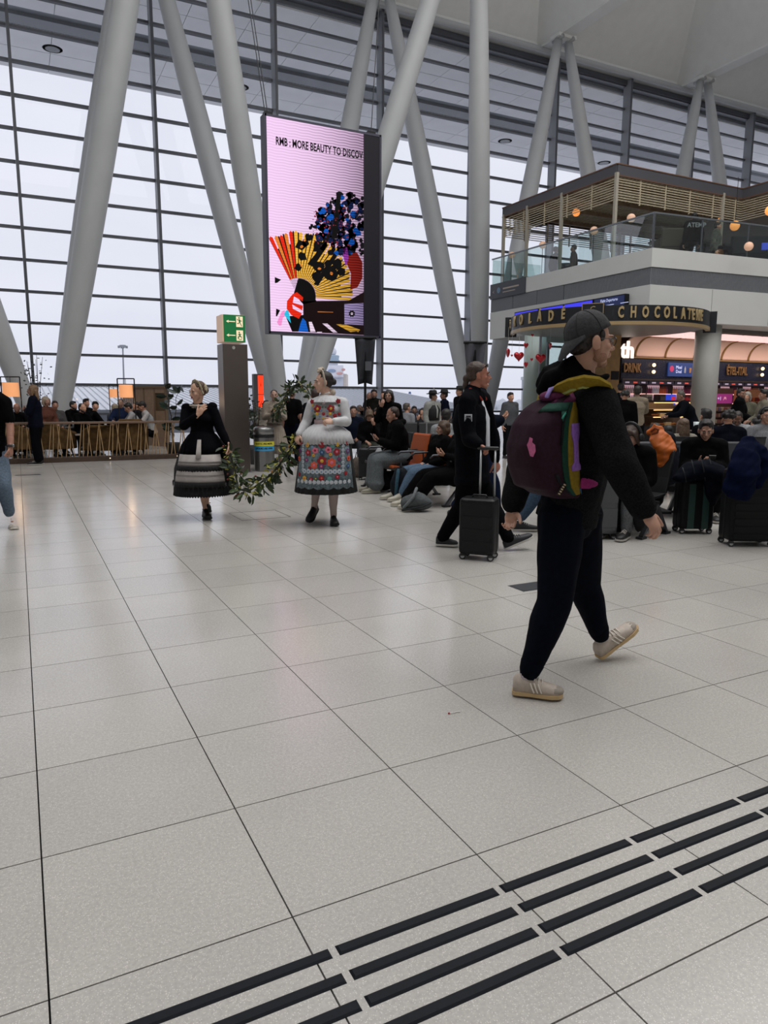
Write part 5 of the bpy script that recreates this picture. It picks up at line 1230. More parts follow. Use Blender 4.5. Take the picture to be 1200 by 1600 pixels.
def dark_dancer():
    A = atD; D = 8.44; fd = (-FWD*.93-RGT*.25).normalized()
    J = dict(head=A(307, 614, D-.04), neck=A(308, 636, D), chest=A(314, 656, D), pelvis=A(316, 692, D), shR=A(290, 644, D), shL=A(331, 642, D),
        elR=A(286, 668, D-.15), wrR=A(308, 650, D-.27), elL=A(345, 676, D-.05), wrL=A(357, 698, D-.12), hipR=A(307, 699, D), hipL=A(326, 699, D),
        knR=A(313, 752, D-.05), anR=A(321, 800, 8.43), toeR=A(326, 811, 8.25), knL=A(320, 752, D+.10), anL=A(324, 790, D+.42), toeL=A(322, 800, D+.48))
    J['anR'].z = .085; J['toeR'].z = .012; J['hdR'] = A(320, 634, D-.27)-A(308, 650, D-.25); J['pmR'] = RGT*.4+FWD*.9; J['hdL'] = Vector((0, 0, -1))+RGT*.2; J['pmL'] = -RGT*.8
    f = Fig('dancer in black folk jacket and white striped apron holding the garland', A(322, 812, D)*1.0, lod=0, seed=8); f.J = J; f.vox = .0085; f.P = Vector(f.root.location)
    f.root.location.z = 0; f.P.z = 0
    o = dict(k=.97, face=fd*.86-RGT*.48-Z*.16, fem=True, hair='bun', haircol='4a3524', skin='c39a83', top='07070c', topname='jacket', te=.014, se=.9, hem=.0, wr=.003, bottom=None, shoes='0c0b0d', sole='0c0b0d', lips='8e3a38',
        handR=dict(curl=.25, spread=.3, thumb=.2), handL=dict(curl=1.0), lace='0c0b0d', topmat=mat('velvet_black', '05050a', .85, spec=.06), hs=.97)
    body_parts(f, o); R = basis(o['face']); c = J['head']; k = .94; hp = lambda x, y, z: c+R@Vector((x, y, z))*k; P = J['pelvis']
    mb = MB(); mb.loft([hp(-.094, -.01, -.03), hp(-.086, -.0, .06), hp(-.045, .0, .115), hp(.0, .0, .128), hp(.045, .0, .115), hp(.086, -.0, .06), hp(.094, -.01, -.03)], [.010]*7, [.03]*7, n=10); mb.ell(hp(0, -.075, .03), (.075, .06, .08), R); f.solid('headscarf', mb, mat('scarf_cream', 'ab9f86', .8, noise_amt=.5, nscale=60), vox=.007, smooth=2, wr=.004, wf=30, label='cream patterned headscarf')
    for i, r in enumerate((.062, .069, .077)):
        mb = MB()
        for j in range(22):
            a = 2*math.pi*j/22; mb.ell(J['neck']+RGT*r*math.cos(a)+FWD*r*math.sin(a)*.95+Z*(.02-.016*i-.01*math.cos(a+1.6)), .0085, n=7, m=5)
        f.raw('bead_string', mb, mat('beads_grey', 'b3aba3', .35), label='pale bead necklace').__setitem__('kind', 'stuff')
    mb = MB(); mb.lathe([(.07, .0), (.095, .012), (.10, -.0), (.075, -.012)], J['neck']+Z*.0, n=30, wave=lambda a, t_: .08*math.sin(a*12)); f.raw('lace_collar', mb, mat('lace_cream', 'c9c0b4', .8))
    for s_ in ('L', 'R'):
        mb = MB(); mb.ell(J['sh'+s_]+Z*.035, (.06, .06, .055)); f.solid('puff', mb, mat('velvet_black', '07070c', .8), vox=.009)
    # peplum, skirt, apron
    W = Vector((P.x, P.y, 0)); zw = P.z+.10; zt = A(316, 678, D).z; zp = A(316, 715, D).z; zh = A(316, 767, D).z
    pep = [(.115, zt+.02), (.17, zt-.03), (.245, (zt+zp)/2), (.295, zp)]
    skp = [(.11, zt), (.22, zt-.12), (.30, zt-.30), (.335, (zt+zh)/2-.08), (.35, zh)]
    skirt(f, 'peplum', W, pep, mat('velvet_black', '07070c', .8), pleats=24, amp=.02, scallop=-.012)
    skirt(f, 'skirt', W, skp, mat('skirt_black', '0a090c', .85, noise_amt=.5, nscale=30), pleats=40, amp=.02)
    skirt(f, 'lace_hem', W, [(.345, zh+.10), (.352, zh), (.356, zh-.035)], M_LACE, pleats=70, amp=.02, scallop=-.02, n=220)
    for i in range(12): 
        a = -1.5+i*.27; p, n = surf_pt(W, skp, a, zh+.09+.0*i, off=.016)
        if i in (3, 4, 5, 6, 7, 8): continue
        bloom(f, 'lace_motif', p, n, .035, mat('lace_grey', '4a474b', .9), 6)
    APR = [(.285, zp+.04), (.315, zp-.10), (.345, zp-.22), (.356, zh+.085)]; M_AP = mat('apron_white', 'a39c98', .8, noise_amt=.12, nscale=14); ar = (-.86, .95)
    skirt(f, 'apron', W, APR, M_AP, a_rng=ar, off=.012, pleats=14, amp=.012, label='white apron')
    skirt(f, 'apron_top_fold', W, [(.20, zt-.07), (.27, zt-.20), (.305, zp+.0)], M_AP, a_rng=(-.02, .17), off=.020, pleats=8, amp=.0)
    for zz, hgt, m_, nm in ((zp-.045, .012, 'lace_grey2', 'tuck'), (zp-.075, .009, 'lace_grey2', 'tuck'), (zp-.115, .05, 'lace', 'lace_band'), (zp-.195, .006, 'lace_grey2', 'tuck'), (zh+.10, .05, 'lace', 'lace_edge')):
        r0 = surf_pt(W, APR, 0, zz)[0]; r_ = (Vector((r0.x, r0.y, 0))-W).length
        skirt(f, nm, W, [(r_, zz+hgt/2), (r_+.003, zz-hgt/2)], M_LACE if m_ == 'lace' else mat('tuck_grey', '6f6a68', .8), a_rng=(ar[0]+.02, ar[1]-.02), off=.020, pleats=60 if m_ == 'lace' else 1, amp=.004, scallop=-.012 if m_ == 'lace' else 0, n=120)
    for s_ in ('R', 'L'):       # stocking tone, strap of the shoe
        a_ = J['an'+s_]; mb = MB(); mb.loft([a_+Z*.015-FWD*.04, a_+Z*.02+RGT*.035, a_+Z*.015+FWD*.03, a_+Z*.02-RGT*.035, a_+Z*.015-FWD*.04], .006, n=6); f.raw('ankle_strap', mb, mat('shoe_0c0b0d', '0c0b0d', .5))
    return f, J
dd, DJ = dark_dancer()
# ------------------------------------------------------------------ dancer in white
def white_dancer():
    A = atD; D = 8.05; fd = (-FWD*.97-RGT*.12).normalized()
    J = dict(head=A(503, 598, D-.02), neck=A(509, 619, D), chest=A(511, 638, D), pelvis=A(508, 682, D), shR=A(487, 632, D), shL=A(534, 630, D),
        elR=A(478, 661, D+.02), wrR=A(466, 680, D-.12), elL=A(541, 659, D-.05), wrL=A(520, 659, D-.24), hipR=A(498, 690, D), hipL=A(518, 690, D),
        knR=A(496, 745, D+.0), anR=A(491, 797, D+.10), toeR=A(482, 813, D-.02), knL=A(521, 750, D-.05), anL=A(521, 806, D-.02), toeL=A(524, 821, D-.20))
    J['anL'].z = .09; J['toeL'].z = .012; J['anR'].z = .16; J['toeR'].z = .02
    J['hdR'] = -Z*.8-RGT*.25-FWD*.3; J['pmR'] = RGT*.6+FWD*.6; J['hdL'] = -RGT*.95-FWD*.2; J['pmL'] = FWD*.6-Z*.5
    f = Fig('dancer in white embroidered blouse and colourful flowered apron', A(510, 818, D), lod=0, seed=12); f.J = J; f.root.location.z = 0; f.P = Vector(f.root.location); f.vox = .0085
    M_W = mat('blouse_white', 'c0c0c2', .85, noise_amt=.08, nscale=20, bump=.1)
    o = dict(k=.98, face=-RGT*.93-FWD*.36-Z*.05, fem=True, hair='bun', haircol='1a1210', skin='c49d88', top='a9a9ab', topmat=M_W, topname='blouse', te=.006, se=2.2, cuff=1.1, hem=0.0, wr=.006, bottom='a08f8b', botname='tights', be=.003, leg=.99,
        botmat=mat('tights_pale', 'a3918c', .7), shoes='0d0c0e', sole='0d0c0e', lips='9a4a48', handR=dict(curl=1.0), handL=dict(curl=.8), lace='0d0c0e', shoeupR=(Z*.8-FWD*.5))
    body_parts(f, o); R = basis(o['face']); c = J['head']; k = .98; hp = lambda x, y, z: c+R@Vector((x, y, z))*k; P = J['pelvis']; W = Vector((P.x, P.y, 0))
    mb = MB(); mb.loft([hp(-.088, .0, -.05), hp(-.092, .005, .03), hp(-.06, .01, .105), hp(0, .012, .132), hp(.06, .01, .105), hp(.092, .005, .03), hp(.088, .0, -.05)], [.008]*7, [.022]*7, n=10)
    mb2 = MB()
    for i, (x, y, z, r) in enumerate(((.0, .03, .142, .028), (-.03, .03, .135, .024), (.03, .03, .135, .024), (.0, .0, .152, .026), (-.02, .05, .12, .02), (.025, .0, .145, .022))): mb2.ell(hp(x, y, z), (r, r*.9, r*.8), R, 10, 7)
    hb = f.raw('headband', mb, mat('ribbon_ivory', 'b3a594', .7), label='ivory headband'); f.solid('rosette', mb2, mat('ribbon_ivory', 'b3a594', .7), vox=.006, smooth=1, wr=.006, wf=60, parent=hb)
    for i in range(4):
        mb = MB(); r = .060+.009*i
        for j in range(26):
            a = 2*math.pi*j/26; mb.ell(J['neck']+RGT*r*math.cos(a)+FWD*r*math.sin(a)*.95+Z*(.028-.017*i+.010*math.sin(a)), .0085, n=7, m=5)
        f.raw('pearl_string', mb, mat('pearl', 'b59d8c', .3), label='pearl necklace').__setitem__('kind', 'stuff')
    mb = MB(); mb.lathe([(.072, .02), (.118, -.006), (.158, -.052), (.152, -.060), (.11, -.016), (.072, .008)], J['neck']-Z*.015, n=48, wave=lambda a, t_: .05*math.sin(a*16)*min(1, t_*2)); f.raw('frilled_collar', mb, M_W, smooth=False)
    mb = MB(); mb.ell(hp(0, -.10, -.12), (.05, .045, .045), R); f.solid('neck_scarf', mb, mat('ribbon_ivory', 'b3a594', .7), vox=.008, wr=.006, wf=40)
    zt = A(510, 664, D).z; zp = A(510, 692, D).z; zh = A(510, 768, D).z; za = A(510, 757, D).z
    ST = [mat('thread_red', '8e1620', .7), mat('thread_green', '3d5a44', .7), mat('thread_yellow', 'c9a13c', .7), mat('thread_pink', 'cf6f86', .7), mat('thread_blue', '6f8ba6', .7), mat('thread_purple', '6b3a68', .7), mat('thread_orange', 'd0563c', .7), mat('thread_navy', '2f4a72', .7)]
    WH = mat('thread_white', 'b5bac0', .8)
    # waist band and flared peplum
    mb = MB(); mb.lathe([(.112, zt-.01), (.118, zt+.02), (.116, zt+.055)], W, n=30, ex=1.1); f.raw('waistband', mb, mat('band_pink', 'b09a9b', .8))
    pep = [(.118, zt+.012), (.20, zt-.03), (.275, zt-.085), (.315, zp-.0)]
    skirt(f, 'peplum', W, pep, M_W, pleats=46, amp=.022, scallop=-.010, n=184, label='pleated white peplum')
    skp = [(.12, zt), (.24, zt-.11), (.29, zp-.02), (.315, (zp+zh)/2), (.355, zh)]
    skirt(f, 'skirt', W, skp, mat('brocade_black', '0c0c0e', .8, noise_amt=.9, nscale=24), pleats=30, amp=.02, label='black brocade skirt')
    apr = [(.285, zp+.02), (.300, zp-.10), (.318, (zp+za)/2-.02), (.346, za)]
    ar = (-1.08, 1.08); M_AP = mat('apron_net', '66757c', .85, noise_amt=.45, nscale=45)
    ap = skirt(f, 'apron', W, apr, M_AP, a_rng=ar, off=.014, pleats=20, amp=.012, scallop=-.02, n=140, label='flowered apron')
    def at(px, py): # a point of the apron from its place in the picture
        z = A(px, py, D-.33).z; r = surf_pt(W, apr, 0, z)[0]; rr = (Vector((r.x, r.y, 0))-W).length; 
        x = (px-510)*(D-.30)/F; a = math.asin(max(-.98, min(.98, x/(rr+.018)))); return surf_pt(W, apr, a, z, off=.020)
    def fl(px, py, rpx, col, pet=6, core=None, nm='flower'):
        p, n = at(px, py); bloom(f, nm, p, n, rpx*D/F*1.0, col, pet, core=core, parent=ap)
    R_, G_, Y_, PK, B_, PU, OR, NV = ST
    S5 = lambda x, y: (400+x/5.714, 560+y/5.714)
    for x, y, r, col, pet, core in ((615, 920, 44, R_, 5, Y_), (490, 850, 30, R_, 5, PK), (745, 840, 34, R_, 5, PK), (555, 828, 30, PK, 5, R_), (672, 820, 30, PK, 5, R_), (545, 960, 34, OR, 6, PK), (700, 935, 42, OR, 6, PK), (615, 845, 24, NV, 7, B_),
        (540, 872, 16, Y_, 6, OR), (690, 862, 16, Y_, 6, OR), (482, 782, 22, Y_, 6, OR), (750, 775, 20, Y_, 6, None), (612, 778, 28, R_, 5, None), (475, 915, 20, PU, 6, PK), (765, 905, 20, PU, 6, R_), (610, 968, 26, PU, 7, PK), (505, 985, 16, R_, 5, None), (762, 965, 14, R_, 5, None),
        (412, 772, 22, R_, 6, PK), (832, 768, 18, R_, 5, None), (408, 840, 24, PU, 6, None), (838, 838, 24, PU, 6, B_), (845, 902, 26, OR, 6, R_), (402, 910, 24, OR, 6, R_), (842, 970, 22, NV, 6, B_), (404, 1050, 20, R_, 5, None), (822, 1035, 20, R_, 5, None), (455, 1080, 24, Y_, 6, OR), (517, 1085, 20, R_, 5, PK),
        (560, 1078, 20, G_, 6, Y_), (612, 1072, 26, R_, 5, OR), (682, 1078, 24, mat('thread_teal', '5d8a86', .7), 6, None), (750, 1062, 22, R_, 5, PK), (530, 800, 16, B_, 6, None), (708, 790, 20, mat('thread_teal', '5d8a86', .7), 6, None)):
        X, Y = S5(x, y); fl(X, Y, r/5.714, col, pet, core)
    for i in range(9):      # rosettes along the white lace borders
        X, Y = S5(455+i*39, 1015); fl(X, Y, 4.0, WH, 8, B_, 'lace_rosette')
        if i < 7:
            X, Y = S5(440, 790+i*36); fl(X, Y, 3.0, WH, 8, B_, 'lace_rosette'); X, Y = S5(798, 790+i*36); fl(X, Y, 3.0, WH, 8, B_, 'lace_rosette')
    for i in range(13):
        X, Y = S5(395+i*38, 1108-(.0)); fl(X, Y, 3.4, WH, 5, None, 'lace_edge')
    rs_ = random.Random(2)
    for i in range(60):
        X, Y = S5(rs_.uniform(470, 780), rs_.uniform(765, 985)); p, n = at(X, Y); bloom(f, 'leaf', p-n*.004, n, .009, G_, 2, parent=ap, th=.002)
    # embroidery of the blouse front
    def bp(px, py):
        z = A(px, py, D-.15).z; x = (px-510)*(D-.14)/F; ch = J['chest']; t_ = (z-P.z)/(ch.z-P.z); ry = .135; y = -.140-.028*math.sin(max(0, min(1, t_))*3)*(1 if t_ < 1.3 else .5)+.5*x*x/.16*1.0
        cc = lerp(P, ch, t_) if t_ < 1 else lerp(ch, J['neck'], (t_-1)/((J['neck'].z-P.z)/(ch.z-P.z)-1)); return Vector((cc.x, cc.y, z))+RGT*x+FWD*y, (-FWD+RGT*x*3).normalized()
    for x, y, r, col, pet in ((548, 455, 28, R_, 5), (665, 452, 28, R_, 5), (545, 500, 12, Y_, 6), (662, 497, 12, Y_, 6), (605, 500, 13, R_, 5), (580, 470, 8, B_, 6), (632, 470, 8, B_, 6), (590, 440, 7, G_, 5), (620, 440, 7, G_, 5), (705, 515, 16, R_, 5), (520, 520, 12, G_, 6), (575, 520, 9, B_, 5),
        (640, 520, 9, PU, 5), (500, 390, 16, R_, 5), (732, 385, 18, R_, 5), (502, 425, 9, Y_, 5), (735, 425, 9, G_, 5), (525, 480, 9, G_, 5), (690, 480, 9, G_, 5), (606, 540, 8, Y_, 5), (738, 500, 12, R_, 5), (495, 470, 8, B_, 5), (604, 395, 14, mat('band_pink', 'b09a9b', .8), 5)):
        X, Y = S5(x, y); p, n = bp(X, Y); bloom(f, 'embroidery', p, n, r/5.714*D/F*1.3, col, pet, core=Y_ if r > 20 else None, th=.006)
    return f, J
wd_, WJ = white_dancer()
# ------------------------------------------------------------------ leafy garlands
M_LEAF = [mat('leaf_dark', '26331f', .5), mat('leaf_mid', '3d4f2b', .5), mat('leaf_pale', 'a8a548', .6)]
def leaf_mesh(m, s):
    vs = [(0, 0, 0), (.35, .22, .05), (.75, .18, .03), (1, 0, -.08), (.75, -.18, .03), (.35, -.22, .05), (.5, 0, -.03)]
    me = bpy.data.meshes.new('leaf'); me.from_pydata([(x*s, y*s, z*s) for x, y, z in vs], [], [(0, 6, 1), (1, 6, 2), (2, 6, 3), (3, 6, 4), (4, 6, 5), (5, 6, 0)]); me.materials.append(m); return me
LM = [leaf_mesh(m, s) for m in M_LEAF[:2] for s in (.135, .11, .09)]; LP = [leaf_mesh(M_LEAF[2], s) for s in (.06, .05)]
def garland(label, pts, n, spread, seed, leaves=None, pale=.25):
    pts = [Vector(p) for p in pts]; t = thing('garland', label, 'garland', (pts[0]+pts[-1])/2); rs_ = random.Random(seed); g = MB()
    L = []
    for a, b in zip(pts, pts[1:]): L.append((b-a).length)
    tot = sum(L)
    def on(u):
        d = u*tot
        for i, l in enumerate(L):
            if d <= l or i == len(L)-1: return lerp(pts[i], pts[i+1], min(1, d/l)), (pts[i+1]-pts[i]).normalized()
            d -= l
    obj('stem', g.loft([on(i/30)[0] for i in range(31)], .012, n=6), mat('stem_green', '2b3320', .7), t, smooth=True)
    for i in range(n):
        p, tg = on((i+rs_.random())/n); pale_ = rs_.random() < pale
        me = rs_.choice(LP if pale_ else LM); o = put('leaf', me, None, t)
        off = Vector((rs_.gauss(0, 1), rs_.gauss(0, 1), rs_.gauss(0, 1))).normalized()*spread*rs_.random()**.5
        d = (off.normalized()+tg*rs_.uniform(-.8, .8)+Vector((0, 0, -.25))).normalized(); o.location = p+off*.6-t.location; o.rotation_euler = d.to_track_quat('X', 'Z').to_euler(); o.rotation_euler.rotate_axis('X', rs_.uniform(0, 6.28))
    for i in range(int(n*.07)):
        p, tg = on(rs_.random()); off = Vector((rs_.gauss(0, 1), rs_.gauss(0, 1), rs_.gauss(0, 1))).normalized()*spread*.8
        obj('berry', MB().ell(p+off, .013, n=7, m=5), mat('berry_red', '6e2a22', .5) if i % 3 else mat('berry_orange', 'a8702e', .5), t, smooth=True)
    return t
g0 = DJ['wrL']+Vector((0, 0, -.06))
A = atD
garland('long leafy garland with yellow sprigs hanging between the two dancers', [g0+Z*.03, A(367, 742, 8.25), A(373, 766, 8.2), A(388, 769, 8.15), A(408, 755, 8.1), A(428, 738, 8.05), A(440, 722, 8.0), A(452, 704, 7.98), WJ['wrR']+Vector((0, 0, -.05))], 298, .13, 4, pale=.42)
# ------------------------------------------------------------------ lounge behind the slatted railing
A = atD
M_WOODR = mat('rail_wood', '7d6147', .6, noise_amt=.2, nscale=12); M_KERB = mat('kerb_wood', '3e2c20', .6, noise_amt=.2, nscale=8); M_SLAT = mat('slat_wood', '9a7c56', .6, noise_amt=.2, nscale=15)
RV = 17.35
rl = thing('lounge_railing', 'low wooden railing of slanting slats fencing the lounge', 'railing', (1, RV, 0))
rx0, rx1 = -1.8, 3.95
obj('kerb', MB().box((rx0, RV-.06, 0), (rx1, RV+.10, .11)), M_KERB, rl, bevel=.01)
obj('top_rail', MB().box((rx0, RV-.05, .84), (rx1, RV+.05, .89)), mat('rail_brown', '6d5646', .5), rl, bevel=.008)
rs = random.Random(11); x = rx0+.05
k = 0
slm = {}
while x < rx1-.1:
    dx = (.085, -.055, .10, .03, -.07, .09, .05)[k % 7]
    key = k % 7
    if key not in slm:
        me = MB().bar((0, 0, .11), (dx, 0, .84), .016, .030, up=(0, 1, 0)).mesh('slat'); me.materials.append(M_SLAT); slm[key] = me
    put('slat', slm[key], None, rl, Vector((x, RV, 0))-rl.location); x += .088; k += 1
for x in (rx0+.6, rx0+2.1, rx0+3.6, rx0+5.1): obj('floor_lamp_stud', MB().tube((x, RV-.07, .06), (x, RV-.062, .06), .012, n=8), mat('stud_light', 'ffe9c8', .4, emit='ffe9c8', estr=1.5), rl)

M_VEL = mat('velvet_mustard', '503d26', .9, noise_amt=.4, nscale=9, spec=.1); M_LEG = mat('dark_leg', '141210', .5)
def armchair(px, py, D, ang, label, w=.74, s=1.0):
    q = A(px, py, D); fd = facing(ang); r = fd.cross(Z).normalized(); c = Vector((q.x, q.y, 0)); t = thing('armchair', label, 'armchair', c, 'velvet armchairs in the lounge')
    mb = MB(); mb.obox(c+Z*.33*s, r, fd, Z, w/2-.06, .33, .09); obj('seat', mb, M_VEL, t, bevel=.04)
    pts = [c+r*(w/2-.04)+fd*.28, c+r*(w/2-.03)-fd*.1, c+r*.22-fd*.34, c-r*.22-fd*.34, c-r*(w/2-.03)-fd*.1, c-r*(w/2-.04)+fd*.28]
    hs_ = (.56, .66, .80, .80, .66, .56); mb = MB(); vs = []
    for p, h_ in zip(pts, hs_):
        o = (p-c); o.z = 0; o.normalize()
        for z_, e in ((.22, -.05), (.22, .05), (h_*s, .055), (h_*s+.02, .0), (h_*s, -.055)): vs.append(p+o*e+Z*z_)
    n = len(pts); fs = [(5*i+j, 5*i+(j+1) % 5, 5*i+5+(j+1) % 5, 5*i+5+j) for i in range(n-1) for j in range(5)]+[(4, 3, 2, 1, 0), tuple(5*n-5+j for j in range(5))]
    obj('backrest', mb.add(vs, fs), M_VEL, t, smooth=False, bevel=.02)
    mb = MB(); mb.loft([p+Z*(h_*s+.0) for p, h_ in zip(pts, hs_)], .06, n=10); obj('roll', mb, M_VEL, t, smooth=True)
    for sx in (-1, 1):
        for sy in (-1, 1): obj('leg', MB().tube(c+r*sx*(w/2-.12)+fd*(sy*.24-.02)+Z*.24, c+r*sx*(w/2-.08)+fd*(sy*.28-.02), .022, .012, n=8), M_LEG, t)
    return t
armchair(32, 700, 16.9, 150, 'brown velvet armchair behind the railing beside the standing woman')
armchair(86, 700, 17.0, 160, 'mustard velvet armchair under the man with dark sunglasses')
armchair(165, 695, 16.7, 185, 'wide brown velvet armchair in the middle of the lounge railing', w=1.0, s=.93)
armchair(204, 690, 16.9, 200, 'tall brown velvet armchair behind the lit floor lamp', s=1.1)
armchair(2, 700, 17.4, 150, 'velvet armchair at the far left end of the railing')
def table(px, D, h, w, d, label, mt, round_=False, grp=None):
    q = A(px, 690, D); c = Vector((q.x, q.y, 0)); t = thing('lounge_table', label, 'table', c, grp)
    if round_: obj('table_top', MB().tube(c+Z*(h-.03), c+Z*h, w/2, n=28), mt, t)
    else: obj('table_top', MB().box((c.x-w/2, c.y-d/2, h-.03), (c.x+w/2, c.y+d/2, h)), mt, t, bevel=.006)
    obj('leg', MB().tube(c, c+Z*(h-.03), .03), M_LEG, t); obj('foot', MB().tube(c, c+Z*.02, .2, n=20), M_LEG, t)
    return c
M_TT = mat('table_pale', '8d8278', .35)
tcs = [table(134, 17.2, .56, .5, .5, 'small pale low table behind the railing left of the wide armchair', M_TT), table(122, 17.9, .70, .6, .7, 'dark table where the bearded group in black sits', mat('table_dark', '2a2522', .4)),
       table(189, 17.6, .70, .9, .7, 'lounge table between the older man and the two white shirts', mat('table_dark', '2a2522', .4)), table(4, 17.7, .70, .5, .4, 'lounge table in front of the bald man at the left', mat('table_dark', '2a2522', .4))]
def glass_on(c, dx, dy, z, lb, r=.035, h=.12, tint=(.85, .88, .88)):
    p = Vector((c.x+dx, c.y+dy, z)); t = thing('drinking_glass', lb, 'glass', p, 'drinking glasses on the lounge tables')
    obj('tumbler', MB().lathe([(r*.8, 0), (r, h), (r*.93, h), (r*.75, .008)], p, n=14), mat('clear_tumbler', 'c9d2d2', .05, spec=.8), t, smooth=True)
    obj('drink', MB().lathe([(r*.76, .01), (r*.88, h*.6)], p, n=14), mat('drink_amber', '7a4a22', .2), t)
for i, (k, dx, dy) in enumerate(((1, .2, .1), (1, -.1, -.1), (2, -.35, .0), (2, .1, .1), (2, .35, -.1))):
    glass_on(tcs[k], dx, dy, .72, ('tall glass on the dark table near the group in black', 'short glass at the near side of the dark table in the lounge', 'glass in front of the blond guest in the lounge', 'glass in the middle of the long lounge table', 'glass by the hands of the man in white')[i])
def floor_lamp(x0, x1, yt, sx0, sx1, sy0, sy1, D, label):
    a = A(x0, yt, D); b = A(x1, yt, D); t = thing('floor_lamp', label, 'lamp', ((a.x+b.x)/2, (a.y+b.y)/2, 0), 'square framed lounge lamps')
    r = .014; a0, b0 = Vector((a.x, a.y, .02)), Vector((b.x, b.y, .02)); b.z = a.z
    for p, q in ((a0, a), (b0, b)): obj('frame_post', MB().tube(p, q, r, n=8), M_BLK, t)
    obj('frame_top', MB().tube(a, b, r, n=8), M_BLK, t); obj('frame_foot', MB().tube(a0, b0, r*1.3, n=8), M_BLK, t)
    s0, s1 = A(sx0, sy0, D), A(sx1, sy1, D); c = (s0+s1)/2; w_ = (A(sx1, sy0, D)-s0).length; h_ = s0.z-s1.z; m = (a+b)/2
    obj('cord', MB().tube((c.x, c.y, c.z+h_/2-.02), (c.x, c.y, a.z), .006, n=6), M_BLK, t)
    mm = mat('lamp_shade_peach', 'e8a878', .9, emit='f0a06a', estr=.62)
    obj('shade', MB().loft([c-Z*h_/2, c+Z*h_/2], [w_/2, w_/2*.97], n=28, dome=False), mm, t, smooth=False); obj('bulb', MB().ell(c, .035), mat('bulb_glow', 'ffd9a8', .5, emit='ffd9a8', estr=3), t)
    l = bpy.data.lights.new('lamp_light', 'POINT'); l.energy = 2; l.specular_factor = .3; l.color = (1, .72, .45); l.shadow_soft_size = .06; lo = bpy.data.objects.new('lamp_light', l); COL.objects.link(lo); lo.location = c-Z*(h_/2+.1)
floor_lamp(181.5, 208, 594.5, 185, 206, 604, 624, 16.9, 'lit peach shade lamp in a tall black frame, larger of the close pair')
floor_lamp(168.5, 187, 604.5, 170, 183, 611, 624, 20.5, 'lit peach shade lamp in a black frame, smaller and farther one')
floor_lamp(-1, 29, 593, 3.5, 27.5, 602, 624, 15.8+1.6, 'lit peach shade lamp at the left edge of the hall')
# wooden partition with a hatch
q0, q1 = A(208, 608, 22), A(257, 608, 21)
pt = thing('wooden_partition', 'pale wooden booth wall with an opening behind the lounge', 'partition', ((q0.x+q1.x)/2, (q0.y+q1.y)/2, 0)); M_PW = mat('partition_wood', '8d7560', .6, noise_amt=.15, nscale=6)
dx = (q1-q0); dx.z = 0; Lp = dx.length; dx.normalize(); dy = Z.cross(dx); h_ = q0.z; b0 = Vector((q0.x, q0.y, 0))
for i in range(3):
    if i == 2:
        obj('panel', MB().obox(b0+dx*Lp*(2.5/3)+Z*(h_*.30), dx, dy, Z, Lp/6-.008, .02, h_*.30), M_PW, pt); obj('panel', MB().obox(b0+dx*Lp*(2.5/3)+Z*(h_*.95), dx, dy, Z, Lp/6-.008, .02, h_*.05), M_PW, pt)
        obj('opening', MB().obox(b0+dx*Lp*(2.5/3)+Z*(h_*.75)+dy*.02, dx, dy, Z, Lp/6-.03, .01, h_*.15), mat('partition_dark', '57462f', .7), pt)
    else: obj('panel', MB().obox(b0+dx*Lp*((i+.5)/3)+Z*h_/2, dx, dy, Z, Lp/6-.008, .02, h_/2), M_PW, pt)
for i in range(4): obj('post', MB().obox(b0+dx*Lp*i/3+Z*h_/2, dx, dy, Z, .03, .035, h_/2+.01), mat('partition_post', '6f5a45', .6), pt)
obj('top_beam', MB().obox(b0+dx*Lp/2+Z*h_, dx, dy, Z, Lp/2+.03, .05, .03), mat('partition_post', '6f5a45', .6), pt)
for i in range(7): obj('louvre', MB().bar(b0-dx*(.10+.09*i)+Z*.9, b0-dx*(.06+.09*i)+Z*(h_-.05), .02, .04, up=dy), M_PW, pt)
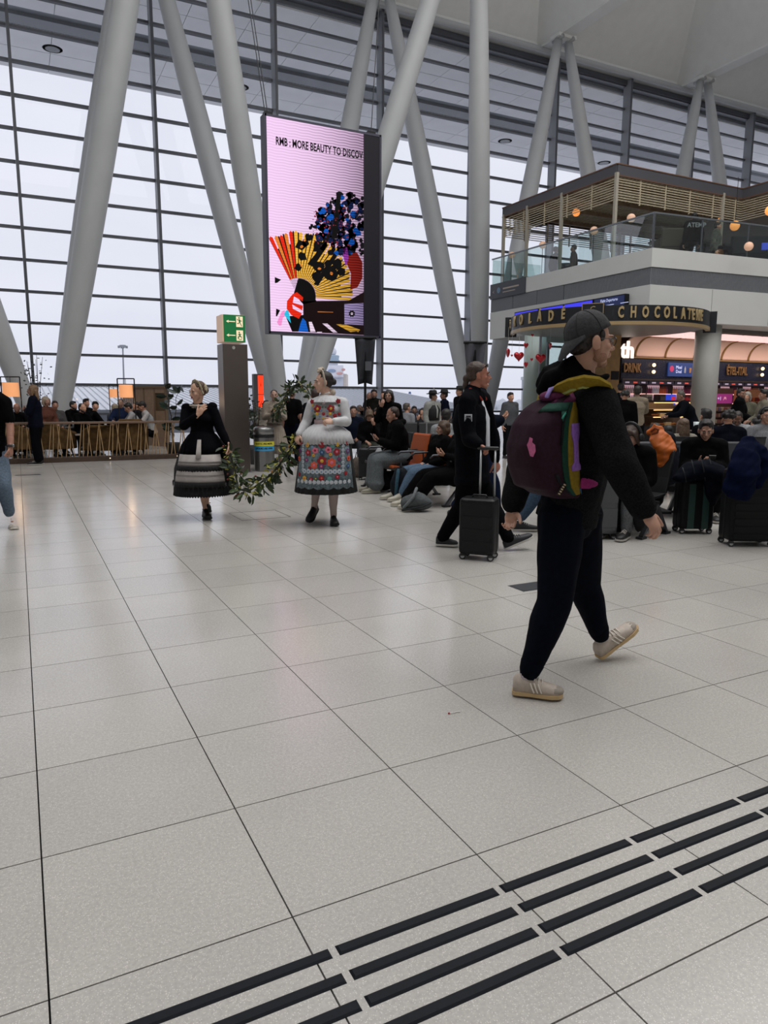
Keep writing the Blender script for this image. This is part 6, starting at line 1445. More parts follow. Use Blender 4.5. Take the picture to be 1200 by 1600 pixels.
# plants
def plant(px, py, D, h, n, label, big=True, seed=1, spread=.35, base=0.0):
    q = A(px, py, D); c = Vector((q.x, q.y, 0)); t = thing('potted_plant', label, 'plant', c); rs_ = random.Random(seed)
    obj('pot', MB().lathe([(.13, 0), (.17, .32), (.18, .36), (.15, .36), (.15, .30)], c, n=20), mat('pot_grey', '3b3a3a', .7), t, smooth=True)
    obj('soil', MB().tube(c+Z*.28, c+Z*.31, .15, n=18), mat('soil', '1e1713', .9), t)
    stems = 3 if big else 5; M_ST = mat('stem_brown', '32281c', .8); ms = [mat('rubber_leaf', '1d2a20', .35), mat('rubber_leaf2', '26352a', .35)] if big else [mat('small_leaf', '2c342b', .6), mat('small_leaf2', '2c352c', .6)]
    L = .26 if big else .075; lv = []
    for m in ms:
        vs = [(0, 0, 0), (.2*L, .16*L, .02*L), (.55*L, .26*L, .03*L), (.88*L, .14*L, -.02*L), (L, 0, -.08*L), (.88*L, -.14*L, -.02*L), (.55*L, -.26*L, .03*L), (.2*L, -.16*L, .02*L), (.5*L, 0, -.03*L)]
        me = bpy.data.meshes.new('leaf'); me.from_pydata(vs, [], [(i, (i+1) % 8, 8) for i in range(8)]); me.materials.append(m); lv.append(me)
    tips = []
    for s_ in range(stems):
        a = s_*6.28/stems+seed; pts = [c+Z*.3+Vector((.03*math.cos(a), .03*math.sin(a), 0))]
        for i in range(1, 7): pts.append(c+Vector((math.cos(a)*spread*.6*(i/6)**1.5, math.sin(a)*spread*.6*(i/6)**1.5, .3+(h-.3)*i/6*(1-.12*s_/stems)))+Vector((rs_.gauss(0, .015), rs_.gauss(0, .015), 0)))
        obj('stem', MB().loft(pts, [.014-.0015*i for i in range(7)], n=6), M_ST, t, smooth=True); tips.append(pts)
    for i in range(n):
        p_ = tips[i % stems]; u = (.25+.75*rs_.random())*6; j = min(5, int(u)); p = lerp(p_[j], p_[j+1], u-j); o = put('leaf', lv[i % 2], None, t); a = rs_.uniform(0, 6.28)
        d = Vector((math.cos(a), math.sin(a), rs_.uniform(-.1, .7))); off = Vector((0, 0, 0)) if big else Vector((rs_.gauss(0, .12), rs_.gauss(0, .12), rs_.gauss(0, .06))); o.location = p+off-c; o.rotation_euler = d.to_track_quat('X', 'Z').to_euler(); o.rotation_euler.rotate_axis('X', rs_.uniform(0.5, 2.6))
plant(270, 700, 17.2, 1.75, 26, 'large leaved rubber plant standing by the right end of the lounge', True, 2)
plant(62, 700, 19.6, 2.55, 130, 'tall fine leaved indoor tree behind the standing woman', False, 5, .35)
plant(400, 700, 15.5, 1.45, 110, 'dark leafy plant between the exit pillar and the litter bin', False, 8, .25)
plant(388, 700, 16.2, 1.3, 24, 'dark broad leaved plant close behind the exit pillar', True, 9, .25)

# ------------------------------------------------------------------ gang seating
M_SEATG = mat('seat_grey', '26282e', .55, noise_amt=.1, nscale=20); M_SEATO = mat('seat_orange', 'a84e1f', .55); M_ALU = mat('seat_alu', '5a5c60', .35, metal=.8); M_SBL = mat('seat_black', '121316', .5)
def bench(name, label, start, ax, fd, n, mats, arms=(), hb=.44, w=.56):
    """a row of n seats from start along ax, people face fd"""
    start, ax, fd = Vector(start), Vector(ax).normalized(), Vector(fd).normalized(); start.z = 0; c = start+ax*w*n/2
    t = thing('bench_seating', label, 'bench', c)
    obj('beam', MB().bar(start-ax*.02+Z*.34, start+ax*(w*n+.02)+Z*.34, .06, .06), M_SBL, t)
    for i in range(n+1):
        if i % 2 == 0 or i == n:
            p = start+ax*w*i; obj('leg', MB().bar(p+Z*.33, p+fd*.26+Z*.02, .05, .03), M_ALU, t); obj('leg', MB().bar(p+Z*.33, p-fd*.22+Z*.02, .05, .03), M_ALU, t)
            for s_ in (.26, -.22): obj('foot', MB().obox(p+fd*s_+Z*.012, ax, fd, Z, .035, .05, .012), M_SBL, t)
    for i in range(n):
        p = start+ax*w*(i+.5); m = mats[i % len(mats)]
        mb = MB(); hw = w/2-.025; pr = [(-.22, .435), (-.05, .415), (.15, .42), (.25, .435), (.27, .42)]; vs = []
        for (y, z_) in pr:
            for x_ in (-hw, hw): vs += [p+ax*x_+fd*y+Z*z_, p+ax*x_+fd*y+Z*(z_-.03)]
        fs = []
        for j in range(len(pr)-1):
            a = 4*j; fs += [(a, a+2, a+6, a+4), (a+1, a+5, a+7, a+3), (a, a+4, a+5, a+1), (a+2, a+3, a+7, a+6)]
        fs += [(0, 1, 3, 2), (4*len(pr)-4, 4*len(pr)-2, 4*len(pr)-1, 4*len(pr)-3)]; obj('seat', mb.add(vs, fs), m, t, bevel=.006)
        mb = MB(); pr = [(-.22, .43), (-.27, .60), (-.33, .43+hb), (-.35, .45+hb)]; vs = []
        for (y, z_) in pr:
            for x_ in (-hw, hw): vs += [p+ax*x_+fd*y+Z*z_, p+ax*x_+fd*(y-.03)+Z*z_]
        fs = []
        for j in range(len(pr)-1):
            a = 4*j; fs += [(a, a+2, a+6, a+4), (a+1, a+5, a+7, a+3), (a, a+4, a+5, a+1), (a+2, a+3, a+7, a+6)]
        fs += [(0, 1, 3, 2), (4*len(pr)-4, 4*len(pr)-2, 4*len(pr)-1, 4*len(pr)-3)]; obj('backrest', mb.add(vs, fs), m, t, bevel=.006)
    for i in range(n+1):
        if arms == 'all' or i in arms:
            p = start+ax*w*i; obj('armrest', MB().path([p-fd*.24+Z*.42, p-fd*.22+Z*.64, p+fd*.16+Z*.64, p+fd*.2+Z*.60], .016), M_ALU, t, smooth=True)
    return t
# ------------------------------------------------------------------ people in the lounge
LG = None
S = someone
S('woman with long blond hair in a dark patterned jacket standing at the railing', 49, 614, 15.15, face=-75, arms='cross', lod=1, fem=True, hair='long', haircol='6b5138', skin='9c7463', top='0f1322', hem=.12, te=.035, bottom='0a0b12', be=.03, flare=1.5, shoes='0c0c0f', topname='jacket')
S('bald man in black jacket bowed over the table at the left end of the lounge', 25, 642, 17.3, 'sit', 25, nod=.7, lean=.22, arms='table', hair='bald', skin='8f6a5a', top='101014')
S('white haired woman in striped rust sweater seated behind the standing woman', 71, 631, 17.4, 'sit', 60, fem=True, hair='bob', haircol='8f8172', top='5b3a30', arms='lap', skin='9c7463')
S('man with dark sunglasses in grey shirt and black jacket in the lounge', 85, 637, 18.6, 'sit', 35, hair='short', haircol='2b1c16', top='4b4a4a', arms='lap', skin='9b6f5c')
S('man in black turned right at the back of the dark clothed group', 114, 637, 19.2, 'sit', 75, hair='short', haircol='15110f', top='0c0c0f', beard='15110f', arms='table', lean=.15)
S('bearded man with dark round head in front of the dark clothed group', 128, 641, 17.5, 'sit', 70, hair='crop', haircol='17120f', top='0b0b0e', beard='17120f', arms='table', lean=.1)
S('man half hidden between the bearded men in the dark clothed group', 134, 633, 20.2, 'sit', 60, hair='quiff', haircol='15110f', top='121216', arms='table')
S('man in black sweater looking over his shoulder in the lounge', 148, 638, 18.0, 'sit', 120, turn=25, hair='quiff', haircol='15110f', top='0a0a0c', arms='table')
S('blond guest seen from behind left of the older man in blue', 179, 641, 19.6, 'sit', 170, fem=True, hair='bob', haircol='94856f', top='4c5058', arms='lap')
S('older man in blue shirt facing the hall beside the lit lamp', 187, 633, 19.2, 'sit', 5, hair='crop', haircol='3c3029', top='1d2740', arms='table', skin='95705f')
S('dark haired man in white shirt looking down beside the tall lamp', 199, 640, 18.2, 'sit', -65, nod=.5, lean=.15, hair='short', haircol='17120f', top='9d9d9f', sleeve=.35, bare_arms=True, arms='table', skin='a57c69')
S('dark haired person half hidden between the two men in white shirts', 211, 637, 21.2, 'sit', -40, hair='short', haircol='1c1512', top='26262c', arms='lap')
S('man in white T-shirt bending his head with elbow out at the right of the lounge', 221, 638, 17.8, 'sit', -60, nod=.55, lean=.15, hair='quiff', haircol='17120f', top='a3a4a6', sleeve=.38, bare_arms=True, arms=('table', 'hip'), skin='a57c69', bottom='14151a')
S('guest in dark clothes at the far left of the lounge', 8, 650, 18.6, 'sit', 90, hair='short', haircol='15110f', top='111115')
S('seated guest in light grey top right beside the bald man', 33, 655, 18.2, 'sit', 60, hair='short', haircol='55402f', top='7d7f85', arms='lap')
# jeans man cut by the left edge
fj = Vector((atZ(-9, 822).x, atZ(-9, 822).y, 0)); fd_ = (RGT*.55-FWD*.83).normalized()
D_ = 7.75; J = dict(head=A(-18, 585, D_), neck=A(-18, 612, D_), chest=A(-18, 655, D_), pelvis=A(-16, 712, D_), shR=A(-44, 632, D_-.05), shL=A(7, 634, D_), elR=A(-50, 672, D_), wrR=A(-46, 706, D_-.1), elL=A(15, 670, D_-.02), wrL=A(16, 703, D_-.1),
    hipR=A(-28, 722, D_), hipL=A(-4, 722, D_), knR=A(-26, 768, D_-.15), anR=A(-24, 815, D_-.3), toeR=A(-20, 828, D_-.5), knL=A(6, 765, D_-.12), anL=A(15, 806, D_+.02), toeL=A(24, 826, D_-.15))
J['toeR'].z = .012; J['anR'].z = .09; J['toeL'].z = .012; J['anL'].z = .15; J['hdL'] = -Z+RGT*.0; J['pmL'] = -RGT*.9; J['hdR'] = -Z
f = Fig('man in black T-shirt and pale blue jeans with a wristwatch at the left edge', (J['pelvis'].x, J['pelvis'].y, 0), lod=1, seed=33); f.J = J
body_parts(f, dict(k=1.0, face=fd_, hair='short', skin='a07462', top='0a0a0c', topname='tshirt', te=.02, sleeve=.36, bare_arms=True, bottom='5f6d7d', be=.022, leg=.97, shoes='a39d94', sole='b4aea4', shoeupL=(Z*.8-fd_*.5), handL=dict(curl=.9)))
mb = MB(); w0 = J['wrL']+Z*.02; mb.loft([w0-Z*.012, w0+Z*.012], .036, n=20, dome=False); wt = f.raw('watch', mb, mat('watch_dark', '2a2a2c', .4), label='dark wristwatch'); mb = MB(); mb.ell(w0+RGT*.034-FWD*.01, (.012, .019, .019)); f.raw('dial', mb, mat('watch_metal', '8a8c90', .3, metal=.7), wt)
# ------------------------------------------------------------------ people in the middle
gb = S('girl in beige long dress holding the arched garland', 427, 619, 14.4, face=10, arms=('phone', 'phone'), lod=1, fem=True, hair='bun', haircol='2c1f18', skin='a88373', top='8f8478', topname='bodice', te=.012, se=1.8, hem=0, bottom=None, shoes='1b1714')
zt, zh = gb.J['pelvis'].z+.08, .33
skirt(gb, 'long_skirt', Vector((gb.J['pelvis'].x, gb.J['pelvis'].y, 0)), [(.12, zt), (.19, zt-.15), (.25, zt-.40), (.30, zh)], mat('dress_beige', '8f8478', .9, noise_amt=.1, nscale=20), pleats=26, amp=.04)
skirt(gb, 'hem_ribbon', Vector((gb.J['pelvis'].x, gb.J['pelvis'].y, 0)), [(.276, zh+.17), (.280, zh+.15)], mat('ribbon_dark', '2a2322', .9), pleats=26, amp=.04, off=.01)
skirt(gb, 'waist_frill', Vector((gb.J['pelvis'].x, gb.J['pelvis'].y, 0)), [(.13, zt+.02), (.17, zt-.03)], mat('dress_beige', '75695e', .9), pleats=30, amp=.05)
garland('arched leafy garland raised behind the white dressed dancer', [gb.J['wrR']-Z*.05, gb.J['wrL']+Z*.02, A(436, 638, 14.0), A(443, 622, 13.7), A(452, 606, 13.4), A(466, 600, 13.3), A(477, 606, 13.2), A(485, 620, 13.1)], 230, .15, 6, pale=.22)
S('person in cream padded coat standing behind the girl in the beige dress', 417, 634, 16.2, face=150, turn=90, fem=True, hair='tied', haircol='15110f', top='8d867c', te=.05, bottom='14151b', h=1.55, hood=True)
S('man in black T-shirt and navy trousers seen from behind beside the garland', 455, 616, 15.3, face=165, hair='short', haircol='1a1411', top='0a0a0d', sleeve=.36, bare_arms=True, skin='a17968', bottom='0c1020', arms='down')
S('dark haired guest seated low behind the man in black T-shirt', 463, 648, 16.4, 'sit', 160, hair='long', haircol='0f0c0b', top='0d0d10', fem=True)
S('person with dark hair in grey coat seated left of the white dressed dancer', 473, 641, 18.3, 'sit', 30, hair='short', haircol='17110f', top='33343a')
S('brown haired person standing right behind the shoulder of the white dressed dancer', 491, 619, 12.5, face=190, hair='short', haircol='2c1a14', top='14151a', bottom='101014')
S('man with glasses in dark blue jacket seated right behind the white dressed dancer', 551, 643, 15.6, 'sit', 5, hair='short', haircol='2b211b', top='141b2c', bottom='2e3036', arms='lap', skin='8f6a59')
S('grey haired seated person half hidden behind the banner pole', 561, 640, 18.8, 'sit', 170, hair='crop', haircol='6a6462', top='5a5d64')
S('blond boy in black bowing his head onto his hand', 576, 649, 14.2, 'sit', 10, nod=.8, hair='fringe', haircol='54402f', top='0b0b0e', bottom='33342f', arms=('chin', 'lap'), h=1.55, skin='96705e')
S('brown haired child holding a white tissue', 588, 645, 15.9, 'sit', 5, nod=.3, hair='short', haircol='352519', top='17181d', arms='chin', h=1.45)
S('bald older man standing at a table left of the bearded man', 576, 620, 18.6, face=-45, nod=.3, hair='bald', skin='85604f', top='1d1d1f', bottom='111114', arms='phone', h=1.68)
S('bearded man in olive jacket standing and looking at the hall', 583, 616, 16.9, face=-30, turn=0, hair='short', haircol='1a1411', beard='1a1411', top='22221f', te=.035, bottom='121316', arms='phone', skin='8d6756')
S('man in black standing behind the young woman in the dark headscarf', 598, 618, 18.5, face=-20, hair='short', haircol='2b1a14', top='0c0c0f', bottom='101014')
S('young woman in dark headscarf touching her chin', 606, 619, 12.2, face=-25, turn=-12, lod=1, fem=True, hair='longfront', haircol='1b1411', top='0a0a0c', bottom='0c0d10', arms=('down', 'chin'), skin='96705e', te=.03, h=1.56)
hd = S('young man in black hoodie and wide grey trousers reading his phone', 612, 648, 10.9, 'sit', -78, lod=1, nod=.25, lean=.10, hair='crop', haircol='2b1c15', top='0a0a0b', te=.045, hood=True, bottom='5c6164', be=.05, flare=1.9, leg=.93, shoes='8e8a7c', sole='a6a294', arms='phone', skin='9a705d', knee=.0)
S('white shirted older man seated far behind the chin touching woman', 635, 637, 18.0, 'sit', 150, turn=120, hair='short', haircol='4a423c', top='86888d')
S('bearded man in blue shirt facing the hall in the far seats', 646, 641, 19.8, 'sit', 0, hair='short', haircol='15110f', beard='15110f', top='1f2b3c', skin='7f5c4c')
S('person with raised forearms beside the man in the black vest', 659, 644, 19.0, 'sit', -20, hair='long', fem=True, haircol='17110f', top='3c3c40', arms='chin')
hm = S('folk dancer in white shirt, black vest and feathered black hat', 676, 619, 17.2, face=40, turn=75, hair='short', haircol='1a1411', top='8e8f8c', te=.022, se=1.8, bottom='14161b', arms='down', skin='9a7563', lod=1, sleeve=.97)
h2 = S('folk dancer in navy jacket and black hat facing the man in the vest', 692, 617, 18.4, face=-80, hair='short', haircol='1a1411', top='0e1428', te=.03, bottom='111319', arms='lap', skin='9a7563', lod=1)
h3 = S('third man in black hat partly hidden by the man with the suitcase', 716, 611, 19.4, face=-60, hair='short', haircol='17120f', top='111216', bottom='111216')
def hat(f, feather=False):
    c = f.J['head']; R = f.R; k = f.hs
    mb = MB(); prof = [(.14, .055), (.145, .062), (.095, .066), (.092, .10), (.078, .145), (.05, .155), (0, .15)]; vs = []; n = 24
    prof2 = [(0.0, .05)]+prof
    for r_, z_ in prof2:
        for j in range(n):
            a = 2*math.pi*j/n; vs.append(c+R@Vector((r_*math.cos(a), r_*1.1*math.sin(a)-.015, z_+.02*(abs(math.cos(a)) if r_ > .12 else 0))))
    fs = [(i*n+j, i*n+(j+1) % n, (i+1)*n+(j+1) % n, (i+1)*n+j) for i in range(len(prof2)-1) for j in range(n)]
    o = f.raw('hat', mb.add(vs, fs), mat('hat_black', '0a0a0c', .8), label='black brimmed hat')
    if feather: mb = MB(); mb.loft([c+R@Vector((-.08, .02, .10)), c+R@Vector((-.09, .0, .17)), c+R@Vector((-.08, -.03, .22))], [.006, .014, .004], [.004, .004, .002], n=6); f.raw('feather', mb, mat('feather_pale', '9a948a', .8), o)
hat(hm, True); hat(h2); hat(h3)
J = hm.J; B = hm.B; mb = MB(); mb.loft([J['pelvis']+Z*.05, lerp(J['pelvis'], J['chest'], .6), J['chest'], lerp(J['chest'], J['neck'], .6)], [.185, .18, .205, .125], [.155, .15, .165, .105], right=(J['shR']-J['shL']), n=18, dome=False); hm.raw('vest', mb, mat('vest_black', '0a0a0d', .8))
mb = MB(); mb.loft([J['neck']+B@Vector((0, .09, -.03)), J['chest']+B@Vector((0, .165, 0)), lerp(J['pelvis'], J['chest'], .4)+B@Vector((0, .155, 0))], [.02, .028, .02], [.01, .01, .01], right=(J['shR']-J['shL']), n=8); hm.raw('shirt_front', mb, mat('shirt_cream', '8e8f8c', .8))
S('dark haired person in white top seen from behind next to the orange seats', 696, 650, 11.6, 'sit', 175, lod=1, hair='short', haircol='14110f', top='8b8d90', te=.03)
gr = S('girl with loose brown hair in black hoodie reclining on the bench', 691, 669, 10.3, 'sit', -65, turn=-75, lod=1, nod=.05, lean=-.15, fem=True, hair='bob', haircol='43301f', top='0b0b0d', te=.03, bottom='4e6074', be=.03, arms='lap', shoes='a9a497', sole='b4afa3', h=1.62, knee=.15, skin='a77f6c')
gl2 = S('person with black wide trousers and white sneakers hidden by the suitcase man', 722, 664, 9.6, 'sit', -70, lod=1, lean=-.10, hair='long', fem=True, haircol='1d1511', top='0e0f12', te=.03, bottom='08080a', be=.045, flare=1.5, arms='phone', shoes='b0aa9c', sole='bab4a6', knee=.22, h=1.75)
S('companion in navy coat and blue jeans walking behind the suitcase', 748, 597, 8.3, 'walk', face=85, hair='short', haircol='1a1411', top='0c1322', te=.08, bottom='141d33', arms='phone', h=1.66, lod=1)
S('dark haired man far behind the shoulder of the suitcase man', 797, 619, 17.0, face=20, hair='short', haircol='17110f', top='4d4f53', bottom='15161a', lod=2)
S('man in pale blue jeans and dark sneakers hidden by the backpack', 860, 606, 7.55, 'walk', face=92, hair='short', top='10151f', bottom='39495c', be=.03, shoes='15161a', sole='a6a29a', h=1.72, lod=1)
# ------------------------------------------------------------------ people on the right
hp_ = S('child with brown fringe and black headphones bowing over the bench', 986, 679, 7.5, 'sit', -40, turn=-48, lod=1, nod=.32, lean=.08, hair='fringe', haircol='3a2a20', top='09090b', te=.04, bottom='5a5c5f', be=.03, arms='lap', shoes='141416', sole='a9a6a0', laces=True, h=1.66, fem=True, skin='a8806e', hs=1.04)
def headphones(f, col='121214'):
    c = f.J['head']; R = f.R; k = f.hs; P_ = lambda x, y, z: c+R@Vector((x, y, z))*k
    mb = MB(); mb.loft([P_(.098*math.cos(a), -.015, .01+.125*math.sin(a)) for a in [math.pi*i/14 for i in range(15)]], .012, .020, n=8); o = f.raw('headphones', mb, mat('phones_'+col, col, .5), label='black headphones')
    for s_ in (-1, 1): mb = MB(); mb.ell(P_(s_*.100, -.01, -.01), (.026, .038, .045), R, 14, 8); f.raw('ear_cup', mb, mat('phones_'+col, col, .5), o)
headphones(hp_)
mp = S('young man in black coat looking down at the phone in both hands', 1102, 669, 8.7, 'sit', -18, lod=1, nod=.28, lean=.06, hair='short', haircol='130f0e', top='08080a', te=.05, bottom='0d0e12', arms='phone', skin='a07764', h=1.80, hs=1.02)
def phone(f, lit=False):
    J = f.J; a, b = J['wrL'], J['wrR']; c = (a+b)/2+(J['wrR']-J['elR']).normalized()*.10+Z*.02; x = (b-a).normalized(); fw_ = f.B@Vector((0, 1, 0)); y = (fw_*.6+Z*.7).normalized(); n = x.cross(y)
    f.raw('phone', MB().obox(c, x, y, n, .038, .075, .004), mat('phone_black', '0b0c0e', .25), smooth=False)
phone(mp); phone(hd)
S('woman with long fair brown hair seen from behind on the bench', 1066, 662, 10.8, 'sit', 180, lod=1, fem=True, hair='long', haircol='5a4636', top='8b857c', te=.02, h=1.6)
S('dark haired head behind the young man with the phone', 1101, 647, 11.6, 'sit', 190, hair='quiff', haircol='100d0c', top='101115')
S('curly dark haired person in navy jacket seen from behind', 1137, 650, 10.2, 'sit', 170, lod=1, hair='curly', haircol='120e0d', top='0b0f1c', te=.04)
S('bearded balding man bowing his head beside the curly haired person', 1151, 651, 11.6, 'sit', -25, lod=1, nod=.75, lean=.12, hair='crop', haircol='221a17', beard='1d1613', top='8f9093', te=.05, arms='lap', skin='7c5847')
mw = S('man in headphones and white shirt at the right edge', 1196, 646, 10.6, 'sit', -5, lod=1, hair='short', haircol='191412', top='77787c', arms='lap', skin='a57c69'); headphones(mw)
S('dark clothed person left of the man in headphones at the right edge', 1180, 660, 12.3, 'sit', -160, hair='short', haircol='0f0d0c', top='0a0b0e')
S('dark haired person sunk low behind the orange jacket', 1022, 671, 10.3, 'sit', 180, hair='short', haircol='100e0e', top='15181a')
S('person in dark green hood seated behind the orange jacket', 1042, 672, 12.2, 'sit', 175, hair='short', haircol='121110', top='1f2626', hood=True)
# ------------------------------------------------------------------ in the shop
S('man in beige sweater standing with his back at the pastry counter', 994, 609, 15.2, face=178, lod=1, hair='short', haircol='231a16', top='7f7465', te=.025, bottom='121317', arms='table', skin='94705f')
S('person with black hair in black coat left of the beige sweater', 975, 616, 14.2, face=165, hair='curly', haircol='100d0d', top='09090b', te=.04, bottom='0a0a0c', h=1.6)
S('grey haired man in dark jacket bending over the pastry counter', 1062, 616, 15.8, face=-95, turn=-100, nod=.6, lean=.25, hair='crop', haircol='4d4641', top='10131a', te=.035, bottom='101014', arms='table', skin='8c6655')
S('bearded man in black puffer jacket walking past the shop shelves', 1157, 612, 15.6, face=60, turn=20, lod=1, hair='short', haircol='181210', beard='181210', top='0a0b0e', te=.06, bottom='101115', arms='lap', skin='8a6351')
S('white haired person close behind the bearded man in the shop', 1166, 616, 16.4, face=-40, hair='bob', haircol='8b8178', top='5d5a4e', bottom='1a1a1e', fem=True, h=1.6)
S('dark haired person with body warmer over pale sleeves by the shelves', 1192, 613, 14.8, face=-100, hair='quiff', haircol='14100f', top='6f6a5e', te=.03, bottom='16171b', arms='lap', skin='916b5a')
S('customer with dark hair at the drink shelves near the wooden pillar', 968, 604, 18.8, face=180, hair='short', haircol='14100f', top='17181c', bottom='101114')
# ------------------------------------------------------------------ benches under the seated people
def bench_under(f, a, n, i, mats, label, w=.56, arms='all'):
    fd = facing(a); ax = Vector((fd.y, -fd.x, 0)); p = f.J['pelvis'].copy(); p.z = 0
    return bench('bench_seating', label, p-ax*w*(i+.5)+fd*.0, ax, fd, n, mats, arms, w=w)
O_, G_ = M_SEATO, M_SEATG
bench_under(hd, -65, 2, 0, [M_SEATO, M_SBL], 'orange and black bench under the young man in grey trousers')
bench_under(gr, -65, 3, 1, [M_SEATO, M_SEATO, M_SBL], 'bench with tilted orange backs under the reclining girl')
bench_under(mp, 2, 4, 1, [M_SEATG], 'grey bench under the young man with the phone', arms=(0, 1, 3))
bench_under(hp_, -50, 2, 0, [M_SBL], 'black bench under the child with headphones', arms=(2,))
bench_under(mw, 0, 2, 1, [M_SEATG], 'grey bench under the man in headphones at the right edge')
# back to back row behind them
p = A(1050, 700, 10.9); bench('bench_seating', 'grey bench facing away below the long haired woman', Vector((p.x, p.y, 0))+RGT*1.2-FWD*.1, -RGT, FWD, 3, [M_SEATG])
p = A(560, 690, 16.0); bench('bench_seating', 'black bench row in the middle under the man with glasses', Vector((p.x, p.y, 0))-RGT*.9, RGT*1, -FWD, 5, [M_SBL], 'all')
p = A(640, 690, 19.2); bench('bench_seating', 'black bench row far back under the bearded man in blue', Vector((p.x, p.y, 0))-RGT*1.2, RGT, -FWD, 5, [M_SBL], 'all')
# ------------------------------------------------------------------ bags and cases
def soft(name, label, cat, m, pts, rx, ry, right=RGT, vox=.015, wr=.012, wf=9, extra=None, base=None, partname='bag_body', seed=3):
    pts = [Vector(p) for p in pts]; b = base or Vector((pts[0].x, pts[0].y, min(p.z for p in pts)-.05)); t = thing(name, label, cat, b)
    f = Fig.__new__(Fig); f.root = t; f.P = Vector(t.location); f.lod = 1; f.seed = seed; f.vox = vox
    mb = MB(); mb.loft(pts, rx, ry, right=right, n=16)
    if extra: extra(mb)
    f.solid(partname, mb, m, vox=vox, smooth=4, wr=wr, wf=wf); return f
def strapline(f, pts, r, m, label=None, name='strap'): mb = MB(); mb.loft(pts, r, n=8); return f.raw(name, mb, m, label=label)
NY = lambda c: mat('nylon_'+c, c, .75, spec=.15, noise_amt=.2, nscale=40, bump=.2)
def G0(px, py, D): return A(px, py, D)
# middle
fl_ = lambda px, D: Vector((A(px, 700, D).x, A(px, 700, D).y, 0))
f = soft('travel_bag', 'black duffel bag lying under the bench by the grey trousers', 'bag', NY('0c0e13'), [fl_(583, 11.0)+Z*.15, fl_(612, 11.0)+Z*.17], [.15, .16], [.14, .15], right=FWD, base=fl_(598, 11.0)); strapline(f, [fl_(590, 10.85)+Z*.2, fl_(598, 10.8)+Z*.36, fl_(606, 10.85)+Z*.2], .012, NY('1b1d22'), name='handle')
c = fl_(626, 10.1); f = soft('rucksack', 'black and steel blue backpack standing beside the duffel bag', 'bag', NY('12161d'), [c+Z*.08, c+Z*.25, c+Z*.40], [.15, .15, .10], [.11, .11, .07], base=c)
strapline(f, [c-RGT*.07-FWD*.12+Z*.05, c-RGT*.06-FWD*.13+Z*.25, c-RGT*.04-FWD*.09+Z*.42], .026, NY('34505f'), 'steel blue strip', 'stripe'); strapline(f, [c-FWD*.03+Z*.46, c+Z*.52, c+FWD*.03+Z*.46], .01, NY('1b1d22'), name='handle')
c = fl_(648, 9.0); f = soft('rucksack', 'grey backpack slumped on the floor between white sneakers', 'bag', NY('4f5355'), [c-RGT*.10+Z*.10, c+RGT*.05+Z*.13, c+RGT*.16+Z*.10], [.10, .13, .09], [.09, .12, .08], right=FWD, base=c)
strapline(f, [c-RGT*.14-FWD*.10+Z*.06, c-RGT*.02-FWD*.13+Z*.20, c+RGT*.02-FWD*.05+Z*.30], .020, NY('6b7073'), 'pale grey strap'); strapline(f, [c-RGT*.16-FWD*.12+Z*.03, c+RGT*.10-FWD*.13+Z*.08, c+RGT*.20-FWD*.08+Z*.12], .012, NY('2c2f31'))
c = fl_(578, 12.6); t = thing('suitcase', 'black suitcase behind the young man in the hoodie', 'suitcase', c); wheel_case(t, c, .42, .26, .50, mat('case_black2', '0b0c10', .5), RGT, 4)
c = fl_(559, 12.9); f = soft('tote_bag', 'beige string tote bag on the floor behind the white dressed dancer', 'bag', NY('5d544e'), [c+Z*.08, c+Z*.20, c+Z*.33], [.13, .14, .10], [.09, .09, .05], base=c); strapline(f, [c-RGT*.06+Z*.34, c-RGT*.03+Z*.46, c+RGT*.03+Z*.46, c+RGT*.06+Z*.34], .008, NY('5d544e'), name='handle')
c = fl_(592, 12.0); f = soft('carrier_bag', 'shiny white plastic bag beside the black suitcase', 'bag', mat('plastic_white', 'a9abae', .25), [c+Z*.42, c+Z*.52, c+Z*.60], [.06, .07, .03], [.04, .05, .02], base=c+Z*.36, vox=.008); 
strapline(f, [c-RGT*.02+Z*.60, c+Z*.66, c+RGT*.02+Z*.60], .004, mat('plastic_white', 'a9abae', .25), name='handle'); 
st_ = thing('side_stool', 'low black stool carrying the white plastic bag', 'stool', c); obj('seat', MB().tube(c+Z*.31, c+Z*.36, .15, n=20), M_SBL, st_); obj('foot', MB().tube(c, c+Z*.02, .14, n=20), M_SBL, st_); obj('stem', MB().tube(c, c+Z*.31, .03), M_SBL, st_)
q = A(636, 690, 12.2); c = Vector((q.x, q.y, 0)); tb = thing('carry_box', 'yellow cardboard carry box with black loop handle near the orange seat', 'box', c+Z*.46)
obj('box', MB().obox(c+Z*.58, RGT, FWD, Z, .075, .05, .12), mat('box_yellow', 'c98a1c', .6), tb, bevel=.004); obj('handle', MB().path([c-RGT*.04-FWD*.055+Z*.56, c-RGT*.02-FWD*.07+Z*.63, c+RGT*.03-FWD*.07+Z*.62, c+RGT*.05-FWD*.055+Z*.55], .007), M_BLK, tb, smooth=True)
bc2 = thing('luggage_cube', 'square black case under the yellow box', 'suitcase', c); wheel_case(bc2, c+RGT*.1, .50, .30, .405, mat('case_black2', '0b0c10', .5), RGT, 3)
q = A(650, 700, 12.6); c = Vector((q.x, q.y, 0)); f = soft('shoulder_bag', 'dark leather shoulder bag behind the yellow box', 'bag', NY('1b1c20'), [c+RGT*.05+Z*.56, c+RGT*.3+Z*.56], [.12, .12], [.10, .10], right=FWD, base=c+Z*.45); 
bs = thing('luggage_cube', 'square black case under the dark shoulder bag', 'suitcase', c+RGT*.18+FWD*.1); wheel_case(bs, c+RGT*.2+FWD*.1, .42, .30, .39, mat('case_black3', '101217', .5), RGT, 3)
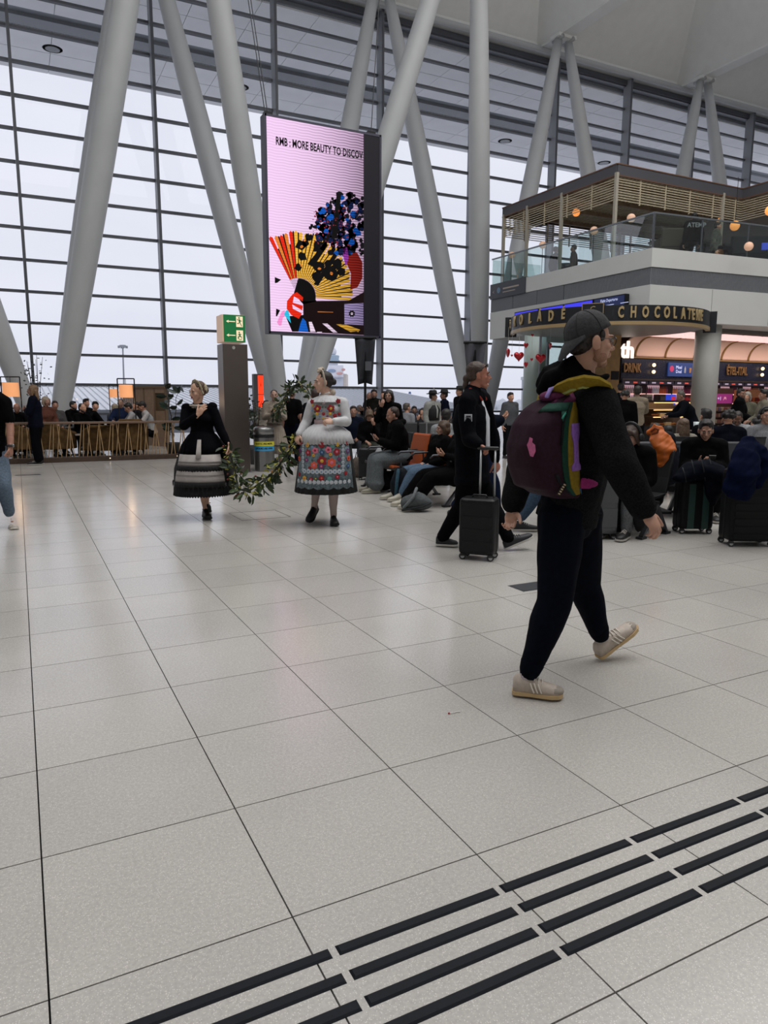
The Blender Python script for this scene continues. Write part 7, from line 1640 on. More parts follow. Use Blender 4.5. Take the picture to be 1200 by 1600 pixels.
obj('pull_rod', MB().tube(bs.location+Z*.4, bs.location+Z*1.0, .012), mat('rod_silver', 'b4b6b8', .35, metal=.7), bs)
# right: orange jacket over a backpack on a seat
c = A(1031, 700, 7.75); fo = soft('orange_jacket', 'bright orange jacket hung over the seat back beside the child', 'jacket', mat('orange_nylon', 'b4590f', .6, noise_amt=.12, nscale=12), [A(1022, 670, 7.8), A(1031, 682, 7.75), A(1038, 702, 7.7), A(1037, 722, 7.7), A(1034, 738, 7.75)], [.05, .115, .12, .085, .04], [.05, .08, .08, .06, .03], vox=.010, wr=.018, wf=10, partname='shell', base=c-Z*.35,
    extra=lambda mb: mb.loft([A(1014, 672, 7.8), A(1022, 664, 7.75), A(1032, 668, 7.8)], [.035, .045, .03], n=10))
mb = MB(); mb.loft([A(1017, 671, 7.70), A(1022, 666, 7.68), A(1028, 668, 7.68), A(1026, 673, 7.69), A(1019, 675, 7.70)], .014, n=8, dome=True); fo.raw('collar_fold', mb, mat('orange_dark', '7a3208', .7))
mb = MB(); mb.loft([A(1034, 735, 7.72), A(1036, 746, 7.7)], [.02, .012], n=8); fo.raw('cuff', mb, mat('orange_dark', '7a3208', .7))
c = fl_(1040, 8.45); f = soft('rucksack', 'dark navy backpack hanging behind the orange jacket', 'bag', NY('0a0e18'), [c+Z*.50, c+Z*.72, c+Z*.98], [.16, .16, .10], [.12, .13, .08], base=c+Z*.40)
c = fl_(1060, 8.9); f = soft('rucksack', 'black backpack on the empty grey seat right of the orange jacket', 'bag', NY('0c0d11'), [c+Z*.52, c+Z*.66, c+Z*.80], [.13, .13, .08], [.10, .10, .07], base=c+Z*.43)
strapline(f, [c-RGT*.04-FWD*.12+Z*.56, c-RGT*.03-FWD*.12+Z*.72, c-RGT*.02-FWD*.07+Z*.84], .012, NY('2a3340')); mb = MB(); mb.ell(c-RGT*.07-FWD*.11+Z*.70, (.02, .012, .03)); f.raw('tag', mb, mat('tag_pale', '8f98a0', .6))
c = fl_(1018, 7.9); f = soft('tote_bag', 'black open tote bag under the orange jacket', 'bag', NY('0d0d0e'), [c+Z*.30, c+Z*.44], [.16, .18], [.10, .11], base=c+Z*.2); f2 = thing('side_table', 'small black seat table holding the open tote bag', 'table', c); obj('table_top', MB().obox(c+Z*.19, RGT, FWD, Z, .2, .16, .015), M_SBL, f2); obj('stem', MB().tube(c, c+Z*.18, .025), M_SBL, f2); obj('foot', MB().tube(c, c+Z*.02, .14, n=16), M_SBL, f2)
# green striped suitcase under the quilted coat
c = fl_(1089, 7.6); t = thing('suitcase', 'dark suitcase with two green bands under the quilted navy coat', 'suitcase', c); wheel_case(t, c, .36, .25, .52, mat('case_dark', '08090c', .55, spec=.2), RGT, 1, M_W=mat('wheel_black', '17181a', .4))
for s_ in (-1, 1): obj('band', MB().obox(c+RGT*s_*.075-FWD*.128+Z*.30, RGT, FWD, Z, .035, .006, .24), mat('band_green', '17332f', .5), t, label='green vertical band')
def quilt(name, label, m, pts, rx, ry, base, ribs, seed=2, wr=.012, extra=None, right=RGT):
    f = soft(name, label, 'coat', m, pts, rx, ry, right=right, base=base, vox=.014, wr=wr, wf=8, partname='shell', seed=seed, extra=extra)
    return f
mq = mat('quilted_navy', '070a15', .85, spec=.08, noise_amt=.2, nscale=20)
fq = quilt('padded_coat', 'quilted navy puffer coat spread over the suitcase and lap', mq, [A(1062, 744, 7.5), A(1078, 734, 7.55), A(1100, 730, 7.55), A(1120, 738, 7.5), A(1134, 752, 7.5)], [.12, .17, .19, .17, .10], [.06, .105, .12, .105, .06], fl_(1095, 7.6)+Z*.55, 0, right=FWD)
for i, (x0, y0, x1, y1) in enumerate(((1066, 728, 1072, 750), (1080, 716, 1086, 746), (1094, 712, 1102, 748), (1108, 714, 1116, 752), (1121, 722, 1127, 756))):
    strapline(fq, [A(x0, y0, 7.44), A((x0+x1)/2+1, (y0+y1)/2, 7.37), A(x1, y1, 7.42)], .006, mat('quilt_seam', '0a0e18', .7), name='stitch_line')
f = quilt('padded_coat', 'lower navy puffer sleeve hanging beside the green banded case', mq, [A(1112, 745, 7.45), A(1116, 764, 7.45), A(1112, 782, 7.5)], [.10, .10, .05], [.07, .07, .05], fl_(1113, 7.5)+Z*.35, 0, seed=7)
# big black case with a blue coat at the right edge
c = fl_(1176, 6.95); t = thing('suitcase', 'large black ribbed suitcase under the hanging navy coat', 'suitcase', c); wheel_case(t, c, .46, .28, .70, mat('case_dark2', '080a0d', .55, spec=.2), RGT, 9)
fb = soft('hooded_coat', 'long navy blue coat draped over the large suitcase at the right', 'coat', mat('navy_coat', '050b22', .9, spec=.05, noise_amt=.2, nscale=20), [A(1172, 686, 6.9), A(1166, 706, 6.8), A(1160, 735, 6.72), A(1153, 762, 6.72)], [.07, .12, .155, .14], [.06, .11, .13, .12], vox=.011, wr=.026, wf=7, partname='shell', base=fl_(1165, 6.9)+Z*.66,
    extra=lambda mb: (mb.loft([A(1172, 686, 6.9), A(1184, 700, 6.85), A(1192, 722, 6.85), A(1186, 752, 6.75)], [.07, .09, .09, .05], [.06, .09, .09, .06], right=RGT, n=14), mb.ell(A(1172, 684, 6.9), (.075, .07, .06))))
f = soft('hooded_coat', 'blue grey coat sleeve at the very right edge of the hall', 'coat', mat('bluegrey_coat', '222b3c', .75, noise_amt=.2, nscale=20), [A(1206, 708, 7.2), A(1204, 730, 7.2), A(1206, 745, 7.2)], [.08, .09, .06], [.08, .08, .06], vox=.012, base=fl_(1206, 7.2)+Z*.5, partname='shell')
obj('coat_stand_case', MB(), None) if False else None
c = fl_(1212, 7.2); t = thing('suitcase', 'dark case half out of frame below the blue grey sleeve', 'suitcase', c); wheel_case(t, c, .40, .26, .60, mat('case_dark', '08090c', .55, spec=.2), RGT, 6)
# silver edged case beside the child
c = fl_(947, 7.35); t = thing('suitcase', 'black case with grey side shell left of the child with headphones', 'suitcase', c); wheel_case(t, c, .20, .40, .60, mat('case_grey', '4b4d50', .35, metal=.3), RGT, 2)
c = fl_(966, 7.45); t = thing('suitcase', 'black ribbed case in front of the child on the bench', 'suitcase', c); wheel_case(t, c, .22, .34, .56, mat('case_dark', '08090c', .55, spec=.2), RGT, 7)
c = fl_(995, 7.2); f = soft('coat_bundle', 'black coat hem hanging to a point beside the striding man\'s hand', 'coat', NY('0a0a0b'), [A(990, 775, 7.2), A(1000, 800, 7.15), A(998, 826, 7.12)], [.10, .09, .03], [.05, .05, .02], base=c, partname='shell')
# ceramic and paper odds
c = fl_(1085, 12.5)
t = thing('side_table', 'small round table with a drinking glass behind the long haired woman', 'table', c); obj('table_top', MB().tube(c+Z*.86, c+Z*.89, .28, n=24), M_SBL, t); obj('stem', MB().tube(c, c+Z*.86, .03), M_SBL, t); obj('foot', MB().tube(c, c+Z*.02, .22, n=20), M_SBL, t)
p = c+Z*.89; g = thing('drinking_glass', 'clear drinking glass standing right of the long haired woman', 'glass', p); obj('tumbler', MB().lathe([(.045, 0), (.055, .15), (.05, .15), (.04, .01)], p, n=16), mat('clear_tumbler', 'c9d2d2', .05, spec=.8), g, smooth=True); obj('drink', MB().lathe([(.04, .012), (.045, .06)], p, n=14), mat('drink_dark', '2a1c16', .2), g)
# ------------------------------------------------------------------ gallery deck over the shops
A = atD
KX, KY = 15.48, 14.56; M_FAS = mat('fascia_white', 'c9cac8', .6, noise_amt=.02, nscale=1.5); M_BANDG = mat('band_grey', '63666b', .5)
gal = thing('gallery_deck', None, None, (20, 18, 3.55)); tag(gal, kind='structure')
e_ = Vector((1, -.10, 0)).normalized(); dpt = 7.4; LX = 15.0
P0 = Vector((KX, KY, 0)); PR = P0+e_*LX; PL = Vector((KX, KY+dpt, 0)); PB = Vector((PR.x, KY+dpt, 0))
def slab(z0, z1, ins=0.0): 
    q = [P0+Vector((ins, ins, 0)), PR+Vector((0, ins, 0)), PB, PL+Vector((ins, 0, 0))]; k = 4
    return MB().add([v+Z*z0 for v in q]+[v+Z*z1 for v in q], [(3, 2, 1, 0), (4, 5, 6, 7), (0, 1, 5, 4), (1, 2, 6, 5), (2, 3, 7, 6), (3, 0, 4, 7)])
obj('lower_fascia', slab(3.56, 4.50), M_FAS, gal); obj('upper_fascia', slab(4.96, 5.45), M_FAS, gal); obj('band_core', slab(4.50, 4.96, .05), M_BANDG, gal)
# grey corrugated band: ribs near the corner, flat panels further back
M_RIB = mat('rib_grey', '7b7e83', .5)
for k in range(3):
    y0 = KY+3.5+k*1.3; obj('band_panel', MB().box((KX+.01, y0+.01, 4.51), (KX+.05, y0+1.29, 4.95)), M_BANDG, gal)
rib = MB().box((-.012, 0, 4.51), (.02, .022, 4.95)).mesh('rib'); rib.materials.append(M_RIB)
for k in range(78): put('rib', rib, None, gal, Vector((KX+.03, KY+.03+k*.0445, 0))-gal.location)
rib2 = MB().box((0, -.012, 4.51), (.022, .02, 4.95)).mesh('rib'); rib2.materials.append(M_RIB)
for k in range(200): p = P0+e_*(.03+k*.0445)+Vector((0, .03, 0)); put('rib', rib2, None, gal, p-gal.location)
for k in range(5): p = P0+e_*(2.2*(k+1)); obj('fascia_joint', MB().bar(p+Vector((0, -.004, 3.58)), p+Vector((0, -.004, 4.48)), .006, .006), M_BANDG, gal)
# dark sign plate on the left end
sg = thing('wayfinding_sign', 'dark sign plate with small logo on the left end of the gallery front', 'sign', (KX, 20.9, 5.0))
obj('plate', MB().box((KX-.03, 19.95, 4.95), (KX, KY+dpt, 5.47)), mat('plate_dark', '33363d', .4), sg)
obj('logo', MB().tube((KX-.034, 21.45, 5.22), (KX-.03, 21.45, 5.22), .10, n=20), mat('logo_blue', '5f7d94', .4), sg)
obj('print_line', MB().box((KX-.034, 20.3, 5.22), (KX-.03, 21.2, 5.27)), mat('sign_pale', 'a99a90', .5), sg); obj('print_line', MB().box((KX-.034, 20.5, 5.11), (KX-.03, 21.2, 5.14)), mat('sign_pale', 'a99a90', .5), sg)
text_on('lettering', '<', mat('sign_pale', 'a99a90', .5), sg, (KX-.036, 21.75, 5.18), -V, Z, .2, .001)
# glass balustrade
M_BG = glass_mat('balustrade_glass', (.78, .86, .85), 3.2); bal = thing('glass_balustrade', 'glass balustrade with steel rail round the gallery terrace', 'balustrade', (KX, KY, 5.45))
yy = KY+.06; z0, z1 = 5.42, 6.33; nP = 5; stp = (dpt-.1)/nP
for k in range(nP): obj('glass_panel', MB().box((KX+.02, yy+k*stp+.012, z0), (KX+.035, yy+(k+1)*stp-.012, z1)), M_BG, bal)
for k in range(9):
    a = P0+e_*(1.7*k+.03)+V*.03; b = P0+e_*(1.7*(k+1)-.0)+V*.03
    obj('glass_panel', MB().bar(a+Z*(z0+z1)/2, b+Z*(z0+z1)/2, .014, z1-z0), M_BG, bal)
    obj('post', MB().bar(b+Z*z0, b+Z*z1, .03, .03), mat('post_steel', '6b6e73', .35, metal=.6), bal)
obj('end_glass', MB().box((KX+.03, KY+dpt-.03, z0), (KX+2.2, KY+dpt-.015, z1)), M_BG, bal)
M_HR = mat('handrail_grey', '83878c', .35, metal=.6)
obj('handrail', MB().bar((KX+.027, KY, z1+.02), (KX+.027, KY+dpt, z1+.02), .05, .04), M_HR, bal); obj('handrail', MB().bar(P0+V*.03+Z*(z1+.02), PR+V*.03+Z*(z1+.02), .05, .04), M_HR, bal)
obj('corner_post', MB().box((KX, KY, z0), (KX+.05, KY+.05, z1)), mat('post_steel', '6b6e73', .35, metal=.6), bal)
# terrace roof
M_TW = mat('terrace_wood', 'b8ab92', .6, noise_amt=.15, nscale=8); M_TD = mat('terrace_beam', '8a7661', .6, noise_amt=.2, nscale=6); M_ED = mat('roof_edge', '4a4a50', .5); M_CP = mat('copper_edge', '6a4a36', .5)
CX, CYY = 15.95, 16.50; RZ = 8.02; RX2 = 21.4; CB = 22.0
ter = thing('terrace_roof', 'slatted timber terrace roof with posts standing on the gallery', 'canopy', (CX, CYY, 5.45))
obj('roof_sheet', MB().box((CX, CYY, RZ-.06), (30, CB, RZ+.0)), M_TD, ter); obj('roof_sheet', MB().box((RX2, 13.2, RZ-.06), (30, CYY, RZ)), M_TD, ter)
for a, b in (((CX-.03, CYY, RZ-.16), (CX+.02, CB, RZ+.12)), ((CX, CYY-.03, RZ-.16), (RX2, CYY+.02, RZ+.12)), ((RX2-.03, 13.2, RZ-.16), (RX2+.02, CYY, RZ+.12)), ((CX, CB-.02, RZ-.16), (30, CB+.03, RZ+.12))):
    obj('edge_board', MB().box(a, b), M_ED, ter); obj('edge_trim', MB().box((a[0]-.015, a[1]-.015, RZ+.12), (b[0]+.015, b[1]+.015, RZ+.15)), M_CP, ter); obj('edge_trim', MB().box((a[0]-.01, a[1]-.01, RZ-.19), (b[0]+.01, b[1]+.01, RZ-.16)), M_CP, ter)
nb = 46
jm = MB().box((0, -.02, -.05), (.06, CB-CYY-.1, 0)).mesh('ceiling_batten'); jm.materials.append(M_TW)
for k in range(48): put('ceiling_batten', jm, None, ter, Vector((CX+.1+k*.15, CYY+.05, RZ-.07))-ter.location)
for k in range(4): obj('cross_beam', MB().box((CX+.05, CYY+.8+1.4*k, RZ-.24), (24, CYY+.92+1.4*k, RZ-.06)), M_TD, ter)
for k in range(9):      # the slatted fascia hanging below the roof edge
    z_ = RZ-.26-.072*k
    obj('slat', MB().box((CX, CYY+.04, z_-.012), (CX+.02, CB, z_+.012)), M_TW, ter); obj('slat', MB().box((CX+.04, CYY, z_-.012), (RX2, CYY+.02, z_+.012)), M_TW, ter); obj('slat', MB().box((RX2, 13.2, z_-.012), (RX2+.02, CYY, z_+.012)), M_TW, ter)
    obj('slat', MB().box((CX+.04, CB-.04, z_-.012), (26, CB-.02, z_+.012)), M_TW, ter)
for k in range(5): obj('slat_hanger', MB().box((CX-.01, CYY+1.1*(k+.9), RZ-.90), (CX+.03, CYY+1.1*(k+.9)+.03, RZ-.16)), M_TW, ter); obj('slat_hanger', MB().box((CX+1.05*(k+.9), CYY-.01, RZ-.90), (CX+1.05*(k+.9)+.03, CYY+.03, RZ-.16)), M_TW, ter)
for k in range(8): obj('slat_hanger', MB().box((CX+1.05*(k+.9), CB-.05, RZ-.90), (CX+1.05*(k+.9)+.03, CB-.01, RZ-.16)), M_TW, ter)
M_PO = mat('post_cream', 'a59f92', .5)
for (x, y) in ((CX, CYY), (CX, CYY+2.35), (CX, CYY+4.1), (CX, CB-.06), (RX2-.9, CYY), (RX2, 14.0), (RX2+.1, CB-.06)): obj('post', MB().box((x-.045, y-.045, 5.45), (x+.045, y+.045, RZ-.1)), M_PO, ter)
# black loudspeaker under the roof
q = atU(838, 342, 17.0); lsp = thing('loudspeaker', 'black box fixed under the terrace roof beside the slanting column', 'speaker', q)
obj('cabinet', MB().obox(q+Z*.25, (.9, .44, 0), (-.44, .9, 0), Z, .30, .22, .42), M_BLK, lsp); obj('bracket', MB().tube(q+Z*.6, Vector((q.x, q.y, RZ-.08)), .03), M_BLK, lsp)
# glowing paper globes
def globe(px, py, U_, r, label, lit=True, hang=True):
    p = atU(px, py, U_); t = thing('globe_lamp', label, 'lamp', p, 'paper globe lamps on the terrace'); m = mat('globe_lit', 'ffb066', .6, emit='ff9c50', estr=.85) if lit else mat('globe_pale', 'd9b49c', .6, emit='d9a888', estr=.35)
    obj('globe', MB().ell(p, r, n=20, m=14), m, t, smooth=True)
    for k in range(4): obj('rib_ring', MB().lathe([(r*math.cos(a)*1.005, r*math.sin(a)-.004), (r*math.cos(a)*1.012, r*math.sin(a)+.004)] , p, n=20), m, t) if (a := -.9+.6*k) is not None else None
    if hang: obj('cord', MB().tube(p+Z*r, Vector((p.x, p.y, RZ-.08)), .008, n=6), M_BLK, t)
    else: obj('stem', MB().tube(Vector((p.x, p.y, 5.45)), p-Z*r, .012, n=6), M_BLK, t)
globe(897, 330, 17.2, .125, 'glowing orange globe lamp hanging in the shade left of the corner post'); globe(983, 338, 16.1, .12, 'pale globe lamp just left of the balustrade corner', False, False); globe(925, 358, 16.1, .12, 'pale globe lamp at the middle of the left balustrade', False, False)
globe(845, 381, 16.1, .12, 'pale globe lamp near the left end of the balustrade', False, False); globe(797, 397, 16.1, .11, 'pale globe lamp at the far left end of the terrace', False, False)
globe(1086, 350, 20.2, .13, 'orange globe lamp behind the person in black on the terrace'); globe(1145, 349, 19.5, .14, 'orange globe lamp right of the person in camouflage'); globe(1122, 342, 21.5, .11, 'orange globe lamp half hidden by the person in camouflage'); globe(1200, 325, 20.0, .14, 'orange globe lamp at the right edge of the terrace'); globe(1167, 381, 18.3, .12, 'pale globe lamp low on the terrace by the dark sofa', False, False)
# guests and furniture up there
def up(label, px, py, D, **kw): return S(label, px, py, D, kw.pop('kind', 'sit'), z=5.47, **kw)
u1 = up('person in black cap and black lettered jacket seated with the back to the hall', 1081, 336, 21.2, face=178, hair='crop', haircol='0b0b0c', top='0a0b0d', te=.05, lod=1, h=1.7)
for i, (tx, zz, sz_) in enumerate((('ATEMP', .0, .17),)): text_on('lettering', tx, mat('print_pale', '9a9c9e', .6), u1.root, u1.J['chest']-FWD*.20+Z*(.05+zz)-RGT*.0, RGT, Z, sz_, .004, bold=.003)
up('person in grey camouflage jacket on the terrace', 1119, 350, 22.4, face=60, hair='short', haircol='14110f', top='57564e', te=.05, topmat=mat('camouflage', '57564e', .85, noise_amt=.7, nscale=12), lod=2)
up('silhouette of a seated guest at the left part of the terrace', 866, 389, 26.4, face=120, hair='short', haircol='2c2a26', top='3b3830'); up('second seated guest facing the first at the left part of the terrace', 893, 386, 25.8, face=-120, hair='short', haircol='2c2a26', top='3b3830')
def sofa(px, py, D, label, w=.9, col='14181d'):
    q = A(px, py, D); c = Vector((q.x, q.y, 5.45)); t = thing('terrace_chair', label, 'chair', c, 'dark chairs on the terrace'); m = mat('chair_'+col, col, .7)
    obj('seat', MB().obox(c+Z*.36, RGT, FWD, Z, w/2, .32, .08), m, t, bevel=.03); obj('backrest', MB().obox(c+Z*.62-FWD*.30, RGT, FWD, Z, w/2, .05, .26), m, t, bevel=.03)
    for s_ in (-1, 1):
        obj('armrest', MB().obox(c+RGT*s_*(w/2)+Z*.48, RGT, FWD, Z, .04, .32, .14), m, t, bevel=.02)
        for s2 in (-1, 1): obj('leg', MB().tube(c+RGT*s_*(w/2-.06)+FWD*s2*.26, c+RGT*s_*(w/2-.08)+FWD*s2*.24+Z*.3, .02, n=8), M_LEG, t)
sofa(1172, 385, 23.0, 'wide dark sofa at the right end of the terrace', 1.6, '12161b'); sofa(1048, 378, 22.0, 'brown terrace chair left of the person in black', .9, '3e342a'); sofa(1143, 380, 24.0, 'dark chair behind the person in camouflage'); sofa(1100, 380, 24.4, 'dark chair between the two guests on the terrace')
def ttable(px, D, label):
    q = A(px, 380, D); c = Vector((q.x, q.y, 5.45)); t = thing('terrace_table', label, 'table', c); obj('table_top', MB().tube(c+Z*.70, c+Z*.73, .38, n=24), mat('table_dark', '2a2522', .4), t); obj('leg', MB().tube(c, c+Z*.7, .03), M_LEG, t); obj('foot', MB().tube(c, c+Z*.02, .24, n=20), M_LEG, t)
    for k in range(2): obj('cup', MB().lathe([(.03, .73), (.04, .81), (.035, .81), (.025, .74)], (c.x-.1+.2*k, c.y, c.z), n=12), mat('cup_white', 'c9c6c0', .4), t) if False else None
ttable(1030, 22.8, 'round dark table behind the balustrade corner'); ttable(1098, 22.9, 'round dark table beside the person in camouflage'); ttable(880, 26.6, 'round table between the two silhouetted guests')
for x in (1178, 1200):
    pass
q = A(1196, 378, 22.4); dsx = thing('display_monitor', 'small lit monitor standing on the terrace at the right edge', 'monitor', (q.x, q.y, 5.45)); obj('screen', MB().obox(q-Z*.05, RGT, FWD, Z, .16, .02, .10), mat('monitor_blue', '3a4ab8', .4, emit='4a5ad0', estr=.6), dsx); obj('stand', MB().tube((q.x, q.y, 5.45), q-Z*.1, .02), M_BLK, dsx)

# ------------------------------------------------------------------ chocolate shop sign ring
SC = Vector((14.62, 15.22, 0)); RADS = 2.60; sr = thing('chocolate_sign', 'curved black shop sign with raised golden capital letters', 'sign', (SC.x, SC.y, 3.2))
M_SB = mat('sign_black', '0c1018', .45); M_GO = mat('sign_gold', 'a8906a', .4, metal=.3); M_GL = mat('letter_gold', 'b09a70', .45, metal=.2)
am = math.atan2(-SC.y, -SC.x)
def arc(r0, r1, z0, z1, a0, a1, n=64):
    vs = []
    for k in range(n+1):
        a = a0+(a1-a0)*k/n
        for r, z in ((r0, z0), (r1, z0), (r1, z1), (r0, z1)): vs.append((SC.x+r*math.cos(a), SC.y+r*math.sin(a), z))
    return MB().add(vs, [(4*k+i, 4*k+(i+1) % 4, 4*k+4+(i+1) % 4, 4*k+4+i) for k in range(n) for i in range(4)]+[(3, 2, 1, 0), tuple(4*n+i for i in range(4))])
ah = 1.50
obj('black_band', arc(RADS-.08, RADS, 3.29, 3.66, am-ah, am+ah), M_SB, sr); obj('gold_rim', arc(RADS-.10, RADS+.01, 3.20, 3.285, am-ah, am+ah), M_GO, sr)
for s_ in (-1, 1): 
    a = am+s_*ah; obj('end_plate', MB().obox((SC.x+RADS*math.cos(a), SC.y+RADS*math.sin(a), 3.43), (math.cos(a), math.sin(a), 0), (-math.sin(a), math.cos(a), 0), Z, .16, .05, .27), M_SB, sr)
pl = obj('ceiling_disc', arc(.05, RADS-.10, 3.30, 3.34, 0, 2*math.pi), mat('disc_mirror', '8f8f8c', .45, metal=.3), sr)
for k in range(8): a = am-1.2+k*.34; obj('spot', MB().tube((SC.x+(RADS-.5)*math.cos(a), SC.y+(RADS-.5)*math.sin(a), 3.285), (SC.x+(RADS-.5)*math.cos(a), SC.y+(RADS-.5)*math.sin(a), 3.30), .06, n=14), mat('spot_dark', '2a2a2a', .4), sr)
def px_angle(px):   # angle on the ring of a column seen at px
    best = None
    for k in range(-150, 151):
        a = am+k/100; q = projpx(SC.x+RADS*math.cos(a), SC.y+RADS*math.sin(a), 3.47); d = abs(q[0]-px)
        if best is None or d < best[0]: best = (d, a)
    return best[1]
for ch, px in list(zip('CSOKOLÁDÉ', (787.5, 790.5, 796, 804, 814, 828, 843, 861, 880)))[:] + list(zip('CHOCOLATERIE', (969, 988, 1007, 1024, 1040, 1053, 1065, 1075, 1081, 1087, 1091, 1094))):
    a = px_angle(px); nr = Vector((math.cos(a), math.sin(a), 0)); tg = Vector((-math.sin(a), math.cos(a), 0))
    text_on('letter', ch, M_GL, sr, SC+nr*(RADS+.02)+Z*(3.478 if ch not in 'ÁÉ' else 3.495), tg, Z, .36 if ch not in 'ÁÉ' else .33, .016, bold=.012, wscale=.56)
a = px_angle(925); nr = Vector((math.cos(a), math.sin(a), 0)); tg = Vector((-math.sin(a), math.cos(a), 0))
obj('frame_plate', MB().obox(SC+nr*(RADS+.01)+Z*3.56, tg, Z, nr, .26, .16, .02), M_SB, sr); 
for s2 in (-1, 1): obj('plate_edge', MB().obox(SC+nr*(RADS+.035)+Z*(3.56+s2*.15), tg, Z, nr, .26, .008, .006), M_GO, sr); obj('plate_edge', MB().obox(SC+nr*(RADS+.035)+tg*s2*.25+Z*3.56, Z, tg, nr, .15, .008, .006), M_GO, sr)
text_on('emblem', 'C', M_GL, sr, SC+nr*(RADS+.035)+Z*3.57, tg, Z, .2, .006)
# flight displays above the sign
fdp = thing('departure_display', 'row of blue and dark flight displays above the chocolate sign', 'display', (KX-.25, 17, 3.7))
ys = [atU(x, 470, KX-.2).y for x in (975, 925, 879, 840, 802)]; zt_, zb_ = atU(975, 456, KX-.2).z, 3.74
for i in range(4):
    y0, y1 = ys[i], ys[i+1]; obj('cabinet', MB().box((KX-.2, y0+.02, zb_), (KX-.05, y1-.01, zt_)), M_BLK, fdp)
    obj('screen', MB().box((KX-.206, y0+.05, zb_+.03), (KX-.2, y1-.04, zt_-.03)), mat('display_dark', '0c1530', .3, emit='101c48', estr=.8) if i == 0 else mat('display_blue', '2a2ad0', .3, emit='3a38e0', estr=.85), fdp, label='dark screen' if i == 0 else 'bright blue screen')
yc = (ys[0]+ys[1])/2; M_DT = mat('display_text', 'c0c8e8', .4, emit='c0c8f0', estr=.8)
text_on('lettering', 'Flight Departures', M_DT, fdp, (KX-.209, yc, zt_-.11), -V, Z, .12, .0005, wscale=.8)
for r in range(3):
    for q in range(3): obj('print_line', MB().box((KX-.209, yc-.75+.55*q, zt_-.25-.085*r), (KX-.206, yc-.45+.55*q, zt_-.235-.085*r)), M_DT, fdp)
for y in (ys[0]+.3, ys[4]-.3): obj('arm', MB().box((KX-.1, y-.03, zt_-.3), (KX+.02, y+.03, zt_-.2)), M_BLK, fdp)
# hanging foil hearts
M_HT = mat('heart_foil', 'b01c28', .22, metal=.5, spec=.8); M_HR2 = mat('heart_rim', 'd88a8f', .3, metal=.4); M_STR = mat('thin_string', 'b9b9b9', .6)
def heart(px, py, D, w, ang, label):
    c = A(px, py, D); r = (RGT*math.cos(ang)+FWD*math.sin(ang)); n = r.cross(Z); t = thing('foil_heart', label, 'heart', c, 'red foil hearts under the round sign'); N = 26
    pr = []
    for k in range(N):
        a = 2*math.pi*k/N; pr.append((16*math.sin(a)**3/17*.5, (13*math.cos(a)-5*math.cos(2*a)-2*math.cos(3*a)-math.cos(4*a))/17*.5))
    vs = []; L = [(-.5, .55), (-.25, .92), (0, 1.0), (.25, .92), (.5, .55)]
    for d, s_ in L: vs += [c+r*(x*w*s_)+Z*(y*w*s_)+n*(d*w*.32) for x, y in pr]
    vs += [c-n*w*.2, c+n*w*.2]; fs = [(i*N+j, i*N+(j+1) % N, (i+1)*N+(j+1) % N, (i+1)*N+j) for i in range(4) for j in range(N)]+[(5*N, (j+1) % N, j) for j in range(N)]+[(5*N+1, 4*N+j, 4*N+(j+1) % N) for j in range(N)]
    obj('balloon', MB().add(vs, fs), M_HT, t, smooth=True); mb = MB(); mb.loft([c+r*(x*w*1.0)+Z*(y*w*1.0) for x, y in pr+pr[:1]], w*.025, n=6, dome=False); obj('rim', mb, M_HR2, t)
    obj('string', MB().tube(c+Z*w*.3, Vector((c.x, c.y, 3.29)), .003, n=5), M_STR, t)
for (px, py, w, an, lb) in ((809, 555, .24, .15, 'large red heart second from the left with a pale rim'), (843, 558, .25, .1, 'largest plain red foil heart at the right'), (792, 549, .22, 1.2, 'pale red heart seen edge on at the far left'), (820, 538, .14, .5, 'small upper heart between the two large hearts'), (858, 538, .16, 1.1, 'narrow upper right heart near the cap'),
    (820, 568, .15, .7, 'small low heart with pale rim'), (829, 560, .08, .3, 'tiny dark red heart beside the largest heart'), (798, 554, .06, .2, 'tiny heart beside the left large heart'), (830, 522, .07, .2, 'tiny heart close under the sign')):
    heart(px, py, 19.3, w*1.2, an, lb)
# round pillar standing in front of the shop, another behind the hearts
M_PIL = mat('pillar_plaster', 'a3a39e', .6, noise_amt=.04, nscale=3)
for nm, (x, y), r in (('shop_pillar', (18.25, 14.85), .36), ('glazed_pillar', tuple(A(834, 560, 23)[:2]), .34)):
    t = thing(nm, None, None, (x, y, 0)); tag(t, kind='structure'); m_ = M_PIL if nm == 'shop_pillar' else mat('glazed_pillar_green', 'a6b3ae', .3)
    obj('shaft', MB().tube((x, y, 0), (x, y, 3.56), r, n=40), m_, t, smooth=True); obj('base_ring', MB().tube((x, y, 0), (x, y, .12), r+.015, n=40), M_BANDG, t)
# floodlit glass partition behind the hearts
q = A(862, 560, 22.4); gp = thing('glass_partition', 'tall greenish glass partition behind the hanging hearts', 'partition', (q.x, q.y, 0))
obj('pane', MB().obox(Vector((q.x, q.y, 1.7)), U, V, Z, .5, .01, 1.7), glass_mat('green_glass', (.72, .80, .78), 1.2), gp)
for s_ in (-1, 1): obj('frame_post', MB().box((q.x+s_*.5-.02, q.y-.03, 0), (q.x+s_*.5+.02, q.y+.03, 3.4)), M_HR, gp)
obj('top_rail', MB().box((q.x-.52, q.y-.03, 3.36), (q.x+.52, q.y+.03, 3.42)), M_HR, gp)

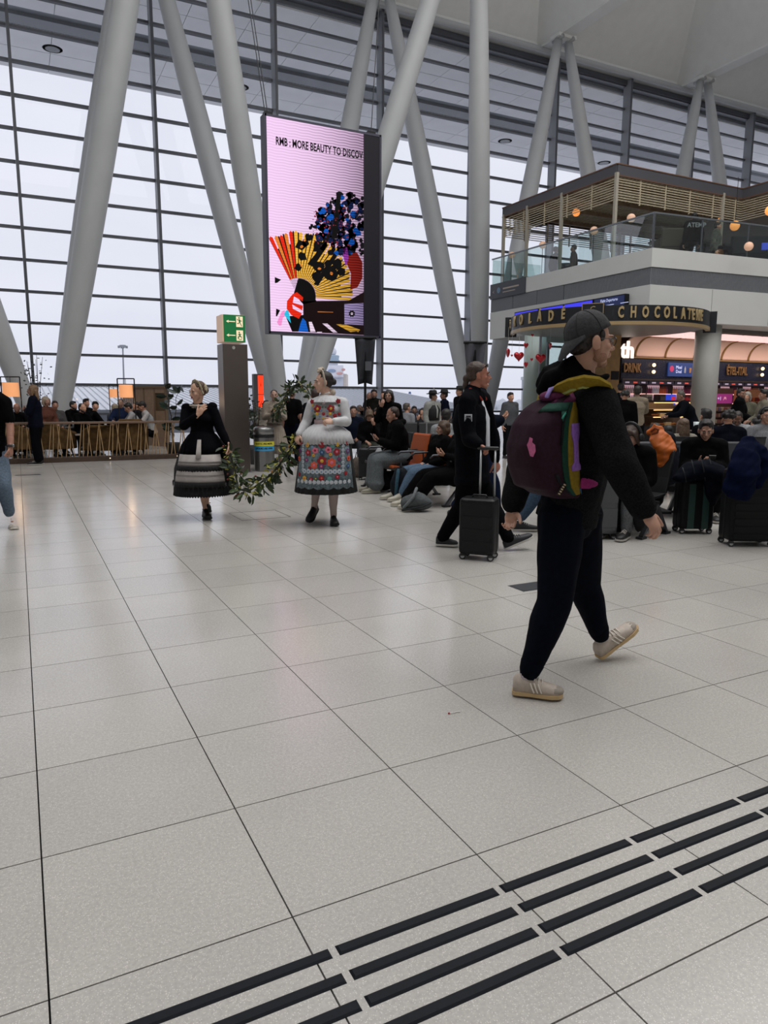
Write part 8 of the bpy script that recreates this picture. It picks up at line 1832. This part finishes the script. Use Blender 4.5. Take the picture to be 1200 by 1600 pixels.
# ------------------------------------------------------------------ food shop behind
SVY = 17.5; x0s, x1s = 17.55, 27.5
shop = thing('food_shop', None, None, (22, SVY, 0)); tag(shop, kind='structure')
M_TIL = mat('tile_navy', '1c2138', .35); M_SHW = mat('shop_wall', '3a2f2c', .7); M_COVE = mat('cove_pink', 'dcbcac', .7); M_GOLDF = mat('shop_gold', '8c6b3e', .4, metal=.3)
obj('back_wall', MB().box((x0s, SVY+1.4, 0), (x1s, SVY+1.5, 3.56)), M_SHW, shop)
obj('side_wall', MB().box((x0s-.1, SVY+.1, 0), (x0s, SVY+1.5, 3.56)), M_SHW, shop)
obj('ceiling_panel', MB().box((x0s-.1, KY+.6, 3.44), (x1s, SVY+1.5, 3.55)), mat('shop_ceiling', '5c5650', .7), shop)
# lit ceiling grid
for i in range(10):
    for j in range(3): obj('light_tile', MB().box((x0s+.3+i*.95, SVY-2.0+j*.62, 3.41), (x0s+.3+i*.95+.86, SVY-2.0+j*.62+.54, 3.44)), mat('light_tile', 'ffd9d4', .5, emit='ffd4d0', estr=.9), shop)
# band of tiles with the wordings
obj('sign_board', MB().box((x0s, SVY-.0, 2.10), (x1s, SVY+.12, 2.76)), mat('board_navy', '0d1020', .5), shop)
hexm = MB(); 
hx_ = [(.028*math.cos(math.pi/3*k+math.pi/6), .028*math.sin(math.pi/3*k+math.pi/6)) for k in range(6)]
for i in range(172):
    for j in range(12):
        hexm.prism(hx_, (x0s+.04+i*.0575+(j % 2)*.02875, SVY-.0, 2.14+j*.0505), U, Z, .008)
hexm.v = [(v[0], v[1]-.008 if False else v[1], v[2]) for v in hexm.v]
obj('hexagon_tiles', hexm, M_TIL, shop, kind='stuff')
obj('board_trim', MB().box((x0s, SVY-.05, 2.76), (x1s, SVY+.12, 2.80)), M_GOLDF, shop); obj('board_trim', MB().box((x0s, SVY-.07, 2.04), (x1s, SVY+.12, 2.10)), mat('trim_dark', '2a2220', .5), shop)
def shopX(px, py=575): return atV(px, py, SVY-.1).x
for tx, px, sz_ in (('DRINK', 988, .40), ('ÉTEL-ITAL', 1152, .40)): text_on('lettering', tx, mat('shop_letter', '7a5a30', .5, metal=.2), shop, (shopX(px), SVY-.05, 2.43), U, Z, sz_, .02, bold=.012, wscale=.62)
text_on('lettering', 'th', mat('letter_white', 'fff4e8', .4, emit='fff0e4', estr=1.2), shop, (atV(979, 543, SVY-.4).x, SVY-.4, atV(979, 545, SVY-.4).z), U, Z, .75, .03, bold=.01, wscale=.9)
for px in (1020, 1190):
    for z_ in (2.33, 2.55):
        p = Vector((shopX(px), SVY-.10, z_)); l = thing('wall_lamp', 'double glowing wall lamp '+('beside the word on the left' if px < 1100 else 'at the right end of the board')+(', lower bulb' if z_ < 2.4 else ', upper bulb'), 'lamp', p); obj('bulb', MB().ell(p, (.07, .05, .06)), mat('wall_bulb', 'ffdca8', .4, emit='ffd9a0', estr=2.2), l, smooth=True); obj('bracket', MB().box((p.x-.02, p.y, p.z-.03), (p.x+.02, SVY, p.z+.03)), M_GOLDF, l)
ms_ = thing('menu_screen', 'blue meal menu screen on the tiled board', 'screen', (shopX(1070), SVY-.06, 2.2))
obj('screen', MB().box((shopX(1044), SVY-.07, 2.20), (shopX(1091), SVY-.02, 2.66)), mat('menu_blue', '1c2c58', .4, emit='22386c', estr=.7), ms_)
obj('round_badge', MB().tube((shopX(1049), SVY-.078, 2.45), (shopX(1049), SVY-.07, 2.45), .10, n=20), mat('menu_pink', 'a8325a', .4, emit='a8325a', estr=.5), ms_)
text_on('lettering', 'Meal', M_DT, ms_, (shopX(1060), SVY-.078, 2.50), U, Z, .15, .001); text_on('lettering', 'Deal', M_DT, ms_, (shopX(1060), SVY-.078, 2.36), U, Z, .15, .001)
obj('item_bottle', MB().lathe([(.03, 0), (.03, .14), (.012, .18), (.012, .22)], (shopX(1069), SVY-.09, 2.32), n=10), mat('menu_item', 'b0b4c0', .4), ms_); obj('item_cup', MB().lathe([(.03, 0), (.045, .16), (0, .165)], (shopX(1077), SVY-.09, 2.33), n=10), mat('menu_item2', 'c08a50', .4), ms_); obj('item_yellow', MB().box((shopX(1084), SVY-.085, 2.30), (shopX(1090), SVY-.07, 2.58)), mat('menu_yellow', 'b89a2c', .4, emit='b89a2c', estr=.4), ms_)
# vaulted niches above the board
zc0, zc1 = 2.80, 3.40; vs = []; n = 14
for k in range(n+1):
    a = math.pi/2*k/n; vs.append((SVY-.0-.0+.55*(1-math.cos(a))*1.0, zc0+(zc1-zc0)*math.sin(a)))
mb = MB(); q = []
for x in (x0s, x1s):
    for y, z_ in vs: q.append((x, SVY-.05-(SVY-y)*0-.55*0+(.0+(y-SVY)), z_))
cv = [(x, SVY-.05+.6*math.cos(math.pi/2*k/n)*-1+.6, zc0+(zc1-zc0)*(k/n)) for x in (0,) for k in range(n+1)]
pts_ = [(SVY-.02-.60*(1-math.cos(math.pi/2*k/n)), zc0+(zc1-zc0)*math.sin(math.pi/2*k/n)) for k in range(n+1)]
vv = [(x, y, z_) for x in (x0s, x1s) for y, z_ in pts_]+[(x, y+.04, z_+.02) for x in (x0s, x1s) for y, z_ in pts_]; m1 = n+1
obj('cove', MB().add(vv, [(k, k+1, m1+k+1, m1+k) for k in range(n)]+[(2*m1+k, 3*m1+k, 3*m1+k+1, 2*m1+k+1) for k in range(n)]+[(0, m1, 3*m1, 2*m1), (n, 2*m1+n, 3*m1+n, m1+n)]), M_COVE, shop, smooth=True)
for px in (993, 1040, 1085, 1128, 1170, 1212): 
    x = shopX(px, 560); obj('cove_rib', MB().loft([(x, y-.01, z_) for y, z_ in pts_], .045, .03, right=U, n=8, dome=False), M_GOLDF, shop, smooth=True)
# timber pillar of the shop
xw = atV(945, 560, 16.1).x+.28; wp_ = thing('wooden_pillar', None, None, (xw, 16.3, 0)); tag(wp_, kind='structure')
obj('shaft', MB().box((xw-.28, 16.1, 0), (xw+.28, 16.5, 3.5)), mat('pillar_wood', 'a07c4e', .5, noise_amt=.15, nscale=5), wp_); obj('notice', MB().box((xw-.05, 16.08, 2.0), (xw+.25, 16.1, 2.25)), M_BLK, wp_)
# shelves with lit bottles
M_SHL = mat('shelf_edge', '2c2422', .5); M_LITW = mat('shelf_light', 'f0c8d0', .5, emit='f4c4d2', estr=.5)
btl = MB().lathe([(.028, 0), (.030, .15), (.012, .20), (.012, .24), (0, .24)], (0, 0, 0), n=8).mesh('bottle'); BM = []
for i, c_ in enumerate(('b8323a', 'd98a5a', 'c9b9c0', '7a2a50', 'd0d4dc', 'c25a2a', '8f4a6a')):
    m = btl.copy(); m.materials.append(mat('bottle_'+c_, c_, .3)); BM.append(m)
rs_ = random.Random(8)
for ci in range(8):
    xa = x0s+.02+ci*1.2; xb = xa+1.16; unit = thing('chiller_cabinet', ('lit drinks chiller, bay '+('first', 'second', 'third', 'fourth', 'fifth', 'sixth', 'seventh', 'eighth')[ci]+' from the wooden pillar'), 'chiller', ((xa+xb)/2, SVY+.4, 0), 'lit drink chillers in the shop')
    obj('body', MB().box((xa, SVY+.55, 0), (xb, SVY+.9, 2.04)), M_SHW, unit); obj('side', MB().box((xa, SVY+.05, 0), (xa+.03, SVY+.55, 2.04)), M_SHL, unit); obj('header', MB().box((xa, SVY-.05, 1.92), (xb, SVY+.5, 2.04)), mat('header_navy', '1c1830', .5), unit)
    obj('back_light', MB().box((xa+.03, SVY+.53, .5), (xb-.03, SVY+.55, 1.90)), M_LITW, unit, label='glowing pink back light')
    for k in range(3): obj('price_tag', MB().box((xa+.12+.36*k, SVY-.06, 1.95), (xa+.30+.36*k, SVY-.05, 2.0)), mat('tag_red' if k % 2 else 'tag_pale2', 'c04a3c' if k % 2 else '9a93a8', .5, emit='c04a3c' if k % 2 else '9a93a8', estr=.4), unit)
    for z_ in (1.62, 1.30, .98, .66):
        obj('shelf', MB().box((xa+.03, SVY+.05, z_-.02), (xb, SVY+.53, z_)), M_SHL, unit); obj('shelf_strip', MB().box((xa+.03, SVY+.04, z_-.03), (xb, SVY+.05, z_-.0)), mat('strip_lit', 'f4b8b0', .5, emit='f4b4a8', estr=.9), unit)
        if z_ < 1.0: continue
        nb_ = 13; base = rs_.randrange(7)
        for k in range(nb_):
            o = put('bottle', BM[(base+(k//4)) % 7], None, None, (xa+.09+k*.082, SVY+.16, z_)); tag(o, ('bright red', 'orange', 'pale pink', 'dark plum', 'whitish', 'rust brown', 'mauve')[(base+(k//4)) % 7]+' drink bottle on the %s shelf of the %s lit chiller bay' % ('top' if z_ > 1.5 else 'second', ('first', 'second', 'third', 'fourth', 'fifth', 'sixth', 'seventh', 'eighth')[ci]), 'bottle', 'drink bottles in chiller bay %s' % 'abcdefgh'[ci])
            o.name = 'drink_bottle'
# pastry counter
xc0, xc1 = atV(1010, 640, 16.1).x, atV(1066, 640, 16.1).x; pcn = thing('pastry_counter', 'lit glass pastry counter in front of the man in the beige sweater', 'counter', ((xc0+xc1)/2, 16.0, 0)); yf_ = 15.75
obj('base', MB().box((xc0-2.0, yf_, 0), (xc1+.3, 16.6, .62)), mat('counter_dark', '17161a', .5), pcn)
for z_, in ((.64,), (.92,), (1.14,)): obj('tray_shelf', MB().box((xc0, yf_+.08, z_-.02), (xc1, 16.5, z_)), mat('tray_wood', '8a6a4a', .5), pcn); 
for z_ in (.90, 1.12, 1.34): obj('light_strip', MB().box((xc0, yf_+.07, z_-.025), (xc1, yf_+.10, z_-.005)), mat('warm_strip', 'ffcf90', .5, emit='ffc888', estr=2.0), pcn)
obj('back_panel', MB().box((xc0, 16.5, .6), (xc1, 16.55, 1.36)), mat('counter_warm', '5c4632', .5), pcn); obj('top_board', MB().box((xc0-.05, yf_, 1.36), (xc1+.05, 16.6, 1.40)), mat('counter_dark', '17161a', .5), pcn)
obj('front_glass', MB().box((xc0, yf_, .62), (xc1, yf_+.012, 1.36)), glass_mat('counter_glass', (.95, .95, .92), .6), pcn)
k_ = 0
for z_ in (.64, .92):
    for i in range(11):
        x = xc0+.12+i*(xc1-xc0-.2)/10.5; p = Vector((x, yf_+.22, z_)); nm = ('croissant', 'filled_roll', 'cake_slice')[(i//2+(z_ > .8)) % 3]; t = thing(nm, '%s in the %s row of the lit counter' % ({'croissant': 'golden croissant', 'filled_roll': 'brown filled roll', 'cake_slice': 'pale cake slice'}[nm], 'upper' if z_ > .8 else 'lower'), 'pastry', p, '%ss in the %s counter row' % (nm.replace('_', ' '), 'upper' if z_ > .8 else 'lower'))
        if nm == 'croissant': obj('crust', MB().loft([p+Vector((-.07, -.02, .03)), p+Vector((-.03, .01, .045)), p+Vector((.03, .01, .045)), p+Vector((.07, -.02, .03))], [.015, .038, .038, .015], n=10), mat('pastry_gold', 'b97a3c', .5), t, smooth=True)
        elif nm == 'filled_roll': obj('crust', MB().loft([p+Vector((-.05, 0, .035)), p+Vector((.05, 0, .035))], .035, n=12), mat('pastry_brown', '8f5a2c', .5), t, smooth=True); obj('filling', MB().box((p.x-.07, p.y-.037, p.z+.025), (p.x+.07, p.y, p.z+.04)), mat('pastry_red', 'a8443a', .5), t)
        else: obj('sponge', MB().prism([(-.06, 0), (.06, 0), (.06, .07), (-.06, .07)], p, U, Z, .09), mat('pastry_cream', 'd0b48c', .6), t); obj('icing', MB().box((p.x-.062, p.y-.092, p.z+.07), (p.x+.062, p.y+.002, p.z+.085)), mat('icing', 'e0cfc0', .5), t)
l = bpy.data.lights.new('counter_light', 'AREA'); l.energy = 12; l.color = (1, .78, .5); l.size = 1.6; lo = bpy.data.objects.new('counter_light', l); COL.objects.link(lo); lo.location = ((xc0+xc1)/2, 16.1, 1.33)
# till counter with machines
for i, (px, w_, lbl, lit) in enumerate(((1029, .30, 'dark coffee machine on the counter behind the pastry case', 0), (1046, .24, 'blue lit screen on the counter behind the pastry case', 1), (1009, .26, 'white till box beside the man in the beige sweater', 2))):
    p = atV(px, 622, 16.9); p.z = 1.25; t = thing(('coffee_machine', 'till_screen', 'till_box')[i], lbl, ('machine', 'screen', 'till')[i], p)
    m_ = (mat('machine_dark', '1c1a1a', .4), mat('till_blue', '2038b0', .4, emit='2848d8', estr=.7), mat('till_white', '8f8880', .5))[i]
    obj('housing', MB().obox(p+Z*.17, U, V, Z, w_/2, .12, .17), m_, t, bevel=.01); obj('panel', MB().obox(p+Z*.2-V*.125, U, V, Z, w_/3, .006, .07), mat('panel_grey', '4a4644', .4) if i != 1 else mat('till_red', 'b02838', .4, emit='c02838', estr=.6), t)
bc_ = thing('back_counter', 'brown back counter carrying the coffee machine and screens', 'counter', (xc0, 16.9, 0)); obj('body', MB().box((xc0-1.4, 16.7, 0), (xc1+.6, 17.15, 1.21)), mat('counter_brown', '4c3a30', .5), bc_); obj('worktop', MB().box((xc0-1.42, 16.68, 1.21), (xc1+.62, 17.17, 1.25)), mat('worktop_tan', '77655a', .5), bc_)
# magenta screen, wooden display rack with packets right of the pillar
p = atV(1128, 615, 16.4); t = thing('promo_screen', 'magenta promotion screen right of the round pillar', 'screen', (p.x, 16.4, 0)); obj('body', MB().box((p.x-.50, 16.4, 0), (p.x+.50, 16.8, 2.0*.9)), mat('rack_brown', '4a322a', .5), t); obj('screen', MB().box((p.x-.46, 16.385, 1.30), (p.x+.46, 16.4, 1.62)), mat('promo_magenta', '7a2a60', .4, emit='8a2c70', estr=.6), t)
text_on('lettering', '1+1', M_DT, t, (p.x-.22, 16.38, 1.46), U, Z, .18, .001); obj('leaf_icon', MB().prism([(0, 0), (.08, .06), (.16, .02), (.12, .12), (.04, .12)], (p.x+.02, 16.384, 1.40), U, Z, .003), mat('promo_pink', 'd08aa8', .4, emit='d08aa8', estr=.5), t)
for k in range(5):
    z_ = .25+.2*k; obj('shelf', MB().box((p.x-.48, 16.2, z_-.015), (p.x+.48, 16.4, z_)), mat('shelf_edge', '2c2422', .5), t)
    for i in range(7): o = thing('snack_packet', ('brown', 'dark purple', 'tan', 'maroon')[(i+k) % 4]+' snack packet on shelf %s under the magenta screen' % ('one', 'two', 'three', 'four', 'five')[k], 'packet', (p.x-.42+.14*i, 16.28, z_), 'snack packets on shelf %s' % ('one', 'two', 'three', 'four', 'five')[k]); obj('pouch', MB().obox((p.x-.42+.14*i, 16.28, z_+.065), U, V, Z, .055, .03, .065), mat('packet_%d' % ((i+k) % 4), ('7a5a4a', '5a4a5e', '8a7a66', '6a3a34')[(i+k) % 4], .5), o, bevel=.012)
p = atV(1174, 640, 15.9); rk = thing('wooden_rack', 'open wooden display rack with red packets behind the seated people', 'rack', (p.x, 15.9, 0)); M_RW = mat('rack_wood', '8a5534', .55, noise_amt=.15, nscale=8)
for s_ in (-1, 1): obj('upright', MB().box((p.x+s_*.42-.03, 15.8, 0), (p.x+s_*.42+.03, 16.3, 1.75)), M_RW, rk)
obj('header', MB().box((p.x-.45, 15.8, 1.5), (p.x+.45, 15.86, 1.75)), M_RW, rk)
for k in range(5):
    z_ = .25+.28*k; obj('shelf', MB().box((p.x-.42, 15.8, z_-.02), (p.x+.42, 16.25, z_)), M_RW, rk)
    for i in range(6): o = thing('snack_box', ('red', 'orange brown', 'dark red')[(i+k) % 3]+' snack box on shelf %s of the wooden rack' % ('one', 'two', 'three', 'four', 'five')[k], 'box', (p.x-.34+.135*i, 15.95, z_), 'snack boxes on rack shelf %s' % ('one', 'two', 'three', 'four', 'five')[k]); obj('carton', MB().obox((p.x-.34+.135*i, 15.95, z_+.08), U, V, Z, .05, .03, .08), mat('carton_%d' % ((i+k) % 3), ('8f2a1e', 'a85a2a', '5e1a1a')[(i+k) % 3], .5), o)
l = bpy.data.lights.new('shop_light', 'AREA'); l.shape = 'RECTANGLE'; l.size = 8; l.size_y = 2; l.energy = 150; l.color = (1, .84, .76); lo = bpy.data.objects.new('shop_light', l); COL.objects.link(lo); lo.location = (22, SVY-1.2, 3.38)
bpy.data.scenes.remove(WORK)
